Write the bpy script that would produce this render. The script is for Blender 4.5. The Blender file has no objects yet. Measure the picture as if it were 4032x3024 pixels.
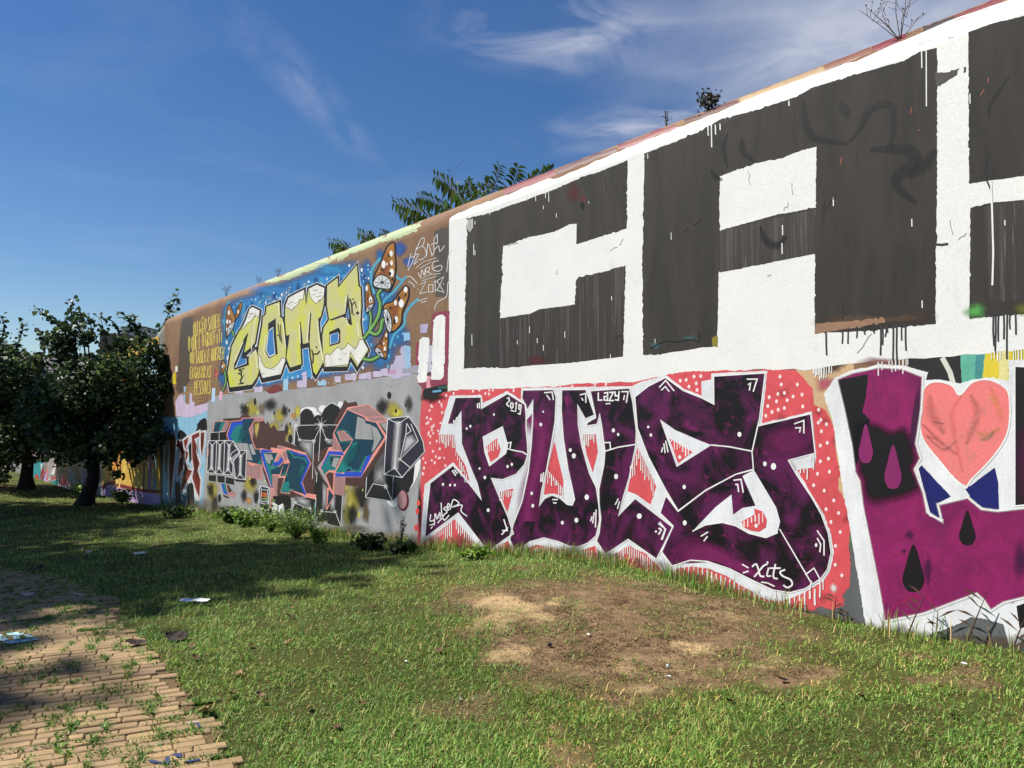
import bpy, bmesh, math, random
import numpy as np
from mathutils import Vector, Matrix
from mathutils.geometry import tessellate_polygon

scene = bpy.context.scene
col = scene.collection
R = math.radians
random.seed(7)
rng = np.random.default_rng(11)

# ------------------------------------------------------------------ camera
FPX, CX, CY, EYE = 3098.8, 2016.0, 1512.0, 1.6
PITCH = math.atan(137.6 / FPX)
cam_d = bpy.data.cameras.new('camera')
cam_d.sensor_width = 36.0
cam_d.lens = FPX / 4032.0 * 36.0
cam_d.clip_start = 0.05
cam_d.clip_end = 3000
cam = bpy.data.objects.new('camera', cam_d)
cam.location = (0, 0, EYE)
cam.rotation_euler = (math.pi / 2 + PITCH, 0, 0)
col.objects.link(cam)
scene.camera = cam

# ------------------------------------------------------------------ sky + sun
SUN_AZ, SUN_EL = 80.0, 53.0            # degrees left of the camera's forward axis, above horizon
world = bpy.data.worlds.new('World')
scene.world = world
world.use_nodes = True
wn, wl = world.node_tree.nodes, world.node_tree.links
wn.clear()
w_out = wn.new('ShaderNodeOutputWorld')
w_bg = wn.new('ShaderNodeBackground')
w_bg.inputs['Strength'].default_value = 0.055
sky = wn.new('ShaderNodeTexSky')
sky.sky_type = 'NISHITA'
sky.sun_disc = False
sky.sun_elevation = R(SUN_EL)
sky.sun_rotation = R(-SUN_AZ)
sky.altitude = 100
sky.air_density = 1.0
sky.dust_density = 0.1
sky.ozone_density = 2.2


def wnode(kind, **kw):
    n = wn.new(kind)
    for k, v in kw.items():
        setattr(n, k, v)
    return n


def wmath(op, a, b=None, c=None):
    n = wnode('ShaderNodeMath', operation=op)
    for i, v in enumerate((a, b, c)):
        if v is None:
            continue
        if isinstance(v, (int, float)):
            n.inputs[i].default_value = v
        else:
            wl.new(v, n.inputs[i])
    return n.outputs[0]


# thin cirrus: noise on a high flat sheet, everywhere in the sky, thicker in a few drifts
tc = wnode('ShaderNodeTexCoord')
sep = wnode('ShaderNodeSeparateXYZ')
wl.new(tc.outputs['Generated'], sep.inputs[0])
zc_ = wmath('MAXIMUM', sep.outputs[2], 0.03)
comb = wnode('ShaderNodeCombineXYZ')
wl.new(wmath('DIVIDE', sep.outputs[0], zc_), comb.inputs[0])
wl.new(wmath('DIVIDE', sep.outputs[1], zc_), comb.inputs[1])


def cloud_noise(rot, scale, sx, detail, dist, off=(0, 0, 0)):
    mp = wnode('ShaderNodeMapping')
    mp.inputs['Location'].default_value = off
    mp.inputs['Rotation'].default_value = (0, 0, R(rot))
    mp.inputs['Scale'].default_value = (sx, 1, 1)
    wl.new(comb.outputs[0], mp.inputs[0])
    nz = wnode('ShaderNodeTexNoise')
    nz.inputs['Scale'].default_value = scale
    nz.inputs['Detail'].default_value = detail
    nz.inputs['Roughness'].default_value = 0.55
    nz.inputs['Distortion'].default_value = dist
    wl.new(mp.outputs[0], nz.inputs['Vector'])
    return nz.outputs['Fac']


def drift(cx, cy, sx, sy, rot):
    """soft elliptical bank of cloud on the sheet (sheet coordinates)"""
    mp = wnode('ShaderNodeMapping', vector_type='TEXTURE')
    mp.inputs['Location'].default_value = (cx, cy, 0)
    mp.inputs['Rotation'].default_value = (0, 0, R(rot))
    mp.inputs['Scale'].default_value = (sx, sy, 1)
    wl.new(comb.outputs[0], mp.inputs[0])
    ln = wnode('ShaderNodeVectorMath', operation='LENGTH')
    wl.new(mp.outputs[0], ln.inputs[0])
    mr = wnode('ShaderNodeMapRange', interpolation_type='SMOOTHSTEP')
    mr.inputs['From Min'].default_value = 1.0
    mr.inputs['From Max'].default_value = 0.0
    wl.new(ln.outputs['Value'], mr.inputs['Value'])
    return mr.outputs[0]


def sheet(x, y):
    dx, dy, dz = x - CX, FPX * math.cos(PITCH) - (CY - y) * math.sin(PITCH), FPX * math.sin(PITCH) + (CY - y) * math.cos(PITCH)
    return dx / dz, dy / dz


n1 = cloud_noise(35, 3.6, 0.75, 7, 0.9)
n2 = cloud_noise(-20, 1.3, 1.0, 5, 0.6, (3, 1, 0))
n3 = cloud_noise(-6, 3.0, 3.2, 5, 0.5, (1, 5, 0))
a1 = sheet(3330, 190)
a2 = sheet(2180, 120)
a3 = sheet(1250, 400)
a4 = sheet(2520, 500)
bank = wmath('MULTIPLY', drift(a1[0], a1[1], 0.85, 0.8, 10), wmath('ADD', wmath('ADD', wmath('MULTIPLY', n1, 1.3), wmath('MULTIPLY', n2, 1.3)), -0.5))
bank2 = wmath('MULTIPLY', drift(a2[0], a2[1], 0.42, 0.34, 20), wmath('MULTIPLY', wmath('SUBTRACT', n1, 0.42), 3.2))
bank3 = wmath('MULTIPLY', drift(a3[0], a3[1], 0.13, 0.85, -6), wmath('MULTIPLY', wmath('SUBTRACT', n3, 0.36), 0.85))
bank4 = wmath('MULTIPLY', drift(a4[0], a4[1], 0.55, 0.32, -25), wmath('MULTIPLY', wmath('SUBTRACT', n1, 0.40), 2.2))
veil = wmath('MULTIPLY', wmath('SUBTRACT', n2, 0.52), 0.35)
cl = wmath('ADD', wmath('ADD', bank, wmath('MAXIMUM', bank2, 0)), wmath('ADD', wmath('MAXIMUM', bank3, 0), wmath('ADD', wmath('MAXIMUM', bank4, 0), wmath('MAXIMUM', veil, 0))))
cl = wmath('MINIMUM', wmath('MULTIPLY', cl, 0.95), 0.8)
hz = wnode('ShaderNodeMapRange')
hz.inputs['From Min'].default_value = 0.02
hz.inputs['From Max'].default_value = 0.14
wl.new(sep.outputs[2], hz.inputs['Value'])
cl = wmath('MULTIPLY', cl, hz.outputs[0])
mixc = wnode('ShaderNodeMix', data_type='RGBA')
hs = wnode('ShaderNodeHueSaturation')
hs.inputs['Hue'].default_value = 0.508
hs.inputs['Saturation'].default_value = 1.28
hs.inputs['Value'].default_value = 1.0
wl.new(sky.outputs[0], hs.inputs['Color'])
wl.new(cl, mixc.inputs[0])
wl.new(hs.outputs[0], mixc.inputs[6])
mixc.inputs[7].default_value = (6.4, 6.7, 7.8, 1)
wl.new(mixc.outputs[2], w_bg.inputs['Color'])
wl.new(w_bg.outputs[0], w_out.inputs['Surface'])

sun_d = bpy.data.lights.new('sun', 'SUN')
sun_d.energy = 5.0
sun_d.angle = R(0.53)
sun_d.color = (1.0, 0.955, 0.88)
sun = bpy.data.objects.new('sun', sun_d)
to_sun = Vector((-math.sin(R(SUN_AZ)) * math.cos(R(SUN_EL)), math.cos(R(SUN_AZ)) * math.cos(R(SUN_EL)), math.sin(R(SUN_EL))))
sun.rotation_euler = (-to_sun).to_track_quat('-Z', 'Y').to_euler()
sun.location = (-20, 5, 30)
col.objects.link(sun)

scene.view_settings.view_transform = 'Standard'
scene.view_settings.look = 'None'
scene.view_settings.exposure = 0.82
scene.view_settings.gamma = 1.0
scene.view_settings.use_curve_mapping = False
scene.render.engine = 'CYCLES'
scene.cycles.transparent_max_bounces = 24
scene.cycles.max_bounces = 6

# ------------------------------------------------------------------ helpers
def tag(o, label=None, cat=None, group=None, kind=None):
    if label: o['label'] = label
    if cat: o['category'] = cat
    if group: o['group'] = group
    if kind: o['kind'] = kind
    return o


def link(name, mesh, parent=None, loc=None):
    o = bpy.data.objects.new(name, mesh)
    col.objects.link(o)
    if parent: o.parent = parent
    if loc is not None: o.location = loc
    return o


def lin(c):
    c = c / 255.0
    return c / 12.92 if c <= 0.04045 else ((c + 0.055) / 1.055) ** 2.4


def rgb(r, g, b, k=0.9):
    return (lin(r) * k, lin(g) * k, lin(b) * k, 1.0)


def fast_mesh(name, V, F, cols=None, smooth=False):
    """V (n,3) array, F (m,k) int array of equal-size faces, cols (n,4) per vertex"""
    V = np.asarray(V, dtype=np.float32); F = np.asarray(F, dtype=np.int32)
    me = bpy.data.meshes.new(name)
    m, k = F.shape
    me.vertices.add(len(V)); me.vertices.foreach_set('co', V.ravel())
    me.loops.add(m * k); me.loops.foreach_set('vertex_index', F.ravel())
    me.polygons.add(m)
    me.polygons.foreach_set('loop_start', np.arange(0, m * k, k, dtype=np.int32))
    me.polygons.foreach_set('loop_total', np.full(m, k, dtype=np.int32))
    if smooth: me.polygons.foreach_set('use_smooth', np.ones(m, dtype=bool))
    me.update(calc_edges=True)
    if cols is not None:
        a = me.color_attributes.new('col', 'FLOAT_COLOR', 'POINT')
        a.data.foreach_set('color', np.asarray(cols, dtype=np.float32).ravel())
    return me


class NT:
    """small node-tree writer"""
    def __init__(self, name):
        self.m = bpy.data.materials.new(name); self.m.use_nodes = True
        self.n, self.l = self.m.node_tree.nodes, self.m.node_tree.links
        self.n.clear()
        self.out = self.n.new('ShaderNodeOutputMaterial')

    def node(self, kind, ins=None, **kw):
        nd = self.n.new(kind)
        for k, v in kw.items(): setattr(nd, k, v)
        for k, v in (ins or {}).items(): self.set(nd.inputs[k], v)
        return nd

    def set(self, sock, v):
        if isinstance(v, bpy.types.NodeSocket): self.l.new(v, sock)
        else: sock.default_value = v

    def noise(self, vec, scale, detail=4, rough=0.55, dist=0.0, vscale=None):
        if vscale is not None:
            mp = self.node('ShaderNodeMapping', {'Scale': vscale}); self.l.new(vec, mp.inputs[0]); vec = mp.outputs[0]
        nd = self.node('ShaderNodeTexNoise', {'Scale': scale, 'Detail': detail, 'Roughness': rough, 'Distortion': dist, 'Vector': vec})
        return nd.outputs['Fac']

    def math(self, op, a, b=0.0, clamp=False):
        nd = self.node('ShaderNodeMath', operation=op, use_clamp=clamp)
        self.set(nd.inputs[0], a); self.set(nd.inputs[1], b)
        return nd.outputs[0]

    def ramp(self, v, a, b, lo=0.0, hi=1.0):
        nd = self.node('ShaderNodeMapRange', {'Value': v, 'From Min': a, 'From Max': b, 'To Min': lo, 'To Max': hi})
        return nd.outputs[0]

    def mix(self, f, a, b, mode='MIX'):
        nd = self.node('ShaderNodeMix', data_type='RGBA', blend_type=mode)
        self.set(nd.inputs[0], f); self.set(nd.inputs[6], a); self.set(nd.inputs[7], b)
        return nd.outputs[2]

    def scale(self, c, f):
        cm = self.node('ShaderNodeVectorMath', operation='SCALE')
        self.set(cm.inputs[0], c[:3] if isinstance(c, tuple) else c); self.set(cm.inputs[3], f)
        return cm.outputs[0]

    def bump(self, h, strength=0.3, dist=0.01):
        return self.node('ShaderNodeBump', {'Height': h, 'Strength': strength, 'Distance': dist}).outputs[0]

    def bsdf(self, color, rough=0.6, normal=None, spec=0.3, **ins):
        b = self.node('ShaderNodeBsdfPrincipled', {'Roughness': rough, 'Specular IOR Level': spec})
        self.set(b.inputs['Base Color'], color)
        if normal is not None: self.l.new(normal, b.inputs['Normal'])
        for k, v in ins.items(): self.set(b.inputs[k], v)
        return b.outputs[0]

    def done(self, sh):
        self.l.new(sh, self.out.inputs['Surface']); return self.m

    def obj(self):
        return self.node('ShaderNodeTexCoord').outputs['Object']

    def attr(self, name='col'):
        return self.node('ShaderNodeAttribute', attribute_name=name)


def plain(name, c, rough=0.7, var=0.15, scale=6.0, bump=0.15):
    t = NT(name); v = t.obj()
    f = t.ramp(t.noise(v, scale, 5), 0.3, 0.7, 1 - var, 1 + var)
    nb = t.bump(t.noise(v, scale * 8, 3), bump, 0.01)
    return t.done(t.bsdf(t.scale(c, f), rough, nb))


def leafmat(name, trans=0.3, rough=0.5, spec=0.35):
    """foliage: colour per leaf from the mesh, some light passes through"""
    t = NT(name)
    a = t.attr().outputs['Color']
    d = t.bsdf(a, rough, spec=spec)
    tr = t.node('ShaderNodeBsdfTranslucent'); t.l.new(t.scale(a, 1.15), tr.inputs['Color'])
    mx = t.node('ShaderNodeMixShader', {0: trans}); t.l.new(d, mx.inputs[1]); t.l.new(tr.outputs[0], mx.inputs[2])
    return t.done(mx.outputs[0])


# value noise on a lattice, for placing grass and soil
_lat = rng.random((256, 256)).astype(np.float32)


def vnoise(x, y, s=1.0, octv=3):
    x = np.asarray(x, dtype=np.float64) * s; y = np.asarray(y, dtype=np.float64) * s
    out = np.zeros(np.broadcast(x, y).shape); amp, tot = 1.0, 0.0
    for o in range(octv):
        xi, yi = np.floor(x).astype(int), np.floor(y).astype(int)
        fx, fy = x - xi, y - yi
        fx, fy = fx * fx * (3 - 2 * fx), fy * fy * (3 - 2 * fy)
        g = lambda i, j: _lat[(xi + i) % 256, (yi + j) % 256]
        out += amp * ((g(0, 0) * (1 - fx) + g(1, 0) * fx) * (1 - fy) + (g(0, 1) * (1 - fx) + g(1, 1) * fx) * fy)
        tot += amp; amp *= 0.5; x, y = x * 2.03 + 17.1, y * 2.03 + 5.3
    return out / tot


def in_poly(px, py, poly):
    inside = np.zeros(np.shape(px), dtype=bool); n = len(poly)
    for i in range(n):
        x1, y1 = poly[i]; x2, y2 = poly[(i + 1) % n]
        c = ((y1 > py) != (y2 > py))
        with np.errstate(divide='ignore', invalid='ignore'):
            xx = (x2 - x1) * (py - y1) / (y2 - y1 + 1e-12) + x1
        inside ^= c & (px < xx)
    return inside


def poly_dist(px, py, poly):
    d = np.full(np.shape(px), 1e9); n = len(poly)
    for i in range(n):
        x1, y1 = poly[i]; x2, y2 = poly[(i + 1) % n]
        ex, ey = x2 - x1, y2 - y1
        t = np.clip(((px - x1) * ex + (py - y1) * ey) / (ex * ex + ey * ey + 1e-12), 0, 1)
        d = np.minimum(d, np.hypot(px - x1 - t * ex, py - y1 - t * ey))
    return np.where(in_poly(px, py, poly), d, -d)


def ray(x, y):
    c, s = math.cos(PITCH), math.sin(PITCH)
    return (x - CX, FPX * c - (CY - y) * s, FPX * s + (CY - y) * c)


class Frame:
    """a wall: local x runs along it (left to right seen from the lawn), local y goes into it, z up"""
    def __init__(self, ox, oy, ang, zc=1e9, r=0.3):
        self.o = (ox, oy); self.ang = ang
        self.ex = (math.cos(ang), math.sin(ang)); self.ey = (-math.sin(ang), math.cos(ang))
        self.zc, self.r = zc, r
        self.c = self.to_local(0, 0)

    def to_local(self, X, Y):
        dx, dy = X - self.o[0], Y - self.o[1]
        return dx * self.ex[0] + dy * self.ex[1], dx * self.ey[0] + dy * self.ey[1]

    def to_world(self, x, y, z=0.0):
        return (self.o[0] + x * self.ex[0] + y * self.ey[0], self.o[1] + x * self.ex[1] + y * self.ey[1], z)

    def hit(self, px, py, depth=0.0):
        """photo point -> (x along wall, height measured over the surface)"""
        d = ray(px, py)
        lx, ly = d[0] * self.ex[0] + d[1] * self.ex[1], d[0] * self.ey[0] + d[1] * self.ey[1]
        t = (depth - self.c[1]) / ly
        z = EYE + t * d[2]
        if z <= self.zc or depth: return self.c[0] + t * lx, z
        A = ly * ly + d[2] * d[2]
        by, bz = self.c[1] - self.r, EYE - self.zc
        B = by * ly + bz * d[2]; C = by * by + bz * bz - self.r ** 2
        D = B * B - A * C
        t = (-B - math.sqrt(max(D, 0))) / A
        yy, zz = self.c[1] + t * ly, EYE + t * d[2]
        th = math.atan2(zz - self.zc, self.r - yy)
        return self.c[0] + t * lx, self.zc + self.r * min(max(th, 0), 1.5)

    def surf(self, x, t, off):
        if t <= self.zc: return (x, -off, t)
        th = (t - self.zc) / self.r
        return (x, self.r - (self.r + off) * math.cos(th), self.zc + (self.r + off) * math.sin(th))


W1 = Frame(3.43, 5.51, math.atan2(-0.7942, 0.6076), zc=4.41, r=0.30)
_cx = W1.hit(640, 1650)[0]
CORNER = W1.to_world(_cx, 0)[:2]
_dx, _dy = -18.9 - CORNER[0], 31.7 - CORNER[1]
W3 = Frame(CORNER[0], CORNER[1], math.atan2(-_dy, -_dx))

# ground height: measured along the foot of the wall, level across it
_s = 1.8228
_foot = [(2400, 1420), (2212, 1398), (1990, 1388), (1870, 1366), (1700, 1326), (1560, 1280), (1430, 1240), (1300, 1214), (1210, 1203), (1050, 1194), (905, 1178), (720, 1155), (560, 1130), (440, 1108), (360, 1099)]
_fp = sorted(W1.hit(x * _s, y * _s) for x, y in _foot)
FX, FZ = np.array([p[0] for p in _fp]), np.array([p[1] for p in _fp])


def ground_z(X, Y):
    X = np.asarray(X, dtype=float); Y = np.asarray(Y, dtype=float)
    xl = (X - W1.o[0]) * W1.ex[0] + (Y - W1.o[1]) * W1.ex[1]
    yl = (X - W1.o[0]) * W1.ey[0] + (Y - W1.o[1]) * W1.ey[1]
    z = np.zeros_like(xl)
    for k, w in ((-1.2, .15), (-.6, .2), (0, .3), (.6, .2), (1.2, .15)):
        z = z + w * np.interp(xl + k, FX, FZ)
    mound = 0.10 * np.exp(-((xl + 2.6) / 1.6) ** 2 - ((yl + 1.6) / 1.2) ** 2)
    und = 0.05 * (vnoise(X, Y, 0.6, 2) - 0.5) + 0.022 * (vnoise(X + 40, Y, 3.0, 2) - 0.5)
    near = np.clip((60 - np.hypot(X, Y)) / 30, 0, 1)
    left = np.clip((-16 - X) / 6, 0, 1) * np.clip((Y - 20) / 6, 0, 1) * 0.55
    return z + (mound + und) * near + left * near


def ground_at(px, py):
    d = ray(px, py); z = 0.0
    for _ in range(12):
        t = (z - EYE) / d[2]
        z = float(ground_z(t * d[0], t * d[1]))
    return (t * d[0], t * d[1], z)


def poly_ground(pts):
    return [ground_at(*p)[:2] for p in pts]

# ------------------------------------------------------------------ ground, path, lawn
def zmap(ox, oy, sc, pts):
    return [(ox + x * sc, oy + y * sc) for x, y in pts]


_path_px = zmap(0, 2100, .5571, [(0, 238), (150, 285), (350, 308), (520, 368), (620, 428), (780, 452), (830, 600), (900, 680), (1000, 760), (1050, 870), (1150, 960), (1250, 1070), (1330, 1180), (1370, 1280), (1500, 1380), (1540, 1480), (1600, 1590), (1630, 1660)])
_pg = poly_ground(_path_px)
PATH = [(-12.5, 11.4), (-8.6, 10.9)] + _pg + [(-0.75, 3.0), (-0.45, 2.2), (-0.3, 1.2), (-4.2, 1.2), (-5.6, 3.6), (-7.4, 6.0), (-12.5, 8.2)]
DIRT = poly_ground([(1800, 2385), (1850, 2330), (1990, 2310), (2160, 2285), (2350, 2270), (2520, 2290), (2700, 2310), (2900, 2360), (3080, 2430), (3270, 2500), (3170, 2560), (3250, 2640), (3120, 2690), (2900, 2670), (2700, 2720), (2450, 2740), (2300, 2700), (2100, 2690), (2000, 2640), (1930, 2560), (1850, 2510), (1810, 2440)])
SANDY = [poly_ground(p) for p in (
    [(1830, 2380), (1910, 2340), (2040, 2345), (2200, 2370), (2150, 2430), (1980, 2440), (1850, 2420)],
    [(1850, 2440), (1985, 2465), (1960, 2500), (1870, 2490)],
    [(2720, 2540), (2850, 2545), (2830, 2580), (2700, 2600)], [(3000, 2590), (3150, 2600), (3060, 2650), (2990, 2630)],
    [(2440, 2700), (2600, 2690), (2560, 2725), (2450, 2725)], [(1870, 2570), (2060, 2550), (2040, 2590), (1890, 2600)])]
SANDFAR = [(-40, 34), (-26, 33.0), (-19.5, 29.8), (-17.2, 27.2), (-18.5, 26.2), (-24, 28), (-40, 30)]


def bare(X, Y):
    """0 lawn .. 1 bare soil"""
    n = vnoise(X, Y, 2.2, 4) - 0.5
    n2 = vnoise(X + 9, Y - 4, 7.0, 3) - 0.5
    d = poly_dist(X, Y, DIRT)
    b = np.clip((d + 1.1 * n + 0.6 * n2) / 0.65 + 0.4, 0, 1)
    sp = np.clip((vnoise(X + 3, Y + 8, 1.9, 4) - 0.66) / 0.06, 0, 1) * np.clip((X + 1.0) / 1.5, 0, 1)
    f = np.clip((poly_dist(X, Y, SANDFAR) + 1.2 * n) / 0.5 + .3, 0, 1)
    return np.maximum(np.maximum(b, 0.75 * sp), f)


def sandy(X, Y):
    s = np.zeros(np.shape(X)); n = vnoise(X + 31, Y + 7, 5.0, 3) - 0.5
    for p in SANDY: s = np.maximum(s, np.clip((poly_dist(X, Y, p) + 0.5 * n) / 0.06 + .2, 0, 1))
    s = np.maximum(s, 0.45 * np.clip((vnoise(X - 11, Y + 2, 2.6, 4) - 0.66) / 0.05, 0, 1))
    return np.maximum(s, np.clip(poly_dist(X, Y, SANDFAR) / 0.5 + .3, 0, 1))


gx = np.unique(np.round(np.concatenate([np.linspace(-900, -60, 8), np.linspace(-60, -12, 49), np.arange(-12, 9.5, 0.055), np.linspace(9.5, 60, 26), np.linspace(60, 900, 8)]), 4))
gy = np.unique(np.round(np.concatenate([np.linspace(-900, -40, 6), np.linspace(-40, 1, 22), np.arange(1, 13, 0.055), np.arange(13, 40, 0.3), np.linspace(40, 1500, 20)]), 4))
GX, GY = np.meshgrid(gx, gy)
GB, GS = bare(GX, GY), sandy(GX, GY)
GZ = ground_z(GX, GY) + 0.018 * GB * (vnoise(GX, GY, 9, 3) - 0.5)
V = np.stack([GX.ravel(), GY.ravel(), GZ.ravel()], 1)
ny, nx = GX.shape
idx = np.arange(nx * ny).reshape(ny, nx)
Fq = np.stack([idx[:-1, :-1].ravel(), idx[:-1, 1:].ravel(), idx[1:, 1:].ravel(), idx[1:, :-1].ravel()], 1)
gc = np.stack([GB.ravel(), GS.ravel(), np.zeros(nx * ny), np.ones(nx * ny)], 1)
ground = link('ground', fast_mesh('ground', V, Fq, gc, True))
tag(ground, 'sloping lawn ground with bare brown soil by the wall', 'ground', kind='structure')
t = NT('soil'); v = t.obj()
a = t.attr().outputs['Color']
sp = t.node('ShaderNodeSeparateColor', {0: a})
f1 = t.noise(v, 9, 6, .65); f2 = t.noise(v, 60, 4, .6); f3 = t.noise(v, 2.2, 4); f4 = t.noise(v, 170, 3, .7)
soil = t.mix(t.ramp(f1, .38, .62), rgb(106, 86, 65), rgb(144, 119, 90))
soil = t.mix(t.ramp(f2, .52, .66), soil, rgb(86, 68, 52))
soil = t.mix(t.ramp(f4, .60, .70, 0, .6), soil, rgb(176, 150, 112))
sandc = t.mix(t.ramp(f2, .35, .65), rgb(164, 138, 102), rgb(190, 162, 122))
soil = t.mix(t.math('MULTIPLY', sp.outputs[1], t.ramp(f1, .3, .5)), soil, sandc)
turf = t.mix(t.ramp(f3, .35, .65), rgb(52, 62, 26), rgb(74, 80, 36))
turf = t.mix(t.ramp(f2, .45, .7), turf, rgb(92, 82, 48))
cc = t.mix(t.math('ADD', sp.outputs[0], t.ramp(f2, .3, .7, -.15, .15), clamp=True), turf, soil)
M_soil = t.done(t.bsdf(cc, .95, t.bump(t.math('ADD', f2, t.math('MULTIPLY', f4, .5)), .7, .02), spec=.1))
ground.data.materials.append(M_soil)

# --- brick path: bed + single pavers laid in running bond
PROT = R(25)
pu, pv = (math.cos(PROT), math.sin(PROT)), (-math.sin(PROT), math.cos(PROT))
bed_x, bed_y = np.meshgrid(np.arange(-12.5, 0.2, .045), np.arange(1.1, 11.5, .045))
ins = poly_dist(bed_x, bed_y, PATH) > -.04 - .10 * (vnoise(bed_x, bed_y, 5, 2) - .4)
bidx = np.arange(bed_x.size).reshape(bed_x.shape)
keep = ins[:-1, :-1] & ins[1:, :-1] & ins[:-1, 1:] & ins[1:, 1:]
BF = np.stack([bidx[:-1, :-1][keep], bidx[:-1, 1:][keep], bidx[1:, 1:][keep], bidx[1:, :-1][keep]], 1)
BV = np.stack([bed_x.ravel(), bed_y.ravel(), ground_z(bed_x, bed_y).ravel() + .006], 1)
path = link('path', fast_mesh('path', BV, BF, None, True))
tag(path, 'tan brick paved path with weeds growing in its joints', 'path', kind='structure')
t = NT('path_bed'); v = t.obj()
path.data.materials.append(t.done(t.bsdf(t.mix(t.noise(v, 30, 4), rgb(84, 70, 50), rgb(118, 98, 72)), .95, t.bump(t.noise(v, 90, 3), .6, .01), spec=.1)))

t = NT('paver'); v = t.obj()
oi = t.node('ShaderNodeObjectInfo')
wv = t.node('ShaderNodeVectorMath', {0: t.node('ShaderNodeNewGeometry').outputs['Position']}, operation='MULTIPLY'); wv.inputs[1].default_value = (1, 1, 1)
n1_, n2_, n3_ = t.noise(wv.outputs[0], 5, 5), t.noise(wv.outputs[0], 45, 5, .65), t.noise(wv.outputs[0], 160, 3, .7)
at = t.attr('tone')
tone = t.math('FRACT', t.math('ADD', oi.outputs['Random'], at.outputs['Fac']))
pc = t.mix(tone, rgb(144, 121, 88), rgb(166, 140, 102))
pc = t.mix(t.ramp(t.math('FRACT', t.math('MULTIPLY', tone, 7.3)), .7, 1, 0, .55), pc, rgb(128, 106, 90))
pc = t.mix(t.ramp(n1_, .45, .7, 0, .5), pc, rgb(116, 96, 70))
pc = t.mix(t.ramp(n2_, .55, .72, 0, .5), pc, rgb(112, 90, 64))
pc = t.mix(t.ramp(n3_, .66, .72, 0, .5), pc, rgb(214, 190, 150))
M_paver = t.done(t.bsdf(pc, .85, t.bump(t.math('ADD', n2_, n3_), .35, .006), spec=.25))


def paver_mesh(name, L=0.151, B=0.066, H=0.06, seed=0):
    r = random.Random(seed); V = []; F = []
    for z, ins_, in ((-H, 0.0), (-0.006, 0.0), (0.0, 0.006)):
        for sx, sy in ((-1, -1), (1, -1), (1, 1), (-1, 1)):
            V.append((sx * (L / 2 - ins_) + r.uniform(-.0025, .0025), sy * (B / 2 - ins_) + r.uniform(-.0025, .0025), z))
    for k in (0, 4):
        for i in range(4):
            j = (i + 1) % 4; F.append((k + i, k + j, k + 4 + j, k + 4 + i))
    F.append((8, 9, 10, 11))
    me = bpy.data.meshes.new(name); me.from_pydata(V, [], F); me.materials.append(M_paver)
    return me


P_M = [paver_mesh('paver', seed=k) for k in range(5)]
P_H = [paver_mesh('half_paver', L=.073, seed=k + 9) for k in range(3)]
PLIST = []
JOINTS = []
du, dv = 0.156, 0.071
for j in range(-90, 200):
    u = -95 * du + random.random() * du
    while u < 55 * du:
        half = random.random() < .16
        ln = du * .5 if half else du
        X, Y = (u + ln / 2) * pu[0] + j * dv * pv[0], (u + ln / 2) * pu[1] + j * dv * pv[1]
        PLIST.append((X, Y, 1.0 if half else 0.0)); u += ln
PA = np.array(PLIST)
kin = poly_dist(PA[:, 0], PA[:, 1], PATH) > 0.0
PA = PA[kin]
dist = np.hypot(PA[:, 0], PA[:, 1])
vis = (PA[:, 1] > 2.9) & (PA[:, 0] > -0.70 * PA[:, 1])
order = np.argsort(np.where(vis, dist, dist + 100))
PA = PA[order]
pz = ground_z(PA[:, 0], PA[:, 1])
rest_V, rest_F, rest_t = [], [], []
for k, (X, Y, hf) in enumerate(PA):
    z = pz[k] + 0.016 + random.uniform(-.002, .002)
    rz = PROT + random.uniform(-.035, .035)
    me = P_H[k % 3] if hf else P_M[k % 5]
    if k < 300:
        o = link('paver', me, path, (X, Y, z))
        o.rotation_euler = (random.uniform(-.012, .012), random.uniform(-.012, .012), rz)
    else:
        b = len(rest_V); ca, sa = math.cos(rz), math.sin(rz); tn = random.random()
        tx, ty = random.uniform(-.02, .02), random.uniform(-.02, .02)
        for q in me.vertices:
            x_, y_ = q.co.x * ca - q.co.y * sa, q.co.x * sa + q.co.y * ca
            rest_V.append((X + x_, Y + y_, z + q.co.z + tx * x_ + ty * y_)); rest_t.append(tn)
        for p in me.polygons: rest_F.append(tuple(b + i for i in p.vertices))
me = bpy.data.meshes.new('far_paving'); me.from_pydata(rest_V, [], rest_F); me.materials.append(M_paver)
at = me.attributes.new('tone', 'FLOAT', 'POINT'); at.data.foreach_set('value', np.array(rest_t, dtype=np.float32))
fp = link('far_paving', me, path); fp['kind'] = 'stuff'


# paint daubed on the pavers
def path_paint(name, pts_px, c, lift=.022):
    V = [];
    for x, y in pts_px:
        X, Y, z = ground_at(x, y); V.append((X, Y, float(ground_z(X, Y)) + lift))
    tri = tessellate_polygon([[Vector(p) for p in V]])
    me = bpy.data.meshes.new(name); me.from_pydata(V, [], [tuple(x) for x in tri])
    me.materials.append(c); return link(name, me, path)


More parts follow.
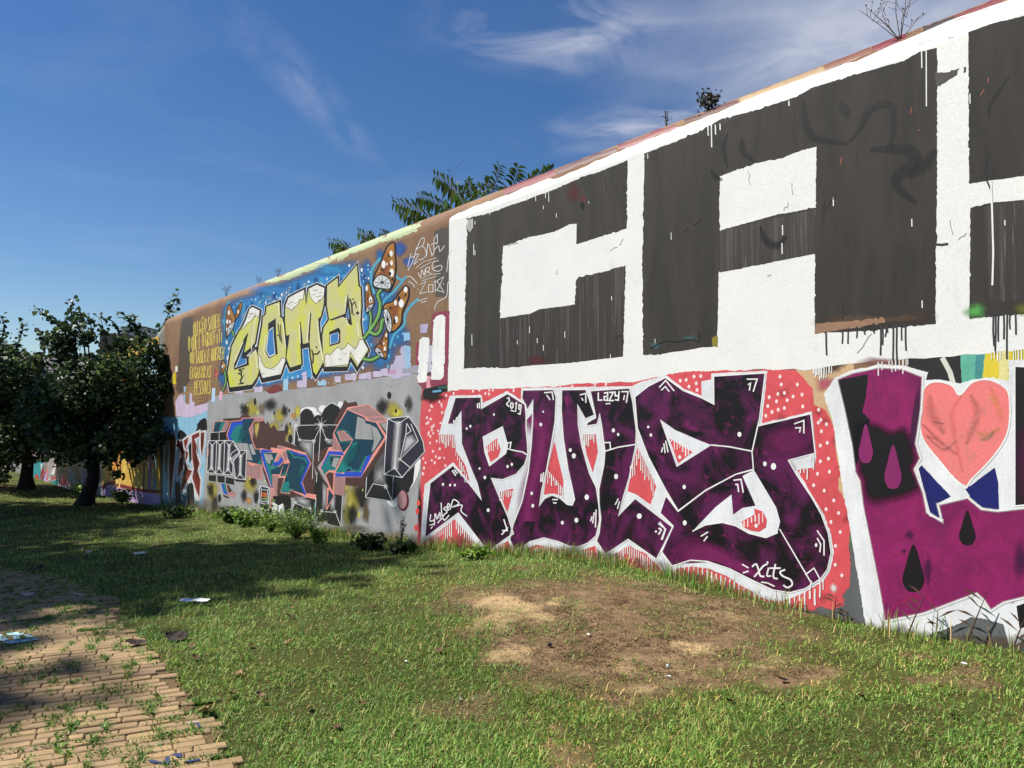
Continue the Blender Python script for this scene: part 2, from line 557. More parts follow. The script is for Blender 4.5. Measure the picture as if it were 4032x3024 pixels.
M_pb = plain('pale_blue_paint', rgb(176, 214, 226), .6, .12, 30)
M_db = plain('navy_paint', rgb(44, 56, 92), .6, .2, 30)
M_wb = plain('whitish_paint', rgb(176, 160, 140), .7, .25, 40)
z3 = lambda p: zmap(0, 2220, .27125, p)
for p in ([(-20, 1072), (20, 1062), (38, 1098), (-20, 1108)], [(75, 1052), (240, 1034), (345, 1052), (330, 1072), (200, 1085), (110, 1075)], [(-20, 1118), (90, 1098), (120, 1140), (60, 1165), (-20, 1160)],
          [(180, 1095), (265, 1082), (300, 1105), (285, 1135), (200, 1140)], [(345, 1068), (440, 1075), (500, 1108), (390, 1118)], [(60, 1172), (300, 1140), (540, 1118), (560, 1140), (420, 1165), (160, 1205), (90, 1205)]):
    path_paint('paint_daub', z3(p), M_pb)
for p in ([(290, 440), (420, 425), (530, 455), (440, 495), (350, 500)], [(1010, 445), (1180, 452), (1290, 495), (1200, 505), (1080, 480)]):
    path_paint('paint_daub', z3(p), M_wb)
z4 = lambda p: zmap(400, 2624, .27125, p)
for p in ([(1365, 885), (1420, 890), (1450, 935), (1405, 948)], [(975, 1350), (1060, 1325), (1165, 1325), (1160, 1380), (1090, 1385), (1050, 1345)], [(675, 1430), (760, 1425), (880, 1455), (940, 1475), (820, 1475), (690, 1452)],
          [(920, 1390), (985, 1370), (990, 1480), (930, 1480)], [(1200, 1440), (1420, 1405), (1440, 1425), (1220, 1465)]):
    path_paint('paint_daub', z4(p), M_db)

# --- grass: single blades, thick where the lawn is, sparse on the soil
def blades(X, Y, L, Wd, lean, cols, zoff=0.0):
    n = len(X); az = rng.random(n) * 2 * np.pi
    dx, dy = np.cos(az), np.sin(az); px_, py_ = -dy, dx
    z0 = ground_z(X, Y) + zoff - .004
    h = L * np.cos(lean); r = L * np.sin(lean)
    V = np.zeros((n, 6, 3), dtype=np.float32)
    for k, (fh, fr, fw) in enumerate(((0, 0, 1.0), (.62, .38, .8), (1.0, 1.0, .12))):
        for s, q in ((-1, 0), (1, 1)):
            V[:, 2 * k + q, 0] = X + dx * r * fr + s * px_ * Wd * fw / 2
            V[:, 2 * k + q, 1] = Y + dy * r * fr + s * py_ * Wd * fw / 2
            V[:, 2 * k + q, 2] = z0 + h * fh
    b = (np.arange(n) * 6)[:, None]
    F = np.concatenate([b + np.array([[0, 1, 3, 2]]), b + np.array([[2, 3, 5, 4]])], 0)
    return V.reshape(-1, 3), F, np.repeat(cols, 6, axis=0)


def grass_cols(n, dry, X, Y):
    g = np.array([rgb(80, 116, 46), rgb(106, 142, 60), rgb(70, 106, 46), rgb(136, 156, 86)])[rng.integers(0, 4, n)]
    d = np.array([rgb(150, 132, 84), rgb(112, 88, 58), rgb(176, 158, 108)])[rng.integers(0, 3, n)]
    k = (rng.random(n) < dry)[:, None]
    c = np.where(k, d, g) * (0.75 + 0.5 * rng.random((n, 1)))
    patch = (0.72 + 0.6 * vnoise(X, Y, 1.3, 3))[:, None]
    yel = np.clip((vnoise(X + 77, Y, 0.8, 3) - .5) * 2.2, 0, 1)[:, None]
    c = c * patch * np.array([1.42, 1.36, 1.3, 1]); c[:, 0:1] *= 1 + .28 * yel; c[:, 1:2] *= 1 + .08 * yel
    c[:, 3] = 1
    return c


N = 900000
ang = np.pi / 2 + (rng.random(N) - .5) * R(84)
dd = 1.9 * (38 / 1.9) ** (rng.random(N) ** 1.05)
X, Y = dd * np.cos(ang), dd * np.sin(ang)
yl = (X - W1.o[0]) * W1.ey[0] + (Y - W1.o[1]) * W1.ey[1]
yl3 = (X - W3.o[0]) * W3.ey[0] + (Y - W3.o[1]) * W3.ey[1]
xl = (X - W1.o[0]) * W1.ex[0] + (Y - W1.o[1]) * W1.ex[1]
bb = bare(X, Y)
pd = poly_dist(X, Y, PATH)
thin = 0.32 + 0.68 * np.clip((vnoise(X + 5, Y + 5, 2.6, 3) - .38) / .12, 0, 1)
tuft = np.clip((vnoise(X - 20, Y + 15, 4.2, 2) - .60) / .05, 0, 1)
keep = (yl < -.02) & ((yl3 < -.05) | (xl > _cx)) & (pd < -.0 + .62 * np.clip(vnoise(X, Y, 4, 3) - .42, 0, 1) / .5) & (rng.random(N) < thin * np.clip(1 - bb, 0, 1) ** 1.3 + bb * (.03 + .5 * tuft))
X, Y, dd, bb, xl, tuft = X[keep], Y[keep], dd[keep], bb[keep], xl[keep], tuft[keep]
n = len(X)
lush = np.clip((-xl - 3.5) / 3, 0, 1)
broad = rng.random(n) < .16
L = np.where(broad, .019, .014 + .024 * rng.random(n) + .05 * rng.random(n) ** 8) * (1 + .012 * dd) * (1 + .35 * lush) * np.where(bb > .5, .75, 1)
Wd = np.where(broad, .010, .0023 + .0022 * rng.random(n)) * (1 + .10 * dd)
gV, gF, gC = blades(X, Y, L, Wd, np.where(broad, 1.15, .35 + 1.05 * rng.random(n)), grass_cols(n, .10 + .35 * np.clip(bb * 2, 0, 1) * (1 - tuft), X, Y))
parts_g = [(gV, gF, gC)]
# dead thatch lying on the bare soil
N = 90000
ax, ay = np.array(DIRT)[:, 0], np.array(DIRT)[:, 1]
X, Y = rng.uniform(ax.min() - .8, ax.max() + .8, N), rng.uniform(ay.min() - .8, ay.max() + .8, N)
k = (rng.random(N) < np.clip(bare(X, Y), .15, 1) * (1 - .88 * sandy(X, Y)) * np.clip((vnoise(X, Y, 3.3, 3) - .28) * 3, .1, 1)) & (((X - W1.o[0]) * W1.ey[0] + (Y - W1.o[1]) * W1.ey[1]) < -.05)
X, Y = X[k], Y[k]; n = len(X)
tc_ = np.array([rgb(136, 112, 80), rgb(100, 78, 56), rgb(166, 142, 104), rgb(84, 66, 50)])[rng.integers(0, 4, n)] * (.7 + .5 * rng.random((n, 1)))
parts_g.append(blades(X, Y, .03 + .05 * rng.random(n), .004 + .003 * rng.random(n), 1.2 + .33 * rng.random(n), tc_))
# long grass against the foot of the wall
N = 9000
fx = rng.uniform(_cx, 4.5, N); fy = -.03 - .28 * rng.random(N) ** 1.6
dens = np.clip((vnoise(fx, fx * 0, 1.8, 3) - .33) * 3.2, .08, 1)
k = rng.random(N) < dens; fx, fy = fx[k], fy[k]
X = W1.o[0] + fx * W1.ex[0] + fy * W1.ey[0]; Y = W1.o[1] + fx * W1.ex[1] + fy * W1.ey[1]; n = len(X)
gcol = grass_cols(n, .22, X, Y)
parts_g.append(blades(X, Y, .06 + .17 * rng.random(n) ** 2, .005 + .0005 * np.hypot(X, Y), .1 + .5 * rng.random(n), gcol))
nv = 0; Vs, Fs, Cs = [], [], []
for a_, b_, c_ in parts_g:
    Vs.append(a_); Fs.append(b_ + nv); Cs.append(c_); nv += len(a_)
M_grass = leafmat('grass_blades', .3, .55, .25)
grass = link('grass', fast_mesh('grass', np.concatenate(Vs), np.concatenate(Fs), np.concatenate(Cs)))
grass.data.materials.append(M_grass)
tag(grass, 'short patchy green grass covering the lawn', 'grass', kind='stuff')
# weeds in the joints of the path
N = 480
ii = rng.integers(0, min(len(PA), 1100), N)
gxx, gyy = [], []
for i in ii:
    e = random.choice((-.5, .5)); cxx, cyy = PA[i][0] + e * du * pu[0], PA[i][1] + e * du * pu[1]
    m = random.randint(25, 150); along = random.random() < .55
    u = rng.normal(0, .014 if along else .05, m); w = rng.normal(0, .045 if along else .014, m)
    gxx.append(cxx + u * pu[0] + w * pv[0]); gyy.append(cyy + u * pu[1] + w * pv[1])
X, Y = np.concatenate(gxx), np.concatenate(gyy); n = len(X)
a_, b_, c_ = blades(X, Y, .016 + .03 * rng.random(n), .006 + .004 * rng.random(n), .5 + .9 * rng.random(n), grass_cols(n, .12, X, Y) * np.array([.7, .8, .75, 1]), .008)
jw = link('joint_weeds', fast_mesh('joint_weeds', a_, b_, c_)); jw.data.materials.append(M_grass)
tag(jw, 'small green weeds sprouting from the path joints', 'weeds', kind='stuff')

# ------------------------------------------------------------------ the graffiti walls
def plaster_bump(t, v, s=1.0):
    a = t.noise(v, 14, 5, .6); b = t.noise(v, 70, 4, .6); c = t.noise(v, 2.0, 3)
    crack = t.node('ShaderNodeTexVoronoi', {'Scale': 2.3, 'Vector': v}, feature='DISTANCE_TO_EDGE').outputs['Distance']
    h = t.math('ADD', t.math('MULTIPLY', a, .5), t.math('MULTIPLY', b, .22))
    h = t.math('ADD', h, t.math('MULTIPLY', c, .5))
    fl = t.ramp(t.noise(v, 9, 6, .7, 1.5), .66, .70, 0, .25)
    return t.bump(t.math('ADD', h, fl), .16 * s, .02)


t = NT('painted_render'); v = t.obj()
n_a, n_b = t.noise(v, .8, 5), t.noise(v, 9, 6, .65)
n_c = t.noise(v, 6, 4, .6, 0, (1, 1, .12))
wc = t.mix(t.ramp(n_a, .4, .62), rgb(122, 92, 72), rgb(138, 110, 82))
wc = t.mix(t.ramp(n_b, .5, .75, 0, .5), wc, rgb(104, 84, 68))
wc = t.mix(t.ramp(n_c, .55, .75, 0, .5), wc, rgb(92, 74, 60))
M_wall = t.done(t.bsdf(wc, .8, plaster_bump(t, v), spec=.2))

# paint films: colour from the mesh, dirt, thin places and brush relief from noise
def paint_mat(name, alpha, rough=.5):
    t = NT(name); v = t.obj(); at = t.attr()
    n1 = t.noise(v, 3.5, 5, .6); n2 = t.noise(v, 55, 4, .7); n3 = t.noise(v, 10, 4, .6, 0, (1, 1, .1))
    f = t.math('MULTIPLY', t.ramp(n1, .3, .7, .86, 1.06), t.ramp(n2, .35, .75, 1.03, .86))
    f = t.math('MULTIPLY', f, t.ramp(n3, .45, .75, 1.02, .90))
    b = t.bsdf(t.scale(at.outputs['Color'], f), rough, plaster_bump(t, v, .8), spec=.35)
    if alpha:
        tr = t.node('ShaderNodeBsdfTransparent').outputs[0]
        sp = t.noise(v, 26, 5, .7)
        al = t.math('ADD', at.outputs['Alpha'], t.math('MULTIPLY', t.math('SUBTRACT', sp, .5), t.math('MULTIPLY', t.math('MULTIPLY', at.outputs['Alpha'], t.math('SUBTRACT', 1.0, at.outputs['Alpha'])), 2.6)), clamp=True)
        mx = t.node('ShaderNodeMixShader', {0: al}); t.l.new(tr, mx.inputs[1]); t.l.new(b, mx.inputs[2]); b = mx.outputs[0]
    return t.done(b)


M_paint = paint_mat('wall_paint', False)
M_spray = paint_mat('wall_spray', True)


def two_tone(name, ca, cb, scale, lo, hi, vs=(1, 1, 1), third=None, dist=.6, rough=.5):
    t = NT(name); v = t.obj()
    n1 = t.noise(v, scale, 5, .6, dist, vs)
    c = t.mix(t.ramp(n1, lo, hi), ca, cb)
    if third is not None: c = t.mix(t.ramp(t.noise(v, scale * 2.3, 5, .65, 1.0, vs), .58, .72, 0, .8), c, third)
    n2 = t.noise(v, 55, 4, .7)
    return t.done(t.bsdf(t.scale(c, t.ramp(n2, .35, .75, 1.05, .85)), rough, plaster_bump(t, v, .8), spec=.35))


M_puls = two_tone('purple_black_spray', rgb(16, 10, 16), rgb(88, 22, 74), 2.4, .44, .62, third=rgb(128, 30, 98), dist=.9, rough=.42)
M_plum = two_tone('magenta_spray', rgb(140, 30, 94), rgb(112, 26, 80), 3.5, .4, .66, third=rgb(150, 38, 92), dist=1.2, rough=.42)
M_block = two_tone('dark_emulsion', rgb(40, 37, 35), rgb(53, 49, 45), 2.2, .38, .62, (1.7, 1, .35), third=rgb(34, 30, 31), dist=.4, rough=.8)
M_streak = two_tone('rain_streaked_emulsion', rgb(48, 42, 39), rgb(84, 79, 77), 9, .52, .72, (2.2, 1, .05), third=rgb(120, 118, 116), dist=.2, rough=.6)
M_white = two_tone('white_emulsion', rgb(236, 234, 230, .86), rgb(228, 229, 228, .86), 2, .35, .65, third=rgb(220, 220, 218, .86), dist=.3, rough=.55)
M_lime = two_tone('lime_letter_paint', rgb(196, 193, 134), rgb(202, 204, 80), 2.2, .45, .62, third=rgb(192, 188, 140), dist=.5)
M_capgreen = two_tone('flaky_pale_paint', rgb(146, 172, 136), rgb(176, 174, 122), 9, .4, .6, (1, 1, .5), third=rgb(128, 152, 172), dist=3.5)
M_redmix = two_tone('coral_spray', rgb(214, 84, 90), rgb(198, 76, 82), 3, .4, .65, third=rgb(172, 74, 78), dist=1.0, rough=.5)
M_grey = two_tone('grey_emulsion', rgb(166, 166, 166), rgb(150, 150, 152), 1.6, .35, .65, third=rgb(140, 140, 144), dist=.5, rough=.45)
M_blue = two_tone('blue_field_spray', rgb(48, 118, 182), rgb(60, 150, 202), 2.4, .42, .6, third=rgb(96, 176, 206), dist=1.8)
M_heart = two_tone('salmon_spray', rgb(232, 122, 120), rgb(224, 124, 120), 5, .45, .62, (1, 1, .6), third=rgb(196, 126, 116), dist=1.5)
MATS = [M_paint, M_spray, M_puls, M_plum, M_block, M_streak, M_white, M_lime, M_capgreen, M_redmix, M_grey, M_blue, M_heart]
MI = {m.name: i for i, m in enumerate(MATS)}

ZM = {'A': (600, 900, .54250), 'B': (600, 1500, .54250), 'C': (1600, 1400, .54241), 'D': (2500, 1400, .66305), 'E': (3200, 1300, .78343), 'F': (1700, 600, .60271), 'G': (2700, 0, .90428),
      'H': (0, 1700, .28933), 'I': (1200, 550, .5425), 'J': (800, 1550, .30141), 'K': (1150, 1550, .33153), 'L': (860, 1150, .27125), 'N': (1380, 900, .36176), 'Q': (640, 1200, .30132), 'S': (0, 0, 1.0)}


def zz(k, pts):
    ox, oy, s = ZM[k]
    return [(ox + x * s, oy + y * s) for x, y in pts]


def crom(p, closed=True, k=5):
    n = len(p); out = []
    rg = range(n) if closed else range(n - 1)
    for i in rg:
        if closed: a, b, c, d = p[i - 1], p[i], p[(i + 1) % n], p[(i + 2) % n]
        else: a, b, c, d = p[max(i - 1, 0)], p[i], p[i + 1], p[min(i + 2, n - 1)]
        for q in range(k):
            t = q / k
            out.append(tuple(.5 * (2 * b[j] + (c[j] - a[j]) * t + (2 * a[j] - 5 * b[j] + 4 * c[j] - d[j]) * t * t + (3 * b[j] - a[j] - 3 * c[j] + d[j]) * t ** 3) for j in (0, 1)))
    if not closed: out.append(p[-1])
    return out


class Paint:
    serial = 0

    def __init__(self, fr):
        self.fr = fr; self.V = []; self.F = []; self.C = []; self.M = []

    def off(self, layer):
        Paint.serial += 1
        return .00040 * layer + 8e-6 * (Paint.serial % 45)

    def put(self, pts, faces, cols, layer, mat):
        """pts in photo px; faces index pts"""
        o = self.off(layer); h = [self.fr.hit(*p) for p in pts]
        mi = MI.get(mat, 0) if isinstance(mat, str) else mat
        if max(q[1] for q in h) > self.fr.zc - .01:
            bm = bmesh.new(); lay = bm.verts.layers.float_color.new('c')
            vs = []
            for q, c in zip(h, cols):
                w = bm.verts.new((q[0], 0, q[1])); w[lay] = c; vs.append(w)
            for f in faces:
                try: bm.faces.new([vs[i] for i in f])
                except ValueError: pass
            for k in range(0, 9):
                tt = self.fr.zc + k * self.fr.r * math.pi / 16
                bmesh.ops.bisect_plane(bm, geom=bm.verts[:] + bm.edges[:] + bm.faces[:], plane_co=(0, 0, tt), plane_no=(0, 0, 1))
            bm.verts.index_update(); b = len(self.V)
            for w in bm.verts:
                self.V.append(self.fr.surf(w.co.x, w.co.z, o)); self.C.append(tuple(w[lay]) if sum(w[lay]) > 0 else cols[0])
            for f in bm.faces:
                self.F.append([b + w.index for w in f.verts]); self.M.append(mi)
            bm.free(); return
        b = len(self.V)
        for q, c in zip(h, cols):
            self.V.append(self.fr.surf(q[0], q[1], o)); self.C.append(c)
        for f in faces:
            self.F.append([b + i for i in f]); self.M.append(mi)

    def poly(self, z, pts, c=None, layer=1, rough=0.0, smooth=False, mat=0, shift=(0, 0)):
        p = [(x + shift[0], y + shift[1]) for x, y in pts]
        p = zz(z, p)
        if smooth: p = crom(p)
        if rough:
            q = []
            for i in range(len(p)):
                a, b = p[i], p[(i + 1) % len(p)]
                d = math.hypot(b[0] - a[0], b[1] - a[1]); m = max(1, int(d / 9))
                for k in range(m):
                    s = k / m
                    x_, y_ = a[0] + (b[0] - a[0]) * s, a[1] + (b[1] - a[1]) * s
                    am = rough * (.25 + 2.4 * max(0, float(vnoise(x_, y_, .012, 2)) - .3))
                    q.append((x_ + random.gauss(0, am) + rough * 2.2 * (float(vnoise(x_, y_, .02, 2)) - .5), y_ + random.gauss(0, am) + rough * 2.2 * (float(vnoise(x_ + 99, y_, .02, 2)) - .5)))
            p = q
        tri = tessellate_polygon([[Vector((x, y, 0)) for x, y in p]])
        c = c or (1, 1, 1, 1)
        self.put(p, [tuple(x) for x in tri], [c] * len(p), layer, mat)

    def strip(self, top, bot, layer, mat, step=.12, wob=.004):
        """broad band between two edges that both run along the wall, following the rounded crest"""
        T = sorted(self.fr.hit(*p) for p in top); B = sorted(self.fr.hit(*p) for p in bot)
        xs = np.arange(max(T[0][0], B[0][0]), min(T[-1][0], B[-1][0]) + 1e-6, step)
        tt = np.interp(xs, [p[0] for p in T], [p[1] for p in T]) + rng.normal(0, wob, len(xs)); bb_ = np.interp(xs, [p[0] for p in B], [p[1] for p in B]) + rng.normal(0, wob, len(xs))
        zc = self.fr.zc; lev = [zc - 1.2, zc - .4, zc] + [zc + k * self.fr.r * math.pi / 16 for k in range(1, 8)]
        o = self.off(layer); b0 = len(self.V); n = len(lev) + 2; mi = MI[mat]
        for x, t1, t0 in zip(xs, tt, bb_):
            for q in [t0] + [min(max(l, t0), t1) for l in lev] + [t1]: self.V.append(self.fr.surf(x, q, o)); self.C.append((1, 1, 1, 1))
        for i in range(len(xs) - 1):
            for j in range(n - 1):
                a, b = b0 + i * n + j, b0 + (i + 1) * n + j
                if (Vector(self.V[a]) - Vector(self.V[a + 1])).length > 1e-4 or (Vector(self.V[b]) - Vector(self.V[b + 1])).length > 1e-4:
                    self.F.append([a, b, b + 1, a + 1]); self.M.append(mi)

    def soft(self, z, pts, c, layer=1, inner=.55, smooth=True, a=1.0, a_in=None):
        """spray cloud: full in the middle, fading to nothing at the rim"""
        p = zz(z, pts)
        if smooth: p = crom(p, True, 3)
        n = len(p); mx, my = sum(q[0] for q in p) / n, sum(q[1] for q in p) / n
        V = list(p) + [(mx + (q[0] - mx) * (inner + 1) / 2, my + (q[1] - my) * (inner + 1) / 2) for q in p] + [(mx + (q[0] - mx) * inner, my + (q[1] - my) * inner) for q in p] + [(mx, my)]
        cols = [(*c[:3], 0.0)] * n + [(*c[:3], a * .45)] * n + [(*c[:3], a)] * n + [(*c[:3], a if a_in is None else a_in)]
        F = []
        for i in range(n):
            j = (i + 1) % n
            F += [(i, j, n + j, n + i), (n + i, n + j, 2 * n + j, 2 * n + i), (2 * n + i, 2 * n + j, 3 * n)]
        self.put(V, F, cols, layer, 'wall_spray')

    def blob(self, z, x, y, rx, ry, c, layer=1, inner=.2, a=.9):
        p = [(x + rx * math.cos(k * math.pi / 6) * random.uniform(.75, 1.2), y + ry * math.sin(k * math.pi / 6) * random.uniform(.75, 1.2)) for k in range(12)]
        self.soft(z, p, c, layer, inner, True, a)

    def oval(self, z, x, y, rx, ry, c, layer=1, n=12):
        self.poly(z, [(x + rx * math.cos(k * 2 * math.pi / n), y + ry * math.sin(k * 2 * math.pi / n)) for k in range(n)], c, layer)

    def line(self, z, pts, w, c, layer=1, closed=False, smooth=False, taper=False, mat=0, soft=False):
        """brush or spray stroke of width w (in the units of pts)"""
        p = zz(z, pts); w = w * ZM[z][2] / 2
        if smooth: p = crom(p, closed, 5)
        n = len(p)
        if n < 2: return
        V = []; cols = []; L, M_, Rr = [], [], []
        for i in range(n):
            a = p[i - 1] if (closed or i > 0) else p[i]
            b = p[(i + 1) % n] if (closed or i < n - 1) else p[i]
            d1 = (p[i][0] - a[0], p[i][1] - a[1]); d2 = (b[0] - p[i][0], b[1] - p[i][1])
            l1, l2 = math.hypot(*d1) or 1e-6, math.hypot(*d2) or 1e-6
            if l1 < 1e-5: d1, l1 = d2, l2
            if l2 < 1e-5: d2, l2 = d1, l1
            n1 = (-d1[1] / l1, d1[0] / l1); n2 = (-d2[1] / l2, d2[0] / l2)
            m = (n1[0] + n2[0], n1[1] + n2[1]); ml = math.hypot(*m)
            if ml < .2: m, ml = n1, 1.0
            m = (m[0] / ml, m[1] / ml)
            k = min(1 / max(m[0] * n1[0] + m[1] * n1[1], .35), 2.2)
            ww = w * k
            if taper: ww *= .35 + .65 * math.sin(math.pi * (i + .5) / n)
            e = (0, 0)
            if not closed and i == 0: e = (-d2[0] / l2 * w * .6, -d2[1] / l2 * w * .6)
            if not closed and i == n - 1: e = (d1[0] / l1 * w * .6, d1[1] / l1 * w * .6)
            V += [(p[i][0] + m[0] * ww + e[0], p[i][1] + m[1] * ww + e[1]), (p[i][0] + e[0], p[i][1] + e[1]), (p[i][0] - m[0] * ww + e[0], p[i][1] - m[1] * ww + e[1])]
            cols += [(*c[:3], 0.0 if soft else 1.0), c, (*c[:3], 0.0 if soft else 1.0)]
        F = []
        for i in range(n if closed else n - 1):
            j = (i + 1) % n
            F += [(3 * i, 3 * j, 3 * j + 1, 3 * i + 1), (3 * i + 1, 3 * j + 1, 3 * j + 2, 3 * i + 2)]
        self.put(V, F, cols, layer, 'wall_spray' if soft else mat)

    def drips(self, z, xs, y0, ln, w, c, layer=1):
        """runs of paint hanging from y0(x)"""
        for x in xs:
            y = y0(x); l = ln * random.uniform(.35, 1.2)
            self.line(z, [(x, y - 2), (x + random.uniform(-1, 1), y + l * .5), (x + random.uniform(-1.5, 1.5), y + l)], w * random.uniform(.7, 1.3), c, layer)

    def build(self, name, parent, label=None):
        me = bpy.data.meshes.new(name)
        me.from_pydata(self.V, [], self.F)
        a = me.color_attributes.new('col', 'FLOAT_COLOR', 'POINT')
        a.data.foreach_set('color', np.array(self.C, dtype=np.float32).ravel())
        used = sorted(set(self.M)); re = {m: i for i, m in enumerate(used)}
        for m in used: me.materials.append(MATS[m])
        me.polygons.foreach_set('material_index', np.array([re[m] for m in self.M], dtype=np.int32))
        me.update()
        o = link(name, me, parent)
        if label: o['label'] = label
        return o


FONT = {
    'A': [[(0, 0), (.5, 1), (1, 0)], [(.2, .4), (.8, .4)]], 'B': [[(0, 0), (0, 1), (.7, .95), (.7, .6), (0, .52), (.9, .4), (.85, .05), (0, 0)]],
    'E': [[(.9, 1), (0, 1), (0, 0), (.9, 0)], [(0, .52), (.7, .52)]], 'F': [[(.9, 1), (0, 1), (0, 0)], [(0, .52), (.7, .52)]],
    'G': [[(.95, .85), (.5, 1), (.05, .6), (.1, .15), (.5, 0), (.95, .15), (.95, .45), (.55, .45)]], 'I': [[(.5, .75), (.5, 0)]],
    'M': [[(0, 0), (.1, 1), (.5, .35), (.9, 1), (1, 0)]], 'N': [[(0, 0), (.05, 1), (.95, 0), (.95, 1)]],
    'O': [[(.5, 1), (.08, .7), (.08, .3), (.5, 0), (.92, .3), (.92, .7), (.5, 1)]], 'P': [[(0, 0), (0, 1), (.85, .9), (.85, .6), (0, .5)]],
    'Q': [[(.5, 1), (.08, .7), (.08, .3), (.5, 0), (.92, .3), (.92, .7), (.5, 1)], [(.6, .25), (1, -.05)]],
    'R': [[(0, 0), (0, 1), (.85, .9), (.85, .6), (0, .5), (.95, 0)]], 'S': [[(.9, .9), (.4, 1), (.08, .78), (.5, .52), (.92, .28), (.6, 0), (.05, .1)]],
    'T': [[(0, 1), (1, 1)], [(.5, 1), (.5, 0)]], 'U': [[(.05, 1), (.1, .15), (.5, 0), (.9, .15), (.95, 1)]], 'K': [[(0, 0), (0, 1)], [(.9, 1), (.05, .5), (.95, 0)]],
    'L': [[(0, 1), (0, 0), (.9, 0)]], 'Z': [[(0, 1), (.95, 1), (0, 0), (1, 0)]], 'Y': [[(0, 1), (.1, .5), (.9, .5)], [(.95, 1), (.85, 0), (.1, .05)]],
    'a': [[(.1, .95), (.9, 1), (.9, 0), (.1, .05), (.1, .5), (.9, .5)]], '2': [[(.05, .8), (.5, 1), (.9, .75), (.05, .05), (.95, 0)]],
    '0': [[(.5, .7), (.1, .55), (.1, .15), (.5, 0), (.9, .2), (.9, .55), (.5, .7)]], '1': [[(.2, .8), (.6, 1), (.6, 0)]], '9': [[(.85, .55), (.2, .5), (.15, .95), (.85, 1), (.85, .1), (.2, 0)]],
    'i': [[(.5, .72), (.5, 0)], [(.46, .95), (.54, .95)]],
}
FONT['Ã'] = [[(0, 0), (.5, .88), (1, 0)], [(.2, .35), (.8, .35)], [(.1, 1.08), (.4, 1.18), (.6, 1.08), (.95, 1.2)]]
FONT['É'] = FONT['E'] + [[(.3, 1.1), (.8, 1.28)]]


def lettering(P, z, s, quad, w, c, layer, gap=.32, space=.55):
    tot = sum(space if ch == ' ' else 1 + gap for ch in s) - gap
    (x0, y0), (x1, y1), (x2, y2), (x3, y3) = quad      # TL TR BR BL
    u = 0.0
    for ch in s:
        if ch == ' ': u += space; continue
        jy = random.uniform(-.03, .03)
        for st in FONT[ch]:
            pts = []
            for fx, fy in st:
                a, b = (u + fx) / tot, 1 - (fy + jy)
                tx, ty = x0 + (x1 - x0) * a, y0 + (y1 - y0) * a
                bx, by = x3 + (x2 - x3) * a, y3 + (y2 - y3) * a
                pts.append((tx + (bx - tx) * b, ty + (by - ty) * b))
            P.line(z, pts, w, c, layer)
        u += 1 + gap


def wall_body(name, fr, x0, x1, prof, zbot, th, mat, loc, top=None):
    """extrude a cross-section along the wall; top(x) shifts the crest"""
    xs = np.arange(x0, x1 + .001, max(.25, (x1 - x0) / 120)); V = []; F = []
    k = len(prof)
    for x in xs:
        dz = top(x) if top else 0.0
        for y, z in prof: V.append((x, y, z + (dz if z > 1 else 0)))
    for i in range(len(xs) - 1):
        for j in range(k):
            a, b = i * k + j, i * k + (j + 1) % k
            F.append((a, a + k, b + k, b))
    F.append(tuple(range(k))); F.append(tuple(range((len(xs) - 1) * k + k - 1, (len(xs) - 1) * k - 1, -1)))
    me = bpy.data.meshes.new(name); me.from_pydata(V, [], F); me.materials.append(mat)
    bm = bmesh.new(); bm.from_mesh(me); bmesh.ops.recalc_face_normals(bm, faces=bm.faces[:]); bm.to_mesh(me); bm.free()
    o = link(name, me); o.location = (loc[0], loc[1], 0); o.rotation_euler = (0, 0, fr.ang)
    return o


arc = [(W1.r - W1.r * math.cos(a), W1.zc + W1.r * math.sin(a)) for a in np.linspace(0, math.pi / 2, 9)]
wall = wall_body('graffiti_wall', W1, _cx, 9.0, [(0, -3.0)] + arc + [(.75, W1.zc + W1.r), (.75, -3.0)], -3, .75, M_wall, W1.o)
tag(wall, 'tall rendered wall with rounded top covered in large letter murals', 'wall')
drop3 = lambda x: -0.95 * min(1, max(0, -x / 2.2)) ** .8 - .45 * min(1, max(0, (-x - 4.5) / 3))
wall3 = wall_body('graffiti_wall', W3, -34.0, -.02, [(0.012, -3.0), (0.012, 4.40), (.06, 4.56), (.16, 4.66), (.7, 4.68), (.7, -3.0)], -3, .7, plain('grey_wall_paint', rgb(140, 136, 132), .6, .2, 3), W3.o, drop3)
tag(wall3, 'lower graffiti wall section behind the tree with yellow and lavender paint', 'wall')

# ------------------------------------------------------------------ murals on the main wall
WHITE, BLACK = rgb(238, 237, 235, .88), rgb(20, 18, 20)
OFFW, LAV, PALEB = rgb(230, 230, 230, .88), rgb(196, 184, 208), rgb(158, 196, 222)


def sub(name, parent, fn, label=None):
    P = Paint(W1); fn(P); return P.build(name, parent, label)


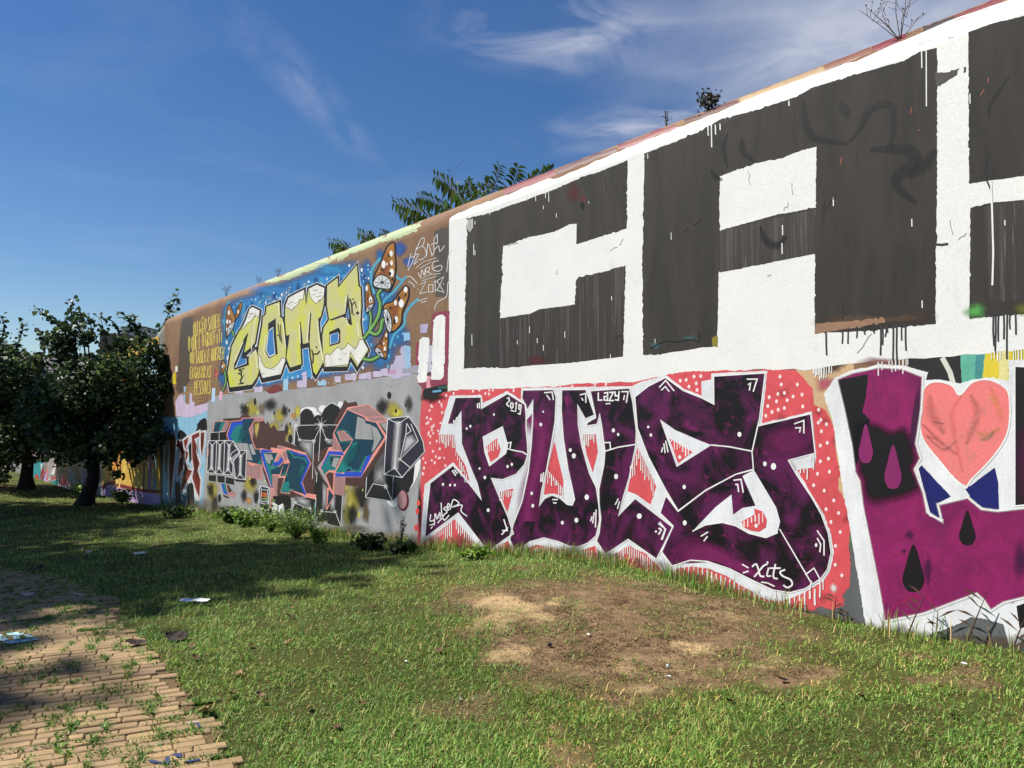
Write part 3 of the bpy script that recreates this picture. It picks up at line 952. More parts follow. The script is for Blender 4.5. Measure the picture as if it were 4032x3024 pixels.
# --- top edge of the wall: old paint on the rounded crest
P = Paint(W1)
P.poly('S', [(1040, 1108), (1120, 1080), (1200, 1046), (1308, 1002), (1417, 954), (1525, 918), (1623, 883), (1655, 872), (1645, 908), (1580, 938), (1504, 956), (1433, 981), (1363, 1013), (1308, 1032), (1243, 1060), (1200, 1075), (1130, 1100), (1090, 1108)], None, 1, 5, mat='flaky_pale_paint')
P.poly('S', [(640, 1235), (760, 1185), (900, 1128), (1030, 1072), (1020, 1090), (900, 1142), (780, 1196), (700, 1238)], rgb(150, 120, 104), 1, 3)
P.poly('S', [(1820, 788), (1880, 762), (1975, 728), (1960, 752), (1900, 778), (1840, 800)], rgb(120, 132, 158), 2, 2)
for x0, x1, w, c in ((1990, 2180, 26, (150, 52, 56)), (2200, 2420, 20, (112, 58, 48)), (2440, 2660, 22, (150, 62, 58)), (2700, 2900, 16, (104, 52, 46)), (2920, 3080, 20, (212, 178, 130)), (3090, 3240, 24, (196, 166, 120)), (3250, 3420, 26, (150, 92, 62)), (3440, 3560, 24, (150, 50, 56)), (3640, 3760, 18, (76, 62, 62)), (3760, 3940, 22, (150, 70, 70))):
    yy = lambda x: 1240 - .3875 * (x - 690)
    P.line('S', [(x0 + (x1 - x0) * k / 6, yy(x0 + (x1 - x0) * k / 6) + 18 + random.uniform(-3, 5)) for k in range(7)], w, rgb(*(int(q * .8) for q in c)), 2)
P.build('crest_paint', wall, 'worn red, tan and pale green paint along the rounded crest')

# --- the big block letters: white ground with dark letters
def f(P):
    P.strip([(1770, 862), (1783, 852), (1800, 842), (1829, 829), (1878, 808), (1960, 780), (2046, 748), (2176, 696), (2182, 707), (2285, 664), (2400, 612), (2550, 552), (2700, 493), (2836, 439), (2962, 384), (3089, 339), (3206, 298), (3288, 267), (3387, 237), (3514, 176), (3604, 145), (3650, 118), (3722, 90), (3785, 68), (3876, 36), (3966, 5), (4400, -165)],
            [(1755, 1540), (1787, 1537), (2020, 1528), (2180, 1520), (2300, 1510), (2520, 1500), (2580, 1486), (2740, 1474), (2820, 1462), (3130, 1455), (3210, 1452), (3300, 1440), (3440, 1425), (3570, 1418), (3830, 1400), (4032, 1378), (4400, 1340)], 3, 'white_emulsion', .10, .006)
    P.poly('S', [(1787, 1534), (1764, 1541), (1768, 1250), (1781, 870), (1800, 860), (1800, 1532)], None, 3, 1.4, mat='white_emulsion')
big = sub('mural', wall, f, 'white ground with huge dark block letters C A R')
sub('letter', big, lambda P: (P.poly('F', [(232, 432), (380, 395), (600, 315), (800, 245), (1000, 150), (1100, 125), (1280, 50), (1275, 495), (945, 603), (948, 465), (900, 470), (800, 520), (620, 560), (515, 600), (467, 612), (445, 1085), (640, 1055), (700, 1025), (935, 995), (945, 825), (1265, 740), (1250, 1335), (900, 1375), (700, 1388), (500, 1408), (300, 1405), (210, 1412)], None, 4, 1.5, mat='dark_emulsion'),
    P.poly('F', [(447, 1086), (640, 1056), (700, 1026), (935, 997), (946, 827), (1264, 742), (1250, 1333), (900, 1372), (700, 1386), (442, 1402)], None, 5, 1.0, mat='rain_streaked_emulsion'),
    P.poly('F', [(975, 290), (1005, 280), (1000, 345), (975, 350)], rgb(92, 30, 32), 5, 1), P.poly('F', [(968, 330), (985, 318), (1000, 345), (990, 380), (972, 365)], rgb(10, 10, 10), 6, 1.5),
    P.blob('F', 930, 260, 60, 80, rgb(110, 34, 34), 5, .1, .5), P.blob('F', 690, 1360, 80, 40, rgb(104, 40, 44), 6, .1, .7)), 'letter C in dark emulsion')
sub('letter', big, lambda P: (P.poly('S', [(2538, 606), (2600, 580), (2740, 526), (2840, 470), (2990, 430), (3140, 380), (3200, 345), (3400, 285), (3560, 240), (3620, 205), (3690, 187), (3690, 700), (3685, 1050), (3684, 1275), (3440, 1300), (3210, 1313), (3208, 1200), (3210, 1000), (2830, 1070), (2824, 1362), (2760, 1370), (2600, 1395), (2532, 1398), (2530, 1000)], None, 4, 1.6, mat='dark_emulsion'),
    P.poly('G', [(150, 1003), (564, 911), (558, 1106), (150, 1186)], None, 5, 1.0, mat='rain_streaked_emulsion'),
    P.poly('G', [(150, 768), (300, 712), (420, 690), (500, 655), (570, 640), (566, 905), (400, 935), (148, 1005)], None, 6, 1.4, mat='white_emulsion'),
    P.poly('G', [(565, 1410), (700, 1400), (860, 1385), (870, 1405), (700, 1432), (565, 1455)], rgb(150, 116, 92), 6, 2.0),
    P.soft('G', [(560, 1375), (760, 1365), (900, 1380), (1080, 1350), (1085, 1400), (800, 1415), (565, 1430)], rgb(86, 68, 54), 5, .5, True, .8)), 'letter A in dark emulsion')
sub('letter', big, lambda P: (P.poly('G', [(1230, 140), (1330, 105), (1473, 68), (1900, -100), (1900, 680), (1473, 765), (1350, 782), (1235, 800)], None, 4, 1.6, mat='dark_emulsion'),
    P.poly('G', [(1240, 905), (1350, 880), (1473, 870), (1900, 810), (1900, 1320), (1473, 1366), (1330, 1378), (1235, 1388)], None, 4, 1.6, mat='dark_emulsion'),
    P.poly('G', [(1300, 900), (1473, 872), (1473, 1310), (1320, 1320)], None, 5, 1.0, mat='rain_streaked_emulsion'),
    P.blob('G', 1260, 1355, 55, 40, rgb(92, 170, 84), 6, .2, .9), P.blob('G', 1465, 1350, 40, 40, rgb(110, 110, 40), 6, .2, .7)), 'letter R in dark emulsion, cut by the frame')


def f(P):
    for x, y in ((1110, 345), (1150, 335)):
        P.poly('G', [(1092, 322), (1125, 318), (1160, 308), (1190, 300), (1180, 325), (1150, 345), (1110, 368), (1092, 366)], rgb(60, 56, 54), 7, 2.5)
    P.poly('G', [(1210, 292), (1220, 292), (1220, 312), (1212, 318)], rgb(60, 52, 60), 7, .8)
    P.line('G', [(1088, 1064), (1115, 1066), (1140, 1062)], 10, rgb(52, 50, 50), 7)
    P.line('G', [(1318, 660), (1303, 720), (1305, 770), (1330, 830), (1335, 880)], 7, rgb(30, 28, 28), 7)
    P.line('G', [(1330, 790), (1335, 920), (1340, 1100), (1336, 1240)], 8, WHITE, 8)
    for p, w in (([(515, 450), (520, 520), (545, 590), (600, 610), (690, 625)], 26), ([(180, 590), (165, 640), (180, 720)], 16), ([(245, 610), (250, 660), (290, 695)], 22), ([(115, 750), (130, 770), (150, 780)], 22),
                 ([(720, 610), (760, 560), (790, 490), (850, 455), (900, 470), (905, 560), (895, 620)], 26), ([(825, 650), (900, 650), (990, 660), (990, 720), (930, 760), (920, 810), (985, 870)], 44), ([(1080, 665), (1040, 720), (990, 760)], 40), ([(680, 460), (705, 500)], 34), ([(330, 1000), (350, 1050), (400, 1070), (430, 1040)], 30), ([(1410, 330), (1330, 450), (1320, 510)], 12)):
        P.line('G', p, w * 1.7, (*rgb(28, 27, 28)[:3], .7), 7, smooth=True, soft=True, taper=True)
    for p in ([(1320, 340), (1316, 362)], [(1300, 390), (1285, 415)], [(985, 470), (980, 495)], [(1015, 565), (1018, 570)], [(680, 685), (675, 715)]):
        P.line('G', p, 5, rgb(150, 88, 60), 8, taper=True)
    r = random.Random(5)
    for z, x, y, w, h in (('F', 1170, 645, 40, -25), ('F', 1225, 610, 30, -45), ('G', 462, 800, 4, 50), ('G', 272, 745, 4, 60), ('G', 430, 910, 20, -20), ('G', 355, 1205, 18, -12), ('G', 1010, 195, 60, -25), ('G', 1150, 960, 8, 60), ('G', 1190, 1040, 30, -30), ('G', 1140, 170, 20, -10), ('F', 810, 800, 12, -30), ('F', 505, 605, 60, -14), ('G', 680, 1345, 4, 40), ('G', 40, 985, 20, -30), ('G', 620, 900, 30, -40), ('F', 1130, 150, 6, 110), ('F', 1650, 520, 30, -30), ('F', 1700, 900, 20, 40), ('F', 1205, 1210, 40, -14), ('G', 810, 1450, -60, 90)):
        q = [(x + w * t_ + r.gauss(0, 3), y + h * t_ + r.gauss(0, 3)) for t_ in (0, .3, .6, 1)]
        dark = (z == 'F' and 1380 < x or (z == 'G' and (600 < x < 700 or x < 140))) or (z == 'F' and x in (1130, 1205))
        P.line(z, q, 5, (*(rgb(24, 22, 22) if dark else rgb(150, 148, 146))[:3], .9), 8, soft=True)
        P.line(z, [(a_ - 3, b_ - 4) for a_, b_ in q], 4, (*(rgb(90, 84, 80) if dark else rgb(250, 250, 250))[:3], .8), 8, soft=True)  # offset pale line paints the lit edge of each crack
    P.blob('F', 1460, 1262, 40, 26, rgb(84, 132, 136), 7, .1, .7); P.blob('F', 1685, 1212, 60, 20, rgb(80, 120, 124), 7, .1, .6)
    P.line('F', [(1430, 1282), (1520, 1235), (1600, 1238), (1700, 1222), (1742, 1240), (1750, 1175)], 8, rgb(24, 24, 26), 8, smooth=True)
    P.poly('F', [(1830, 1212), (1868, 1195), (1868, 1270), (1833, 1266)], rgb(140, 126, 40), 8, 1)
sub('stain_and_edge_light', big, f, 'old black tag smears and chipped plaster with painted light edges')


def f(P):
    # white runs below the top band, black runs below the letters
    for x, y, l in ((1028, 225, 70), (1048, 222, 240), (98, 545, 45), (113, 540, 100), (130, 545, 40), (150, 540, 25), (643, 862, 34), (985, 955, 30), (1030, 1310, 30), (422, 982, 40), (420, 1060, 45), (450, 440, 20), (1238, 410, 40), (1390, 960, 20)):
        P.line('G', [(x, y), (x + 1, y + l)], 5, WHITE, 8)
    for x, y, l in ((235, 440, 60), (243, 440, 75), (251, 438, 80), (259, 436, 70), (267, 434, 60), (283, 450, 20), (275, 600, 70), (283, 640, 28), (263, 1190, 70), (380, 395, 12), (620, 285, 30), (680, 290, 28), (744, 258, 40), (765, 262, 60), (730, 350, 20), (815, 400, 24), (1412, 10, 30), (1027, 320, 12), (1565, 525, 45), (1460, 1220, 25), (690, 1215, 30), (640, 1140, 40), (730, 1260, 35), (870, 1170, 40), (1168, 1320, 30), (560, 1230, 22), (1176, 940, 25)):
        P.line('F', [(x, y), (x + 1, y + l)], 4, WHITE, 8)
    for x, y, l in ((612, 1455, 90), (684, 1440, 55), (708, 1435, 60), (745, 1430, 40), (778, 1425, 30), (850, 1425, 120), (858, 1430, 70), (872, 1425, 40), (905, 1422, 150), (920, 1420, 165), (940, 1420, 60), (958, 1420, 105), (1340, 1375, 130), (1350, 1378, 160), (1362, 1375, 110), (1385, 1375, 100), (1400, 1372, 190), (1412, 1372, 60), (1436, 1370, 85), (880, 1425, 22), (820, 1428, 22)):
        P.line('G', [(x, y - 6), (x + random.uniform(-2, 2), y + l * .5), (x + random.uniform(-3, 3), y + l)], 6 if l < 80 else 7, rgb(58, 56, 54), 9)
    P.drips('E', [5, 14, 22, 30, 38, 46, 58, 70, 84, 96, 330, 350, 385, 400, 418, 436, 455, 470, 478, 900, 915, 930, 945, 1010, 1022, 1035, 1050], lambda x: 195 - .095 * x, 55, 5, WHITE, 9)
sub('drip', big, f, 'white and black paint runs')

# --- tan, black, teal and yellow strip showing above the purple letters; grey foot of the wall
def f(P):
    P.poly('D', [(940, 60), (1300, 20), (1300, 1100), (1250, 1000), (1150, 500), (1000, 150)], rgb(206, 172, 132), 1)
    P.poly('E', [(480, 130), (760, 110), (745, 300), (480, 300)], rgb(40, 38, 38), 2)
    P.line('E', [(655, 145), (690, 210), (715, 300)], 26, rgb(214, 214, 204), 3)
    P.poly('E', [(742, 120), (880, 105), (860, 280), (750, 280)], rgb(96, 176, 152), 2, 2)
    P.poly('E', [(820, 120), (860, 115), (850, 280), (810, 280)], rgb(70, 140, 140), 3, 2)
    P.poly('E', [(868, 105), (1000, 95), (1000, 280), (850, 280)], rgb(222, 200, 58), 3, 2)
    P.poly('E', [(930, 105), (985, 100), (985, 280), (940, 280)], rgb(226, 216, 150), 4, 2)
    P.poly('E', [(985, 95), (1400, 60), (1400, 300), (985, 300)], rgb(214, 204, 70), 2, 2)
    P.blob('E', 90, 180, 90, 50, rgb(70, 50, 46), 2, .3, .9); P.blob('E', 60, 270, 60, 50, rgb(190, 92, 110), 3, .2, .8); P.blob('E', 330, 160, 120, 30, rgb(140, 92, 86), 3, .2, .8)
    P.poly('D', [(1230, 900), (1400, 900), (2400, 900), (2400, 1900), (900, 1900), (300, 1500), (250, 1290), (700, 1400)], rgb(96, 98, 100), 1)
    P.blob('D', 1290, 1090, 40, 90, rgb(110, 140, 90), 2, .2, .7)
strip = sub('mural', wall, f, 'strips of tan, black, teal and yellow paint above a grey foot')

# --- coral and purple piece
def f(P):
    P.poly('C', [(118, 250), (200, 235), (300, 260), (470, 235), (835, 228), (840, 215), (1065, 215), (1100, 208), (1350, 190), (1640, 175), (1680, 165), (1850, 140), (1900, 128), (2028, 140), (2400, 95), (2400, 1900), (2028, 1640), (1900, 1610), (1500, 1500), (80, 1420), (90, 1100), (112, 800), (98, 500)], None, 2, 2, mat='coral_spray')
    P.poly('D', [(-300, 330), (0, 200), (200, 108), (350, 94), (780, 84), (950, 86), (1000, 130), (1055, 200), (1062, 290), (1135, 325), (1180, 420), (1195, 600), (1218, 690), (1208, 790), (1258, 880), (1282, 1000), (1270, 1120), (1282, 1230), (1275, 1370), (1235, 1420), (1240, 1480), (1180, 1512), (1100, 1490), (1050, 1520), (960, 1500), (890, 1535), (800, 1490), (700, 1475), (600, 1430), (500, 1405), (400, 1345), (300, 1335), (200, 1320), (-300, 1200)], None, 3, 1.5, False, mat='coral_spray')
    P.blob('C', 190, 300, 100, 60, rgb(30, 22, 24), 3, .3, .95); P.poly('C', [(122, 248), (295, 205), (297, 262), (190, 300), (122, 320)], rgb(28, 24, 28), 3, 2)
    P.line('C', [(195, 262), (250, 255)], 14, rgb(110, 172, 210), 4); P.line('C', [(235, 235), (290, 228)], 18, rgb(44, 92, 82), 4)
    P.blob('C', 98, 1120, 20, 260, rgb(30, 24, 24), 4, .3, .9); P.blob('C', 300, 1420, 200, 60, rgb(40, 30, 34), 4, .3, .9)
    for x, y, c in ((88, 1070, (230, 96, 60)), (80, 1130, (226, 70, 74)), (70, 1250, (220, 70, 74)), (265, 1385, (206, 70, 66)), (352, 1400, (206, 80, 70))): P.oval('C', x, y, 13, 22, rgb(*c), 5)
    for k in range(26): P.oval('C', random.uniform(240, 440), random.uniform(1400, 1460), 5, 5, rgb(72, 142, 176), 5, 7)
    P.poly('C', [(80, 100), (293, 60), (296, 215), (120, 245), (80, 195)], rgb(142, 62, 76), 2, 1)
    P.poly('C', [(150, 20), (185, 20), (178, 150), (148, 150)], rgb(64, 60, 66), 3); P.poly('C', [(148, 148), (180, 148), (178, 238), (146, 240)], rgb(226, 160, 172), 3)
puls = sub('mural', wall, f, 'coral spray ground behind purple letters PULS')

P_L = [(355, 303), (545, 300), (548, 382), (735, 275), (865, 355), (872, 440), (870, 520), (882, 640), (885, 715), (862, 790), (800, 862), (700, 902), (622, 893), (660, 985), (740, 1170), (778, 1292), (602, 1418), (570, 1395), (378, 1145), (135, 1325), (150, 1130), (172, 925), (340, 795), (440, 905), (545, 1045), (515, 930), (460, 800), (400, 640), (398, 410), (345, 500), (297, 498)]
U_L = [(845, 250), (1068, 245), (1090, 300), (1082, 480), (1055, 640), (1020, 830), (985, 980), (968, 1088), (1005, 1035), (1060, 1012), (1120, 1035), (1170, 1080), (1205, 1085), (1222, 1045), (1205, 960), (1175, 830), (1140, 600), (1125, 400), (1128, 248), (1305, 245), (1335, 330), (1370, 432), (1300, 463), (1245, 360), (1250, 500), (1275, 650), (1330, 850), (1382, 960), (1402, 1100), (1405, 1200), (1380, 1310), (1320, 1362), (1250, 1390), (1180, 1383), (1100, 1350), (1000, 1325), (900, 1352), (840, 1395), (800, 1440), (750, 1335), (775, 1230), (840, 1060), (885, 850), (908, 640), (917, 480), (920, 325), (878, 400), (868, 365), (838, 310)]
L_L = [(1335, 255), (1622, 235), (1645, 330), (1672, 545), (1668, 650), (1620, 890), (1580, 1020), (1543, 1160), (1662, 1035), (1935, 1245), (1818, 1480), (1612, 1335), (1447, 1445), (1380, 1345), (1400, 1290), (1412, 1180), (1400, 1080), (1398, 970), (1435, 790), (1442, 690), (1420, 520), (1405, 425), (1388, 500), (1303, 513), (1315, 485), (1375, 450), (1372, 430)]
S1_L = [(0, 245), (80, 182), (183, 130), (290, 208), (400, 252), (470, 288), (468, 122), (775, 103), (742, 370), (697, 568), (705, 675), (600, 705), (420, 800), (258, 922), (185, 800), (80, 600), (15, 430)]
S2_L = [(730, 418), (1045, 345), (1072, 580), (913, 622), (960, 705), (1050, 840), (1110, 945), (1150, 1055), (1167, 1170), (1145, 1270), (1105, 1325), (1010, 1385), (920, 1408), (820, 1392), (700, 1335), (560, 1265), (430, 1222), (330, 1215), (222, 1250), (160, 1165), (228, 1012), (150, 935), (185, 830), (258, 925), (420, 802), (600, 705), (705, 678), (697, 570)]
CtoD = lambda pts: [((1600 + x * .54241 - 2500) / .66305, (1400 + y * .54241 - 1400) / .66305) for x, y in pts]


def f(P):
    Wc = CtoD([(318, 290), (548, 286), (556, 345), (735, 256), (830, 318), (835, 236), (1100, 230), (1640, 222), (1700, 192)]) + [(183, 116), (290, 195), (397, 240), (395, 152), (455, 142), (455, 106), (786, 90), (756, 402), (1052, 332), (1078, 590), (1066, 662), (966, 682), (1060, 840), (1125, 945), (1165, 1060), (1182, 1170), (1160, 1280), (1118, 1342), (1000, 1412), (920, 1442), (860, 1462), (760, 1440), (640, 1372), (540, 1305), (430, 1262), (330, 1252), (250, 1265), (185, 1302)] \
        + CtoD([(1800, 1498), (1740, 1440), (1620, 1378), (1450, 1478), (1370, 1382), (1250, 1422), (1100, 1402), (950, 1372), (880, 1402), (798, 1474), (735, 1345), (600, 1444), (560, 1432), (350, 1187), (100, 1376), (118, 1150), (135, 932), (340, 775), (462, 918), (430, 800), (360, 690), (352, 575), (233, 573), (275, 430)])
    P.poly('D', Wc, rgb(222, 224, 228, .88), 4, .8)
    for p in (CtoD([(675, 990), (780, 965), (735, 1142)]), CtoD([(1075, 620), (1140, 900), (1140, 1020), (1070, 1000), (998, 1010), (1020, 850)]), CtoD([(1280, 570), (1375, 568), (1392, 700), (1355, 850), (1310, 720)]), CtoD([(1682, 668), (1815, 950), (1775, 1082), (1665, 1005), (1608, 985), (1640, 800)])):
        P.poly('D', p, None, 5, .6, mat='coral_spray')
sub('outline', puls, f, 'white block shading behind the purple letters')


def letter(z, pts, holes, label, w=7, sprays=()):
    def f(P):
        P.poly(z, pts, None, 6, .4, mat='purple_black_spray')
        for q in sprays: P.line(z, [((q[i][0] + q[-1 - i][0]) / 2, (q[i][1] + q[-1 - i][1]) / 2) for i in range(len(q) // 2)], 190, (*rgb(122, 30, 92)[:3], .95), 7, smooth=True, soft=True)
        P.line(z, pts, w * 2.6, (*WHITE[:3], .55), 7, closed=True, soft=True); P.line(z, pts, w, WHITE, 8, closed=True)
        for h, hc, lay in holes: P.poly(z, h, hc, lay, .4, mat='coral_spray' if hc is None else 0); P.line(z, h, w * .6, WHITE, lay + 1, closed=True)
    return sub('letter', puls, f, label)


letter('C', P_L, [([(558, 590), (700, 515), (738, 650), (725, 710), (605, 802), (570, 700)], rgb(224, 226, 228, .88), 9), ([(575, 660), (660, 597), (690, 680), (670, 738), (612, 778)], None, 11)], 'letter P sprayed purple and black')
letter('C', U_L, [], 'letter U sprayed purple and black', sprays=[[(935, 380), (1075, 270), (1070, 480), (1030, 680), (970, 900), (880, 1100), (800, 1390), (765, 1320), (850, 1080), (900, 850), (925, 600)]])
letter('C', L_L, [], 'letter L sprayed purple and black')


def f(P):
    P.poly('D', S2_L, None, 6, .4, mat='purple_black_spray'); P.soft('D', [(185, 1160), (300, 1060), (500, 1120), (760, 1270), (900, 1380), (700, 1320), (430, 1215), (230, 1240)], rgb(118, 28, 88), 7, .5, True, .9); P.soft('D', [(760, 440), (1035, 370), (1055, 560), (900, 610), (800, 600)], rgb(112, 26, 84), 7, .4, True, .75); P.line('D', S2_L, 7, WHITE, 8, closed=True)
    P.poly('D', S1_L, None, 7, .4, mat='purple_black_spray'); P.line('D', S1_L, 7, WHITE, 8, closed=True)
    wsh = rgb(226, 228, 232, .88)
    P.poly('D', [(150, 378), (240, 442), (380, 502), (455, 532), (250, 662)], wsh, 9); P.poly('D', [(205, 490), (270, 530), (345, 572), (258, 640)], None, 11, mat='coral_spray')
    P.poly('D', [(708, 680), (640, 715), (700, 850), (718, 892), (640, 905), (585, 945), (575, 825), (480, 900), (345, 1042), (420, 1005), (520, 990), (600, 1010), (680, 1055), (780, 1080), (848, 1052), (864, 985), (840, 900), (780, 800)], wsh, 9)
    P.poly('D', [(636, 985), (715, 942), (708, 908), (762, 925), (786, 975), (780, 1020), (740, 1046), (690, 1040), (645, 1018)], None, 11, mat='coral_spray')
    P.line('D', [(697, 568), (560, 541), (455, 531)], 8, WHITE, 11)
    P.line('D', [(862, 1032), (1055, 1360)], 7, WHITE, 11); P.line('D', [(1015, 1300), (1065, 1262), (1100, 1325)], 7, WHITE, 11)
    P.line('D', [(345, 1042), (420, 1005), (520, 990), (600, 1010), (680, 1055), (780, 1080), (848, 1052)], 8, WHITE, 11)
sub('letter', puls, f, 'letter S sprayed purple and black')


def f(P):
    w = WHITE
    for x, y, r in ((638, 428, 7), (467, 513, 8), (440, 530, 7), (996, 408, 6), (978, 500, 11), (534, 820, 7), (572, 885, 10), (737, 805, 9), (768, 790, 9), (268, 935, 9), (320, 940, 8), (354, 940, 8), (596, 1122, 11), (912, 1000, 10), (920, 1090, 11), (1192, 686, 11), (1218, 728, 15), (1312, 1028, 16), (1135, 1213, 11), (1237, 1195, 14), (1505, 543, 12), (1540, 573, 9), (1525, 878, 15), (1690, 1165, 15), (1778, 578, 9), (1760, 518, 7)):
        P.oval('C', x, y, r, r * 1.3, w, 12, 9)
    for x, y, r in ((298, 993, 12), (295, 780, 10), (97, 472, 8), (80, 424, 6), (623, 468, 12), (774, 643, 11), (825, 658, 16), (30, 953, 13), (268, 603, 9), (722, 1010, 10)): P.oval('D', x, y, r, r * 1.3, w, 13, 9)
    for p in ([(1005, 270), (1060, 265), (1070, 320)], [(1022, 288), (1045, 320)], [(1265, 285), (1305, 275), (1305, 340)], [(1275, 310), (1285, 325)], [(1565, 262), (1612, 262), (1600, 340)], [(1585, 290), (1580, 320)], [(518, 350), (520, 380)], [(532, 345), (534, 380)], [(348, 470), (345, 485)], [(368, 450), (362, 480)], [(335, 835), (360, 870)], [(350, 830), (372, 855)], [(700, 1270), (735, 1270), (710, 1190)], [(695, 1298), (738, 1250)], [(978, 915), (982, 860)], [(990, 915), (998, 850)],
              [(1065, 1045), (1100, 1045)], [(1070, 1068), (1090, 1070)], [(1340, 1200), (1350, 1170)], [(1355, 1215), (1366, 1140)], [(1375, 1245), (1380, 1120)], [(1832, 1220), (1885, 1260), (1860, 1335)], [(1835, 1255), (1850, 1265), (1840, 1295)], [(1840, 230), (1885, 180), (1945, 255)], [(1855, 250), (1882, 225), (1910, 260)], [(1520, 1080), (1540, 1040)], [(1535, 1110), (1550, 1060)], [(1855, 700), (1862, 670)], [(1880, 705), (1872, 640)], [(1902, 700), (1885, 620)],
              [(733, 675), (790, 690), (845, 700), (880, 720)], [(735, 635), (762, 630), (755, 668)], [(1443, 695), (1540, 665), (1668, 645)], [(1443, 632), (1480, 630), (1485, 680)]):
        P.line('C', p, 9, w, 12)
    for p in ([(668, 140), (728, 140), (705, 212)], [(675, 172), (688, 165), (682, 205)], [(950, 405), (1005, 385), (1005, 460)], [(955, 430), (985, 428), (980, 455)], [(590, 740), (632, 735), (645, 812)], [(600, 765), (612, 765), (618, 808)], [(395, 1072), (435, 1048)], [(412, 1100), (432, 1075)], [(1085, 1040), (1125, 1100), (1125, 1185)], [(1085, 1085), (1105, 1120), (1100, 1165)], [(640, 1240), (675, 1260)], [(645, 1290), (675, 1280)], [(150, 990), (182, 1030), (160, 1090)], [(150, 1025), (160, 1035), (142, 1060)], [(1040, 1390), (1050, 1340)]):
        P.line('D', p, 8, w, 12)
    P.oval('D', 1078, 1125, 8, 12, w, 12, 8); P.oval('D', 127, 1045, 7, 7, w, 13, 8)
sub('highlight', puls, f, 'white highlight dots and strokes on the purple letters')


def f(P):
    lettering(P, 'C', '2019', [(735, 300), (840, 365), (830, 435), (728, 355)], 9, WHITE, 14, .3)
    P.line('C', [(762, 398), (785, 405)], 8, WHITE, 14)
    lettering(P, 'C', 'LaZY', [(1396, 272), (1548, 262), (1546, 325), (1396, 325)], 10, WHITE, 14, .35)
    P.line('C', [(1452, 350), (1482, 348)], 8, WHITE, 14)
    for p in ([(180, 1155), (175, 1200), (205, 1190), (210, 1145), (205, 1230)], [(215, 1150), (225, 1185), (245, 1140), (248, 1180)], [(255, 1070), (262, 1165), (280, 1150)], [(300, 1095), (275, 1110), (298, 1135), (280, 1150)], [(295, 1115), (318, 1090), (305, 1075), (300, 1120), (325, 1110)], [(325, 1100), (345, 1045), (385, 1075), (335, 1100), (405, 1085), (400, 1130), (442, 1165)], [(230, 1215), (265, 1180), (280, 1195), (312, 1160)], [(172, 1230), (200, 1225)], [(182, 1255), (192, 1240)]):
        P.line('C', p, 8, WHITE, 14, smooth=True)
    for p in ([(700, 1252), (722, 1238), (736, 1270), (746, 1306), (768, 1312)], [(788, 1238), (764, 1250), (736, 1285), (712, 1312)], [(796, 1262), (787, 1306), (808, 1308)], [(836, 1240), (824, 1312), (848, 1325)], [(805, 1262), (865, 1262)], [(892, 1272), (864, 1286), (882, 1310), (925, 1330), (936, 1360), (908, 1377), (885, 1364)]):
        P.line('D', p, 10, WHITE, 14, smooth=True)
    P.oval('D', 790, 1228, 7, 7, WHITE, 14, 8); P.line('D', [(755, 1345), (790, 1350), (830, 1370)], 8, WHITE, 14)
sub('signature', puls, f, 'white signatures and the year on the purple letters')


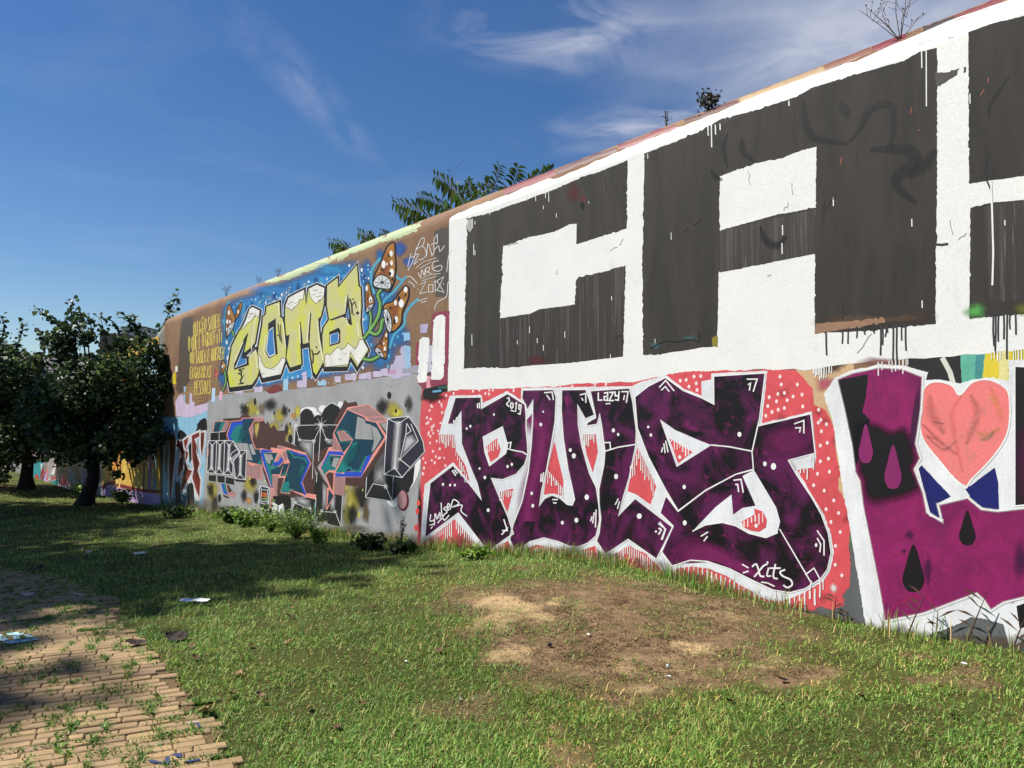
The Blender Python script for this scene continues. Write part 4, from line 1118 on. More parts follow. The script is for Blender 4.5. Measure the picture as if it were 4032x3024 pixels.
def f(P):
    r = random.Random(3)
    for k in range(70):
        x, y = r.uniform(120, 340), r.uniform(330, 890)
        if x < 290 - max(0, y - 600) * .0 and not (y < 590 and x > 235 - (y - 300) * -.0 and x > 300 - (y - 290) * .25) and not (y > 760 + (340 - x) * .75): P.oval('C', x, y, 6 + r.random() * 3, 9 + r.random() * 4, rgb(244, 206, 206), 4, 8)
    for x, y in ((485, 258), (530, 250), (575, 275), (602, 250), (600, 280), (628, 250), (345, 275), (290, 290), (1205, 222), (1118, 218), (1370, 212), (1450, 210), (780, 255)): P.oval('C', x, y, 8, 12, rgb(246, 210, 210), 5, 8)
    for x, y in ((270, 150), (305, 145), (352, 125), (392, 122), (365, 165), (322, 185), (370, 205), (862, 125), (870, 172), (965, 172), (798, 248), (850, 228), (888, 222), (940, 243), (993, 232), (842, 272), (905, 265), (790, 300), (852, 322), (888, 312), (778, 358), (998, 302), (815, 335), (1092, 322), (1090, 398), (1105, 382), (1138, 408), (1108, 450), (1143, 518), (1102, 534), (1150, 612), (1102, 628), (1156, 690), (1085, 702), (1062, 770), (1125, 802), (1182, 860), (1136, 912), (1210, 935), (1165, 988), (1220, 1048), (1192, 1130), (1190, 1242), (1230, 1305)):
        P.oval('D', x, y, 9, 12, rgb(248, 222, 222), 5, 8)
    P.blob('D', 1180, 1380, 26, 30, WHITE, 5, .3, .9)
    for k in range(16): P.blob('D', random.uniform(780, 1260), random.uniform(150, 1450), 40, 40, rgb(120, 52, 58), 4, .1, .35)
    wd = lambda zt, xs, y0, ln, w=6: P.drips(zt, xs, y0, ln, w, WHITE, 12)
    wd('C', range(245, 352, 13), lambda x: 575, 90); wd('C', range(362, 450, 13), lambda x: 690 + (x - 362) * 2.2, 85)
    wd('C', range(150, 345, 15), lambda x: 1345 - (x - 135) * .75, 110); wd('C', range(365, 590, 15), lambda x: 1200 + (x - 365) * 1.06, 100)
    wd('C', range(820, 1360, 17), lambda x: 1425 - 40 * math.sin((x - 820) / 540 * 3.1), 75); wd('C', range(625, 720, 14), lambda x: 1440 - (x - 625) * .8, 60); wd('C', range(1380, 1440, 14), lambda x: 1395 + (x - 1380) * 1.2, 70)
    wd('C', range(1480, 1640, 16), lambda x: 1455 - (x - 1480) * .5, 80); wd('C', range(1640, 1800, 16), lambda x: 1395 + (x - 1640) * .6, 90)
    wd('D', range(215, 640, 27), lambda x: 1255 + max(0, x - 380) * .42, 75, 7); wd('D', range(650, 1090, 30), lambda x: 1385 + 60 * math.sin(min(1, (x - 650) / 240) * 1.6) - max(0, x - 900) * .32, 95, 8); wd('D', [1120, 1100], lambda x: 1335, 95, 7)
    wd('C', range(680, 775, 13), lambda x: 985, 70); wd('C', range(590, 680, 15), lambda x: 655 - (x - 590) * .6, 60); wd('C', range(1030, 1135, 13), lambda x: 900 - (1135 - x) * 1.2 + 60, 80); wd('C', range(1285, 1372, 13), lambda x: 570, 80); wd('C', range(1630, 1810, 15), lambda x: 690 + abs(x - 1690) * 1.9, 110)
    wd('D', range(218, 335, 17), lambda x: 490 + (x - 218) * .65, 50); wd('D', range(650, 775, 22), lambda x: 985 - (x - 650) * .5, 55, 6); wd('D', (985, 1005, 1025, 1048, 1062), lambda x: 665 if x < 1040 else 595, 70, 6)
sub('drip', puls, f, 'white drips and dots on the coral ground')

# --- purple melting letters with a heart
def f(P):
    P.poly('E', [(55, 325), (110, 240), (200, 200), (340, 172), (470, 180), (582, 213), (570, 252), (640, 248), (740, 268), (800, 250), (900, 236), (985, 258), (985, 150), (1062, 148), (1500, 110), (1500, 1640), (1062, 1560), (990, 1592), (960, 1480), (870, 1452), (800, 1442), (700, 1492), (500, 1560), (275, 1535), (230, 1250), (180, 950), (140, 720), (100, 450)], rgb(230, 231, 234, .88), 5, 1.2)
    P.poly('E', [(560, 1560), (700, 1500), (800, 1452), (860, 1470), (930, 1500), (990, 1640), (560, 1660)], rgb(100, 102, 104), 6, 1)
melt = sub('mural', wall, f, 'white outlined purple letters with a salmon heart')
V1 = [(120, 245), (200, 213), (330, 185), (450, 190), (556, 232), (548, 400), (522, 570), (545, 645), (515, 700), (560, 820), (578, 915), (650, 960), (630, 875), (780, 840), (850, 898), (930, 908), (1062, 893), (1450, 860), (1450, 1270), (1062, 1345), (960, 1370), (895, 1412), (862, 1360), (825, 1325), (700, 1372), (560, 1425), (362, 1465), (330, 1280), (290, 1080), (250, 880), (235, 760), (212, 715), (195, 580), (155, 390)]


def f(P):
    P.poly('E', V1, None, 7, .8, mat='magenta_spray')
    P.poly('E', [(124, 250), (180, 240), (278, 222), (270, 330), (250, 410), (290, 450), (215, 700), (155, 390)], rgb(16, 12, 16), 8, 1.2)
    P.soft('E', [(200, 480), (280, 440), (400, 490), (470, 470), (520, 560), (535, 650), (512, 700), (555, 810), (470, 860), (300, 890), (252, 850), (238, 760), (214, 715)], rgb(16, 11, 16), 8, .72, True, 1.0)
    P.soft('E', [(490, 480), (520, 300), (545, 260), (545, 400), (515, 600), (480, 600)], rgb(70, 26, 66), 8, .5, True, .8)
    P.line('E', V1, 22, (*WHITE[:3], .8), 9, closed=True, soft=True); P.line('E', V1, 7, WHITE, 10, closed=True)
    dr = lambda x, y, w, h: [(x, y), (x + w * .35, y + h * .45), (x + w * .5, y + h * .75), (x + w * .3, y + h * .96), (x, y + h), (x - w * .3, y + h * .96), (x - w * .5, y + h * .75), (x - w * .35, y + h * .45)]
    P.poly('E', dr(268, 470, 72, 198), rgb(132, 34, 98), 10, 0, True); P.poly('E', dr(405, 575, 86, 222), rgb(132, 34, 98), 10, 0, True)
    P.poly('E', dr(507, 1075, 110, 240), rgb(18, 10, 16), 10, 0, True); P.poly('E', dr(778, 905, 82, 175), rgb(20, 10, 18), 10, 0, True)
    for x, y, rx, ry in ((485, 1030, 30, 30), (580, 1210, 24, 90), (1045, 1150, 50, 120), (460, 1110, 16, 16)): P.blob('E', x, y, rx, ry, rgb(66, 24, 66), 9, .2, .7)
    for k in range(16): P.line('E', [(q := random.uniform(340, 1100), w := random.uniform(1000, 1380)), (q + 60, w - random.uniform(10, 50))], 16, (*rgb(170, 44, 92)[:3], .45), 9, soft=True)
    P.line('E', [(380, 1430), (420, 1380), (520, 1340), (600, 1360)], 16, (*rgb(168, 36, 96)[:3], .8), 9, smooth=True, soft=True)
sub('letter', melt, f, 'melting letter U in magenta and black with drops')


def f(P):
    P.poly('E', [(740, 325), (700, 277), (620, 258), (562, 290), (548, 380), (540, 480), (562, 560), (640, 660), (755, 775), (800, 750), (920, 622), (985, 500), (990, 340), (960, 282), (880, 248), (800, 264)], None, 7, .6, True, mat='salmon_spray')
    for p, w, c, al in (([(740, 340), (700, 420), (720, 560), (752, 700)], 30, (240, 132, 122), .9), ([(560, 480), (640, 560), (720, 620)], 24, (150, 92, 92), .7), ([(580, 540), (660, 600), (720, 560)], 18, (120, 84, 84), .6), ([(590, 350), (600, 420), (650, 500)], 60, (190, 110, 100), .7), ([(800, 340), (830, 420), (780, 560)], 46, (180, 112, 104), .7), ([(840, 520), (880, 530), (930, 500)], 40, (204, 152, 90), .7), ([(850, 550), (880, 545), (905, 515)], 26, (104, 130, 110), .7), ([(900, 300), (930, 380), (950, 440)], 40, (236, 150, 104), .7), ([(600, 620), (760, 520), (850, 400)], 18, (246, 160, 156), .8), ([(880, 330), (920, 360)], 10, (236, 196, 90), .9), ([(570, 530), (610, 545)], 10, (90, 70, 70), .8), ([(600, 460), (660, 470)], 12, (96, 72, 72), .6)):
        P.line('E', p, w * 1.3, (*rgb(*c)[:3], al * .55), 8, smooth=True, soft=True, taper=True)
    P.line('E', [(740, 325), (700, 277), (620, 258), (562, 290), (548, 380), (540, 480), (562, 560), (640, 660), (755, 790), (800, 750), (920, 622), (985, 500), (990, 340), (960, 282), (880, 248), (800, 264)], 9, WHITE, 9, closed=True, smooth=True)
    P.poly('E', [(545, 675), (695, 835), (625, 872), (658, 952), (590, 930), (528, 695)], rgb(22, 26, 98), 8, .5); P.poly('E', [(915, 690), (770, 800), (800, 850), (868, 902), (937, 902), (932, 760)], rgb(22, 28, 104), 8, .5)
    P.line('E', [(545, 675), (528, 695), (590, 930), (655, 955)], 9, WHITE, 9)
sub('heart', melt, f, 'scribbled salmon heart between blue wedges')
sub('letter', melt, lambda P: (P.poly('E', [(1016, 180), (1090, 185), (1500, 150), (1500, 830), (1062, 880), (1016, 884)], rgb(24, 20, 24), 8, .8), P.soft('E', [(1020, 500), (1200, 450), (1300, 700), (1200, 860), (1030, 870)], rgb(96, 24, 72), 9, .4, True, .8), P.line('E', [(1016, 180), (1090, 185), (1500, 150), (1500, 830), (1062, 880), (1016, 884)], 8, WHITE, 10, closed=True),
    P.poly('E', [(1025, 1385), (1100, 1360), (1400, 1310), (1400, 1450), (1090, 1490), (1040, 1495)], rgb(22, 18, 22), 8, 1)), 'black letter with purple fade at the end of the mural')

P = Paint(W1)
fp_ = [(x * _s, y * _s - 14) for x, y in _foot[::-1]]
P.line('S', fp_, 70, (*rgb(104, 88, 66)[:3], .55), 16, soft=True)
for k in range(60):
    i = random.randint(0, len(fp_) - 2); t_ = random.random(); x_ = fp_[i][0] + (fp_[i + 1][0] - fp_[i][0]) * t_; y_ = fp_[i][1] + (fp_[i + 1][1] - fp_[i][1]) * t_
    P.blob('S', x_, y_ - random.uniform(0, 30), random.uniform(15, 60), random.uniform(10, 34), rgb(96, 80, 60), 16, .1, .35)
P.build('mud_splash', wall, 'soil splashed along the foot of the wall')

# --- brown upper wall: lime letters COMA among mushrooms
def f(P):
    P.poly('Q', [(245, 200), (330, 165), (400, 150), (395, 420), (345, 1000), (290, 1130), (215, 1160), (175, 1100), (200, 830)], rgb(88, 76, 64), 1, 1.5)
    P.poly('N', [(918, 30), (960, 10), (1115, -30), (1090, 735), (925, 748)], rgb(84, 76, 66), 1, 1.2)
    P.poly('Q', [(172, 870), (180, 1040), (130, 1035), (140, 900)], rgb(222, 196, 40), 2, 1); P.poly('Q', [(165, 800), (200, 800), (195, 870), (165, 880)], rgb(226, 222, 214), 2, .8)
    P.soft('A', [(505, 560), (700, 465), (960, 365), (1230, 270), (1480, 215), (1590, 320), (1600, 560), (1640, 760), (1580, 1010), (1300, 1090), (1000, 1130), (760, 1175), (530, 1165), (485, 900)], rgb(50, 120, 184), 2, .86, True, .96)
    P.poly('A', [(560, 600), (720, 520), (960, 440), (1230, 360), (1470, 330), (1540, 560), (1560, 760), (1520, 980), (1300, 1050), (1000, 1095), (760, 1130), (560, 1100)], None, 3, 3, mat='blue_field_spray')
    for x, y, rx, ry, c in ((1700, 560, 170, 180, (42, 108, 172)), (1750, 780, 140, 150, (42, 104, 166)), (1660, 930, 130, 120, (44, 112, 172)), (1650, 200, 40, 70, (44, 100, 168)), (1800, 150, 60, 60, (46, 92, 168)), (1860, 240, 50, 50, (48, 96, 170)), (580, 640, 90, 130, (44, 118, 184)), (540, 850, 60, 180, (52, 120, 170)), (520, 1080, 60, 110, (50, 104, 160)), (1560, 330, 60, 120, (44, 110, 176)), (900, 450, 200, 60, (50, 126, 190)), (1300, 300, 160, 50, (52, 140, 196))):
        P.blob('A', x, y, rx, ry, rgb(*c), 3, .35, .9)
    for k in range(42):
        x = random.uniform(520, 1560); y = 560 - (x - 520) * .31 + random.uniform(20, 120)
        P.blob('A', x, y, random.uniform(12, 34), random.uniform(18, 50), rgb(*random.choice(((104, 190, 216), (60, 150, 204), (24, 74, 140), (130, 160, 190)))), 4, .2, .7)
    for p, w in (([(320, 330), (240, 440), (225, 560), (258, 700)], 44), ([(600, 530), (480, 680), (370, 780), (350, 870)], 40), ([(735, 770), (650, 850), (595, 950), (585, 1050), (480, 1150), (430, 1290)], 42), ([(470, 430), (500, 520), (560, 560)], 40)):
        P.line('N', p, w, (*rgb(88, 184, 214)[:3], 1.0), 4, smooth=True, soft=True)
    for p in ([(130, 640), (100, 500), (110, 300), (150, 150)], [(250, 330), (320, 260), (360, 200), (330, 130)]): P.line('L', p, 60, (*rgb(90, 176, 216)[:3], .8), 4, smooth=True, soft=True)
    # pale roller bars like a skyline under the lettering
    P.poly('N', [(400, 1610), (440, 1480), (490, 1450), (490, 1390), (545, 1370), (545, 1285), (655, 1278), (660, 1500), (700, 1520), (720, 1560), (500, 1640)], rgb(186, 180, 206), 4, 2)
    P.poly('N', [(580, 1275), (655, 1268), (652, 1500), (600, 1530)], rgb(152, 188, 216), 5, 2); P.poly('N', [(580, 1135), (650, 1128), (652, 1215), (582, 1222)], rgb(142, 190, 222), 5, 1.2); P.poly('N', [(758, 1045), (848, 1034), (832, 1135), (765, 1142)], rgb(180, 172, 206), 5, 1.2); P.blob('N', 460, 1560, 60, 40, rgb(214, 160, 190), 5, .3, .7)
    P.poly('N', [(715, 1240), (748, 1235), (738, 1550), (706, 1552)], rgb(146, 58, 78), 4, 1); P.poly('N', [(888, 935), (960, 905), (1075, 893), (1078, 1100), (1058, 1700), (866, 1700)], rgb(142, 60, 80), 4, 1.2); P.poly('N', [(820, 1280), (890, 1270), (880, 1560), (815, 1560)], rgb(196, 192, 206), 4, 1.2)
    P.poly('N', [(905, 1000), (930, 955), (1000, 938), (1036, 968), (1020, 1610), (985, 1645), (878, 1650)], WHITE, 6, 1.2); P.poly('N', [(750, 1212), (790, 1180), (856, 1190), (860, 1220), (828, 1670), (733, 1680)], WHITE, 6, 1.2)
    P.poly('Q', [(180, 1450), (170, 1260), (220, 1180), (265, 1180), (270, 1250), (290, 1262), (320, 1300), (350, 1290), (355, 1150), (385, 1145), (385, 1260), (415, 1270), (420, 1330), (470, 1310), (590, 1288), (590, 1380), (480, 1430), (400, 1462), (330, 1472)], rgb(204, 186, 212), 4, 1.2)
    for p, c in (([(278, 1070), (305, 1065), (300, 1140), (278, 1135)], PALEB), ([(275, 1170), (298, 1170), (295, 1270), (270, 1265)], PALEB), ([(648, 1090), (690, 1085), (685, 1270), (640, 1270)], rgb(188, 214, 240)), ([(745, 1135), (785, 1130), (780, 1250), (740, 1245)], rgb(230, 178, 204))): P.poly('Q', p, c, 5, .6)
    for x0, y0, w, h, c in ((950, 1092, 36, 80, PALEB), (1090, 1042, 30, 112, LAV), (1050, 1105, 40, 50, LAV), (740, 1150, 60, 40, LAV), (1320, 1075, 50, 40, LAV), (1400, 1060, 80, 40, LAV), (1500, 1055, 90, 40, LAV), (1600, 1040, 60, 40, LAV), (1660, 1020, 50, 50, LAV), (600, 1170, 60, 30, LAV), (1200, 1110, 60, 30, PALEB), (1720, 1030, 90, 40, LAV), (1820, 1010, 110, 40, rgb(160, 156, 170))): P.poly('A', [(x0, y0), (x0 + w, y0 - w * .15), (x0 + w, y0 + h), (x0, y0 + h)], c, 5, 1.2)
    P.poly('A', [(825, 1178), (870, 1140), (905, 1128), (940, 1150), (945, 1180), (850, 1200)], rgb(122, 52, 52), 5, 1)
    P.soft('Q', [(690, 820), (740, 880), (720, 980), (670, 950)], rgb(196, 44, 92), 4, .4, True, .9)
coma = sub('mural', wall, f, 'blue spray ground of the lime COMA mural on brown wall')

C_F = [(290, 600), (340, 520), (400, 400), (455, 250), (500, 218), (605, 268), (600, 330), (570, 500), (530, 740), (440, 830), (375, 880), (435, 600), (420, 600), (350, 720), (230, 1050), (230, 1130), (445, 1060), (440, 960), (545, 830), (570, 900), (590, 1150), (560, 1240), (490, 1340), (170, 1385), (135, 1170), (165, 1000), (200, 780), (250, 680)]
O_F = [(650, 360), (690, 330), (700, 215), (890, 140), (900, 360), (930, 380), (960, 560), (985, 800), (975, 1000), (910, 1195), (640, 1250), (590, 1100), (575, 900), (600, 700), (640, 480)]
M_F = [(975, 190), (1020, 80), (1110, 30), (1250, -40), (1275, 210), (1310, -50), (1430, -110), (1545, -60), (1530, 180), (1490, 350), (1450, 390), (1470, 640), (1535, 1000), (1420, 1205), (1380, 1150), (1345, 900), (1325, 730), (1350, 300), (1320, 310), (1300, 600), (1310, 735), (1230, 755), (1215, 600), (1195, 420), (1170, 480), (1190, 750), (1205, 1045), (1045, 1095), (990, 960), (1035, 620), (985, 630), (970, 400)]
AtoL = lambda pts: [((600 + x * .5425 - 860) / .27125, (900 + y * .5425 - 1150) / .27125) for x, y in pts]
A_F = AtoL([(1270, 415), (1345, 358), (1350, 430), (1485, 265), (1497, 420), (1512, 430), (1518, 560), (1510, 680), (1525, 790), (1570, 885), (1490, 1005), (1440, 925), (1418, 1000), (1250, 1005), (1240, 930), (1235, 780), (1245, 720), (1285, 660), (1268, 560)])
SNOW_C = [(455, 240), (500, 215), (605, 268), (585, 370), (545, 330), (510, 370), (470, 430), (440, 440), (390, 500), (330, 560), (400, 400)]
SNOW_O = [(580, 900), (610, 930), (630, 1020), (680, 1090), (760, 1115), (830, 1080), (890, 1010), (920, 960), (975, 960), (975, 1000), (910, 1195), (640, 1250), (590, 1100)]
SNOW_M = [[(975, 190), (1020, 80), (1110, 30), (1250, -40), (1235, 110), (1180, 110), (1150, 190), (1100, 220), (1075, 270), (1040, 245), (990, 220)], [(1310, -50), (1430, -110), (1545, -60), (1535, 60), (1480, 120), (1420, 170), (1370, 120), (1330, 60)]]
SNOW_A = [(1545, 920), (1580, 890), (1620, 915), (1700, 830), (1740, 800), (1790, 840), (1850, 800), (1880, 740), (1930, 780), (1990, 830), (2030, 760), (2050, 690), (2100, 690), (2180, 830), (2030, 1070), (1920, 860), (1890, 1050), (1560, 1090), (1545, 1000)]
BLUEIN = rgb(58, 122, 186)


def coma_letter(F_, snow, counters, marks, label, sh=(-6, 62)):
    def f(P):
        P.line('L', F_, 64, WHITE, 5, closed=True); P.poly('L', F_, WHITE, 5, 0, shift=(sh[0], sh[1] + 14)); P.line('L', [(x + sh[0], y + sh[1]) for x, y in F_], 32, WHITE, 5, closed=True)
        P.line('L', F_, 50, BLACK, 7, closed=True); P.poly('L', F_, BLACK, 7, 0, shift=sh); P.line('L', [(x + sh[0], y + sh[1]) for x, y in F_], 16, BLACK, 7, closed=True)
        P.poly('L', F_, None, 9, .3, mat='lime_letter_paint')
        for s in snow:
            P.poly('L', s, rgb(232, 230, 220, .88), 10, .5); P.line('L', s, 7, BLACK, 11, closed=True)
            bx = [p[0] for p in s]; by = [p[1] for p in s]
            for k in range(9):
                x, y = random.uniform(min(bx) + 30, max(bx) - 70), random.uniform(min(by) + 30, max(by) - 20)
                if in_poly(np.array([x]), np.array([y]), s)[0] and in_poly(np.array([x + 40]), np.array([y - 8]), s)[0]: P.line('L', [(x, y), (x + 20, y + 4), (x + 45, y - 8)], 5, BLACK, 12)
        for c, inn in counters:
            P.poly('L', c, BLACK, 11)
            if inn: P.poly('L', inn, WHITE, 12); mx = sum(p[0] for p in inn) / len(inn); my = sum(p[1] for p in inn) / len(inn); P.poly('L', [(mx + (x - mx) * .86, my + (y - my) * .93) for x, y in inn], BLUEIN, 13)
        for m, w, c in marks: P.line('L', m, w, c, 12)
    return sub('letter', coma, f, label)


PALEY = rgb(232, 230, 190)
coma_letter(C_F, [SNOW_C], [([(435, 600), (420, 600), (350, 720), (230, 1050), (230, 1130), (445, 1060), (440, 960), (375, 880)], [(388, 755), (245, 1100), (412, 1035), (405, 965), (335, 965), (350, 880)])],
            [([(480, 830), (520, 520), (560, 330)], 14, PALEY), ([(360, 720), (240, 1010)], 14, PALEY), ([(450, 940), (540, 850), (565, 1100)], 16, PALEY), ([(300, 1130), (340, 1150), (330, 1200), (350, 1240), (320, 1280), (340, 1330)], 22, BLACK), ([(300, 1335), (370, 1320)], 18, BLACK), ([(300, 1125), (380, 1110)], 16, BLACK), ([(295, 1180), (310, 1185)], 26, BLACK), ([(375, 1190), (365, 1225)], 8, BLACK)], 'lime letter C with snowy top')
coma_letter(O_F, [SNOW_O], [([(725, 455), (835, 380), (840, 600), (865, 900), (820, 920), (735, 965), (685, 870), (720, 640)], [(735, 550), (800, 505), (805, 650), (830, 905), (740, 945), (695, 850), (720, 650)])],
            [([(810, 190), (880, 180), (885, 340)], 16, PALEY), ([(940, 440), (975, 800)], 16, PALEY), ([(690, 620), (660, 850), (690, 930)], 12, PALEY), ([(870, 470), (880, 560), (900, 700)], 16, BLACK), ([(905, 480), (910, 640), (925, 740)], 14, BLACK), ([(860, 620), (880, 640)], 14, BLACK)], 'lime letter O with snowy foot')
coma_letter(M_F, SNOW_M, [], [([(1180, 470), (1190, 740)], 16, PALEY), ([(1325, 310), (1290, 720)], 16, PALEY), ([(1440, 430), (1470, 700), (1520, 980)], 18, PALEY), ([(1360, 840), (1380, 930), (1375, 1030)], 20, BLACK), ([(1380, 900), (1440, 900), (1470, 860)], 20, BLACK), ([(1425, 800), (1430, 800)], 26, BLACK)], 'lime letter M with snowy shoulders')
coma_letter(A_F, [SNOW_A], [([(1610, 580), (1750, 515), (1775, 560), (1770, 740), (1615, 790)], [(1622, 620), (1735, 585), (1755, 620), (1745, 725), (1625, 765)]), (AtoL([(1420, 470), (1452, 705), (1425, 690), (1385, 640), (1400, 620)]), AtoL([(1422, 570), (1432, 660), (1408, 640)])), (AtoL([(1285, 662), (1400, 618), (1402, 634), (1300, 668)]), None)],
            [([(1860, 60), (1840, 280)], 14, PALEY), ([(1800, 380), (1860, 385), (1890, 490)], 16, PALEY), ([(2020, 440), (2040, 640)], 16, PALEY), ([(2050, 140), (2060, 380)], 18, PALEY), ([(1910, 100), (1940, 190), (1945, 310)], 22, BLACK), ([(1940, 190), (1985, 140), (2005, 230)], 14, BLACK), ([(1955, 100), (1958, 104)], 24, BLACK), ([(2020, 295), (2030, 310)], 40, BLACK), ([(1965, 325), (1966, 330)], 22, BLACK)], 'lime letter A with snowy foot')


def shroom(P, z, cap, gill, spots, k=1.0):
    P.poly(z, cap, rgb(176, 116, 46), 10, 0, True)
    mx = sum(p[0] for p in cap) / len(cap); my = sum(p[1] for p in cap) / len(cap)
    P.soft(z, [(mx + (x - mx) * .9 + 14 * k, my + (y - my) * .9) for x, y in cap], rgb(206, 154, 56), 11, .3, True, .8)
    P.soft(z, [(mx + (x - mx) * .8 - 14 * k, my + (y - my) * .9 + 14 * k) for x, y in cap], rgb(150, 82, 50), 11, .2, True, .7)
    P.line(z, cap, 16 * k, BLACK, 13, closed=True, smooth=True)
    if gill:
        P.poly(z, gill, rgb(206, 208, 208), 14, 0, True); P.line(z, gill, 11 * k, BLACK, 15, closed=True, smooth=True)
        gx_ = sum(p[0] for p in gill) / len(gill); gy_ = sum(p[1] for p in gill) / len(gill)
        for q in gill: P.line(z, [(gx_, gy_), (gx_ + (q[0] - gx_) * .8, gy_ + (q[1] - gy_) * .8)], 6 * k, BLACK, 15)
        P.oval(z, gx_, gy_, 16 * k, 16 * k, BLACK, 16)
    for x, y, rx, ry, b in spots: P.oval(z, x, y, rx, ry, BLACK if b else WHITE, 14)


def stem(P, z, pts, w):
    P.line(z, pts, w + 18, BLACK, 8, smooth=True); P.line(z, pts, w, rgb(84, 138, 60), 9, smooth=True); P.line(z, [(x - w * .15, y) for x, y in pts], w * .35, rgb(140, 190, 104), 10, smooth=True)


def f(P):
    stem(P, 'N', [(355, 640), (300, 720), (325, 820), (305, 950), (240, 1070), (150, 1190)], 34)
    shroom(P, 'N', [(460, 150), (485, 175), (490, 300), (495, 420), (480, 560), (440, 660), (410, 685), (330, 650), (260, 640), (245, 600), (265, 510), (330, 370), (400, 200)], [(250, 590), (290, 520), (350, 505), (420, 540), (445, 600), (430, 655), (340, 652), (270, 632)], [(447, 272, 19, 34, 0), (364, 390, 22, 44, 0), (450, 375, 15, 28, 0), (452, 480, 24, 44, 0), (399, 386, 8, 15, 0), (418, 292, 10, 20, 1), (342, 446, 9, 15, 1), (360, 458, 6, 12, 1), (433, 402, 8, 14, 1), (432, 492, 16, 22, 1), (458, 550, 12, 20, 1), (318, 464, 4, 6, 0)])
sub('mushroom', coma, f, 'tallest orange mushroom with white spots')


def f(P):
    stem(P, 'N', [(210, 880), (225, 980), (212, 1090)], 22)
    shroom(P, 'N', [(185, 590), (215, 620), (225, 700), (262, 790), (250, 830), (180, 915), (165, 850), (165, 640)], [(170, 900), (190, 850), (248, 815), (240, 860), (190, 908)], [(180, 650, 14, 32, 0), (222, 775, 17, 34, 0), (224, 785, 8, 14, 1), (190, 760, 8, 12, 1), (205, 715, 6, 9, 1)], .7)
sub('mushroom', coma, f, 'slim small orange mushroom beside the letter A')


def f(P):
    stem(P, 'N', [(400, 985), (350, 1000), (330, 1100), (280, 1150), (205, 1120)], 36)
    shroom(P, 'N', [(600, 625), (635, 650), (630, 760), (570, 900), (560, 1010), (520, 1080), (450, 1120), (420, 1000), (360, 880), (380, 820), (460, 790), (540, 690)], [(365, 890), (400, 875), (440, 950), (455, 1050), (440, 1130), (400, 1090), (365, 960)], [(604, 665, 20, 32, 0), (556, 815, 28, 46, 0), (492, 808, 16, 30, 0), (502, 990, 20, 38, 0), (530, 765, 15, 32, 1), (600, 722, 10, 18, 1), (440, 866, 10, 20, 1), (482, 1010, 14, 32, 1), (588, 750, 7, 12, 1)])
sub('mushroom', coma, f, 'leaning orange mushroom with striped gills')


def f(P):
    stem(P, 'N', [(350, 1360), (290, 1400), (220, 1430), (140, 1415)], 36)
    shroom(P, 'N', [(385, 1110), (410, 1130), (405, 1330), (385, 1415), (340, 1400), (270, 1330), (275, 1290), (330, 1230)], [(270, 1310), (310, 1300), (350, 1350), (370, 1400), (330, 1392), (280, 1350)], [(394, 1160, 10, 24, 0), (378, 1310, 12, 26, 0), (366, 1250, 8, 14, 0), (388, 1196, 7, 16, 1), (338, 1258, 8, 18, 1), (380, 1340, 10, 14, 1)], .8)
sub('mushroom', coma, f, 'lowest orange mushroom with a curled stem')


def f(P):
    stem(P, 'L', [(190, 520), (230, 640)], 26)
    shroom(P, 'L', [(150, 180), (190, 240), (245, 380), (230, 440), (130, 650), (110, 600), (115, 330)], [(130, 630), (150, 500), (235, 430), (215, 520), (160, 610)], [(155, 300, 14, 34, 0), (130, 430, 14, 34, 0), (168, 430, 12, 30, 0), (125, 540, 10, 26, 0), (180, 400, 10, 16, 1)], .8)
    shroom(P, 'L', [(325, 150), (345, 180), (330, 260), (280, 370), (245, 370), (270, 250)], None, [(288, 285, 12, 28, 0), (315, 230, 8, 14, 1)], .8)
sub('mushroom', coma, f, 'pair of brown mushrooms before the letter C')
sub('mushroom', coma, lambda P: (stem(P, 'L', [(90, 1130), (110, 1290), (65, 1430)], 22), shroom(P, 'L', [(65, 990), (115, 1070), (90, 1130), (45, 1200), (45, 1080)], None, [(62, 1080, 10, 26, 0), (85, 1060, 6, 14, 0)], .7)), 'tiny brown mushroom at the foot of the letter C')


def f(P):
    for k in range(70):
        x = random.uniform(500, 1600); y = 585 - (x - 500) * .30 + random.uniform(-10, 130)
        if not any(in_poly(np.array([q]), np.array([w]), F_)[0] for F_ in (C_F, O_F, M_F, A_F) for q, w in AtoL([(x, y)])): P.oval('A', x, y, random.uniform(2.5, 7), random.uniform(4, 12), random.choice((WHITE, PALEB, PALEB)), 5, 8)
    for x, y, rx, ry in ((1430, 268, 7, 12), (1520, 300, 8, 15), (540, 825, 7, 15), (548, 940, 8, 18), (555, 870, 5, 10), (1535, 660, 6, 10), (1530, 1010, 7, 12), (940, 480, 6, 14)): P.oval('A', x, y, rx, ry, WHITE, 6, 9)
    for x, y, rx, ry in ((350, 720, 12, 22), (515, 1178, 11, 18), (482, 1266, 10, 18), (410, 1502, 13, 22), (228, 1266, 12, 22), (418, 1390, 12, 24), (174, 970, 12, 28), (122, 452, 11, 22), (110, 500, 7, 13), (568, 1145, 9, 15)): P.oval('N', x, y, rx, ry, rgb(90, 176, 212), 6, 9)
    for k in range(60): P.oval('A', random.uniform(560, 1700), random.uniform(1050, 1130), random.uniform(2, 7), random.uniform(3, 8), random.choice((LAV, WHITE, rgb(150, 140, 160))), 6, 7)
sub('dot', coma, f, 'white and pale blue paint dots')


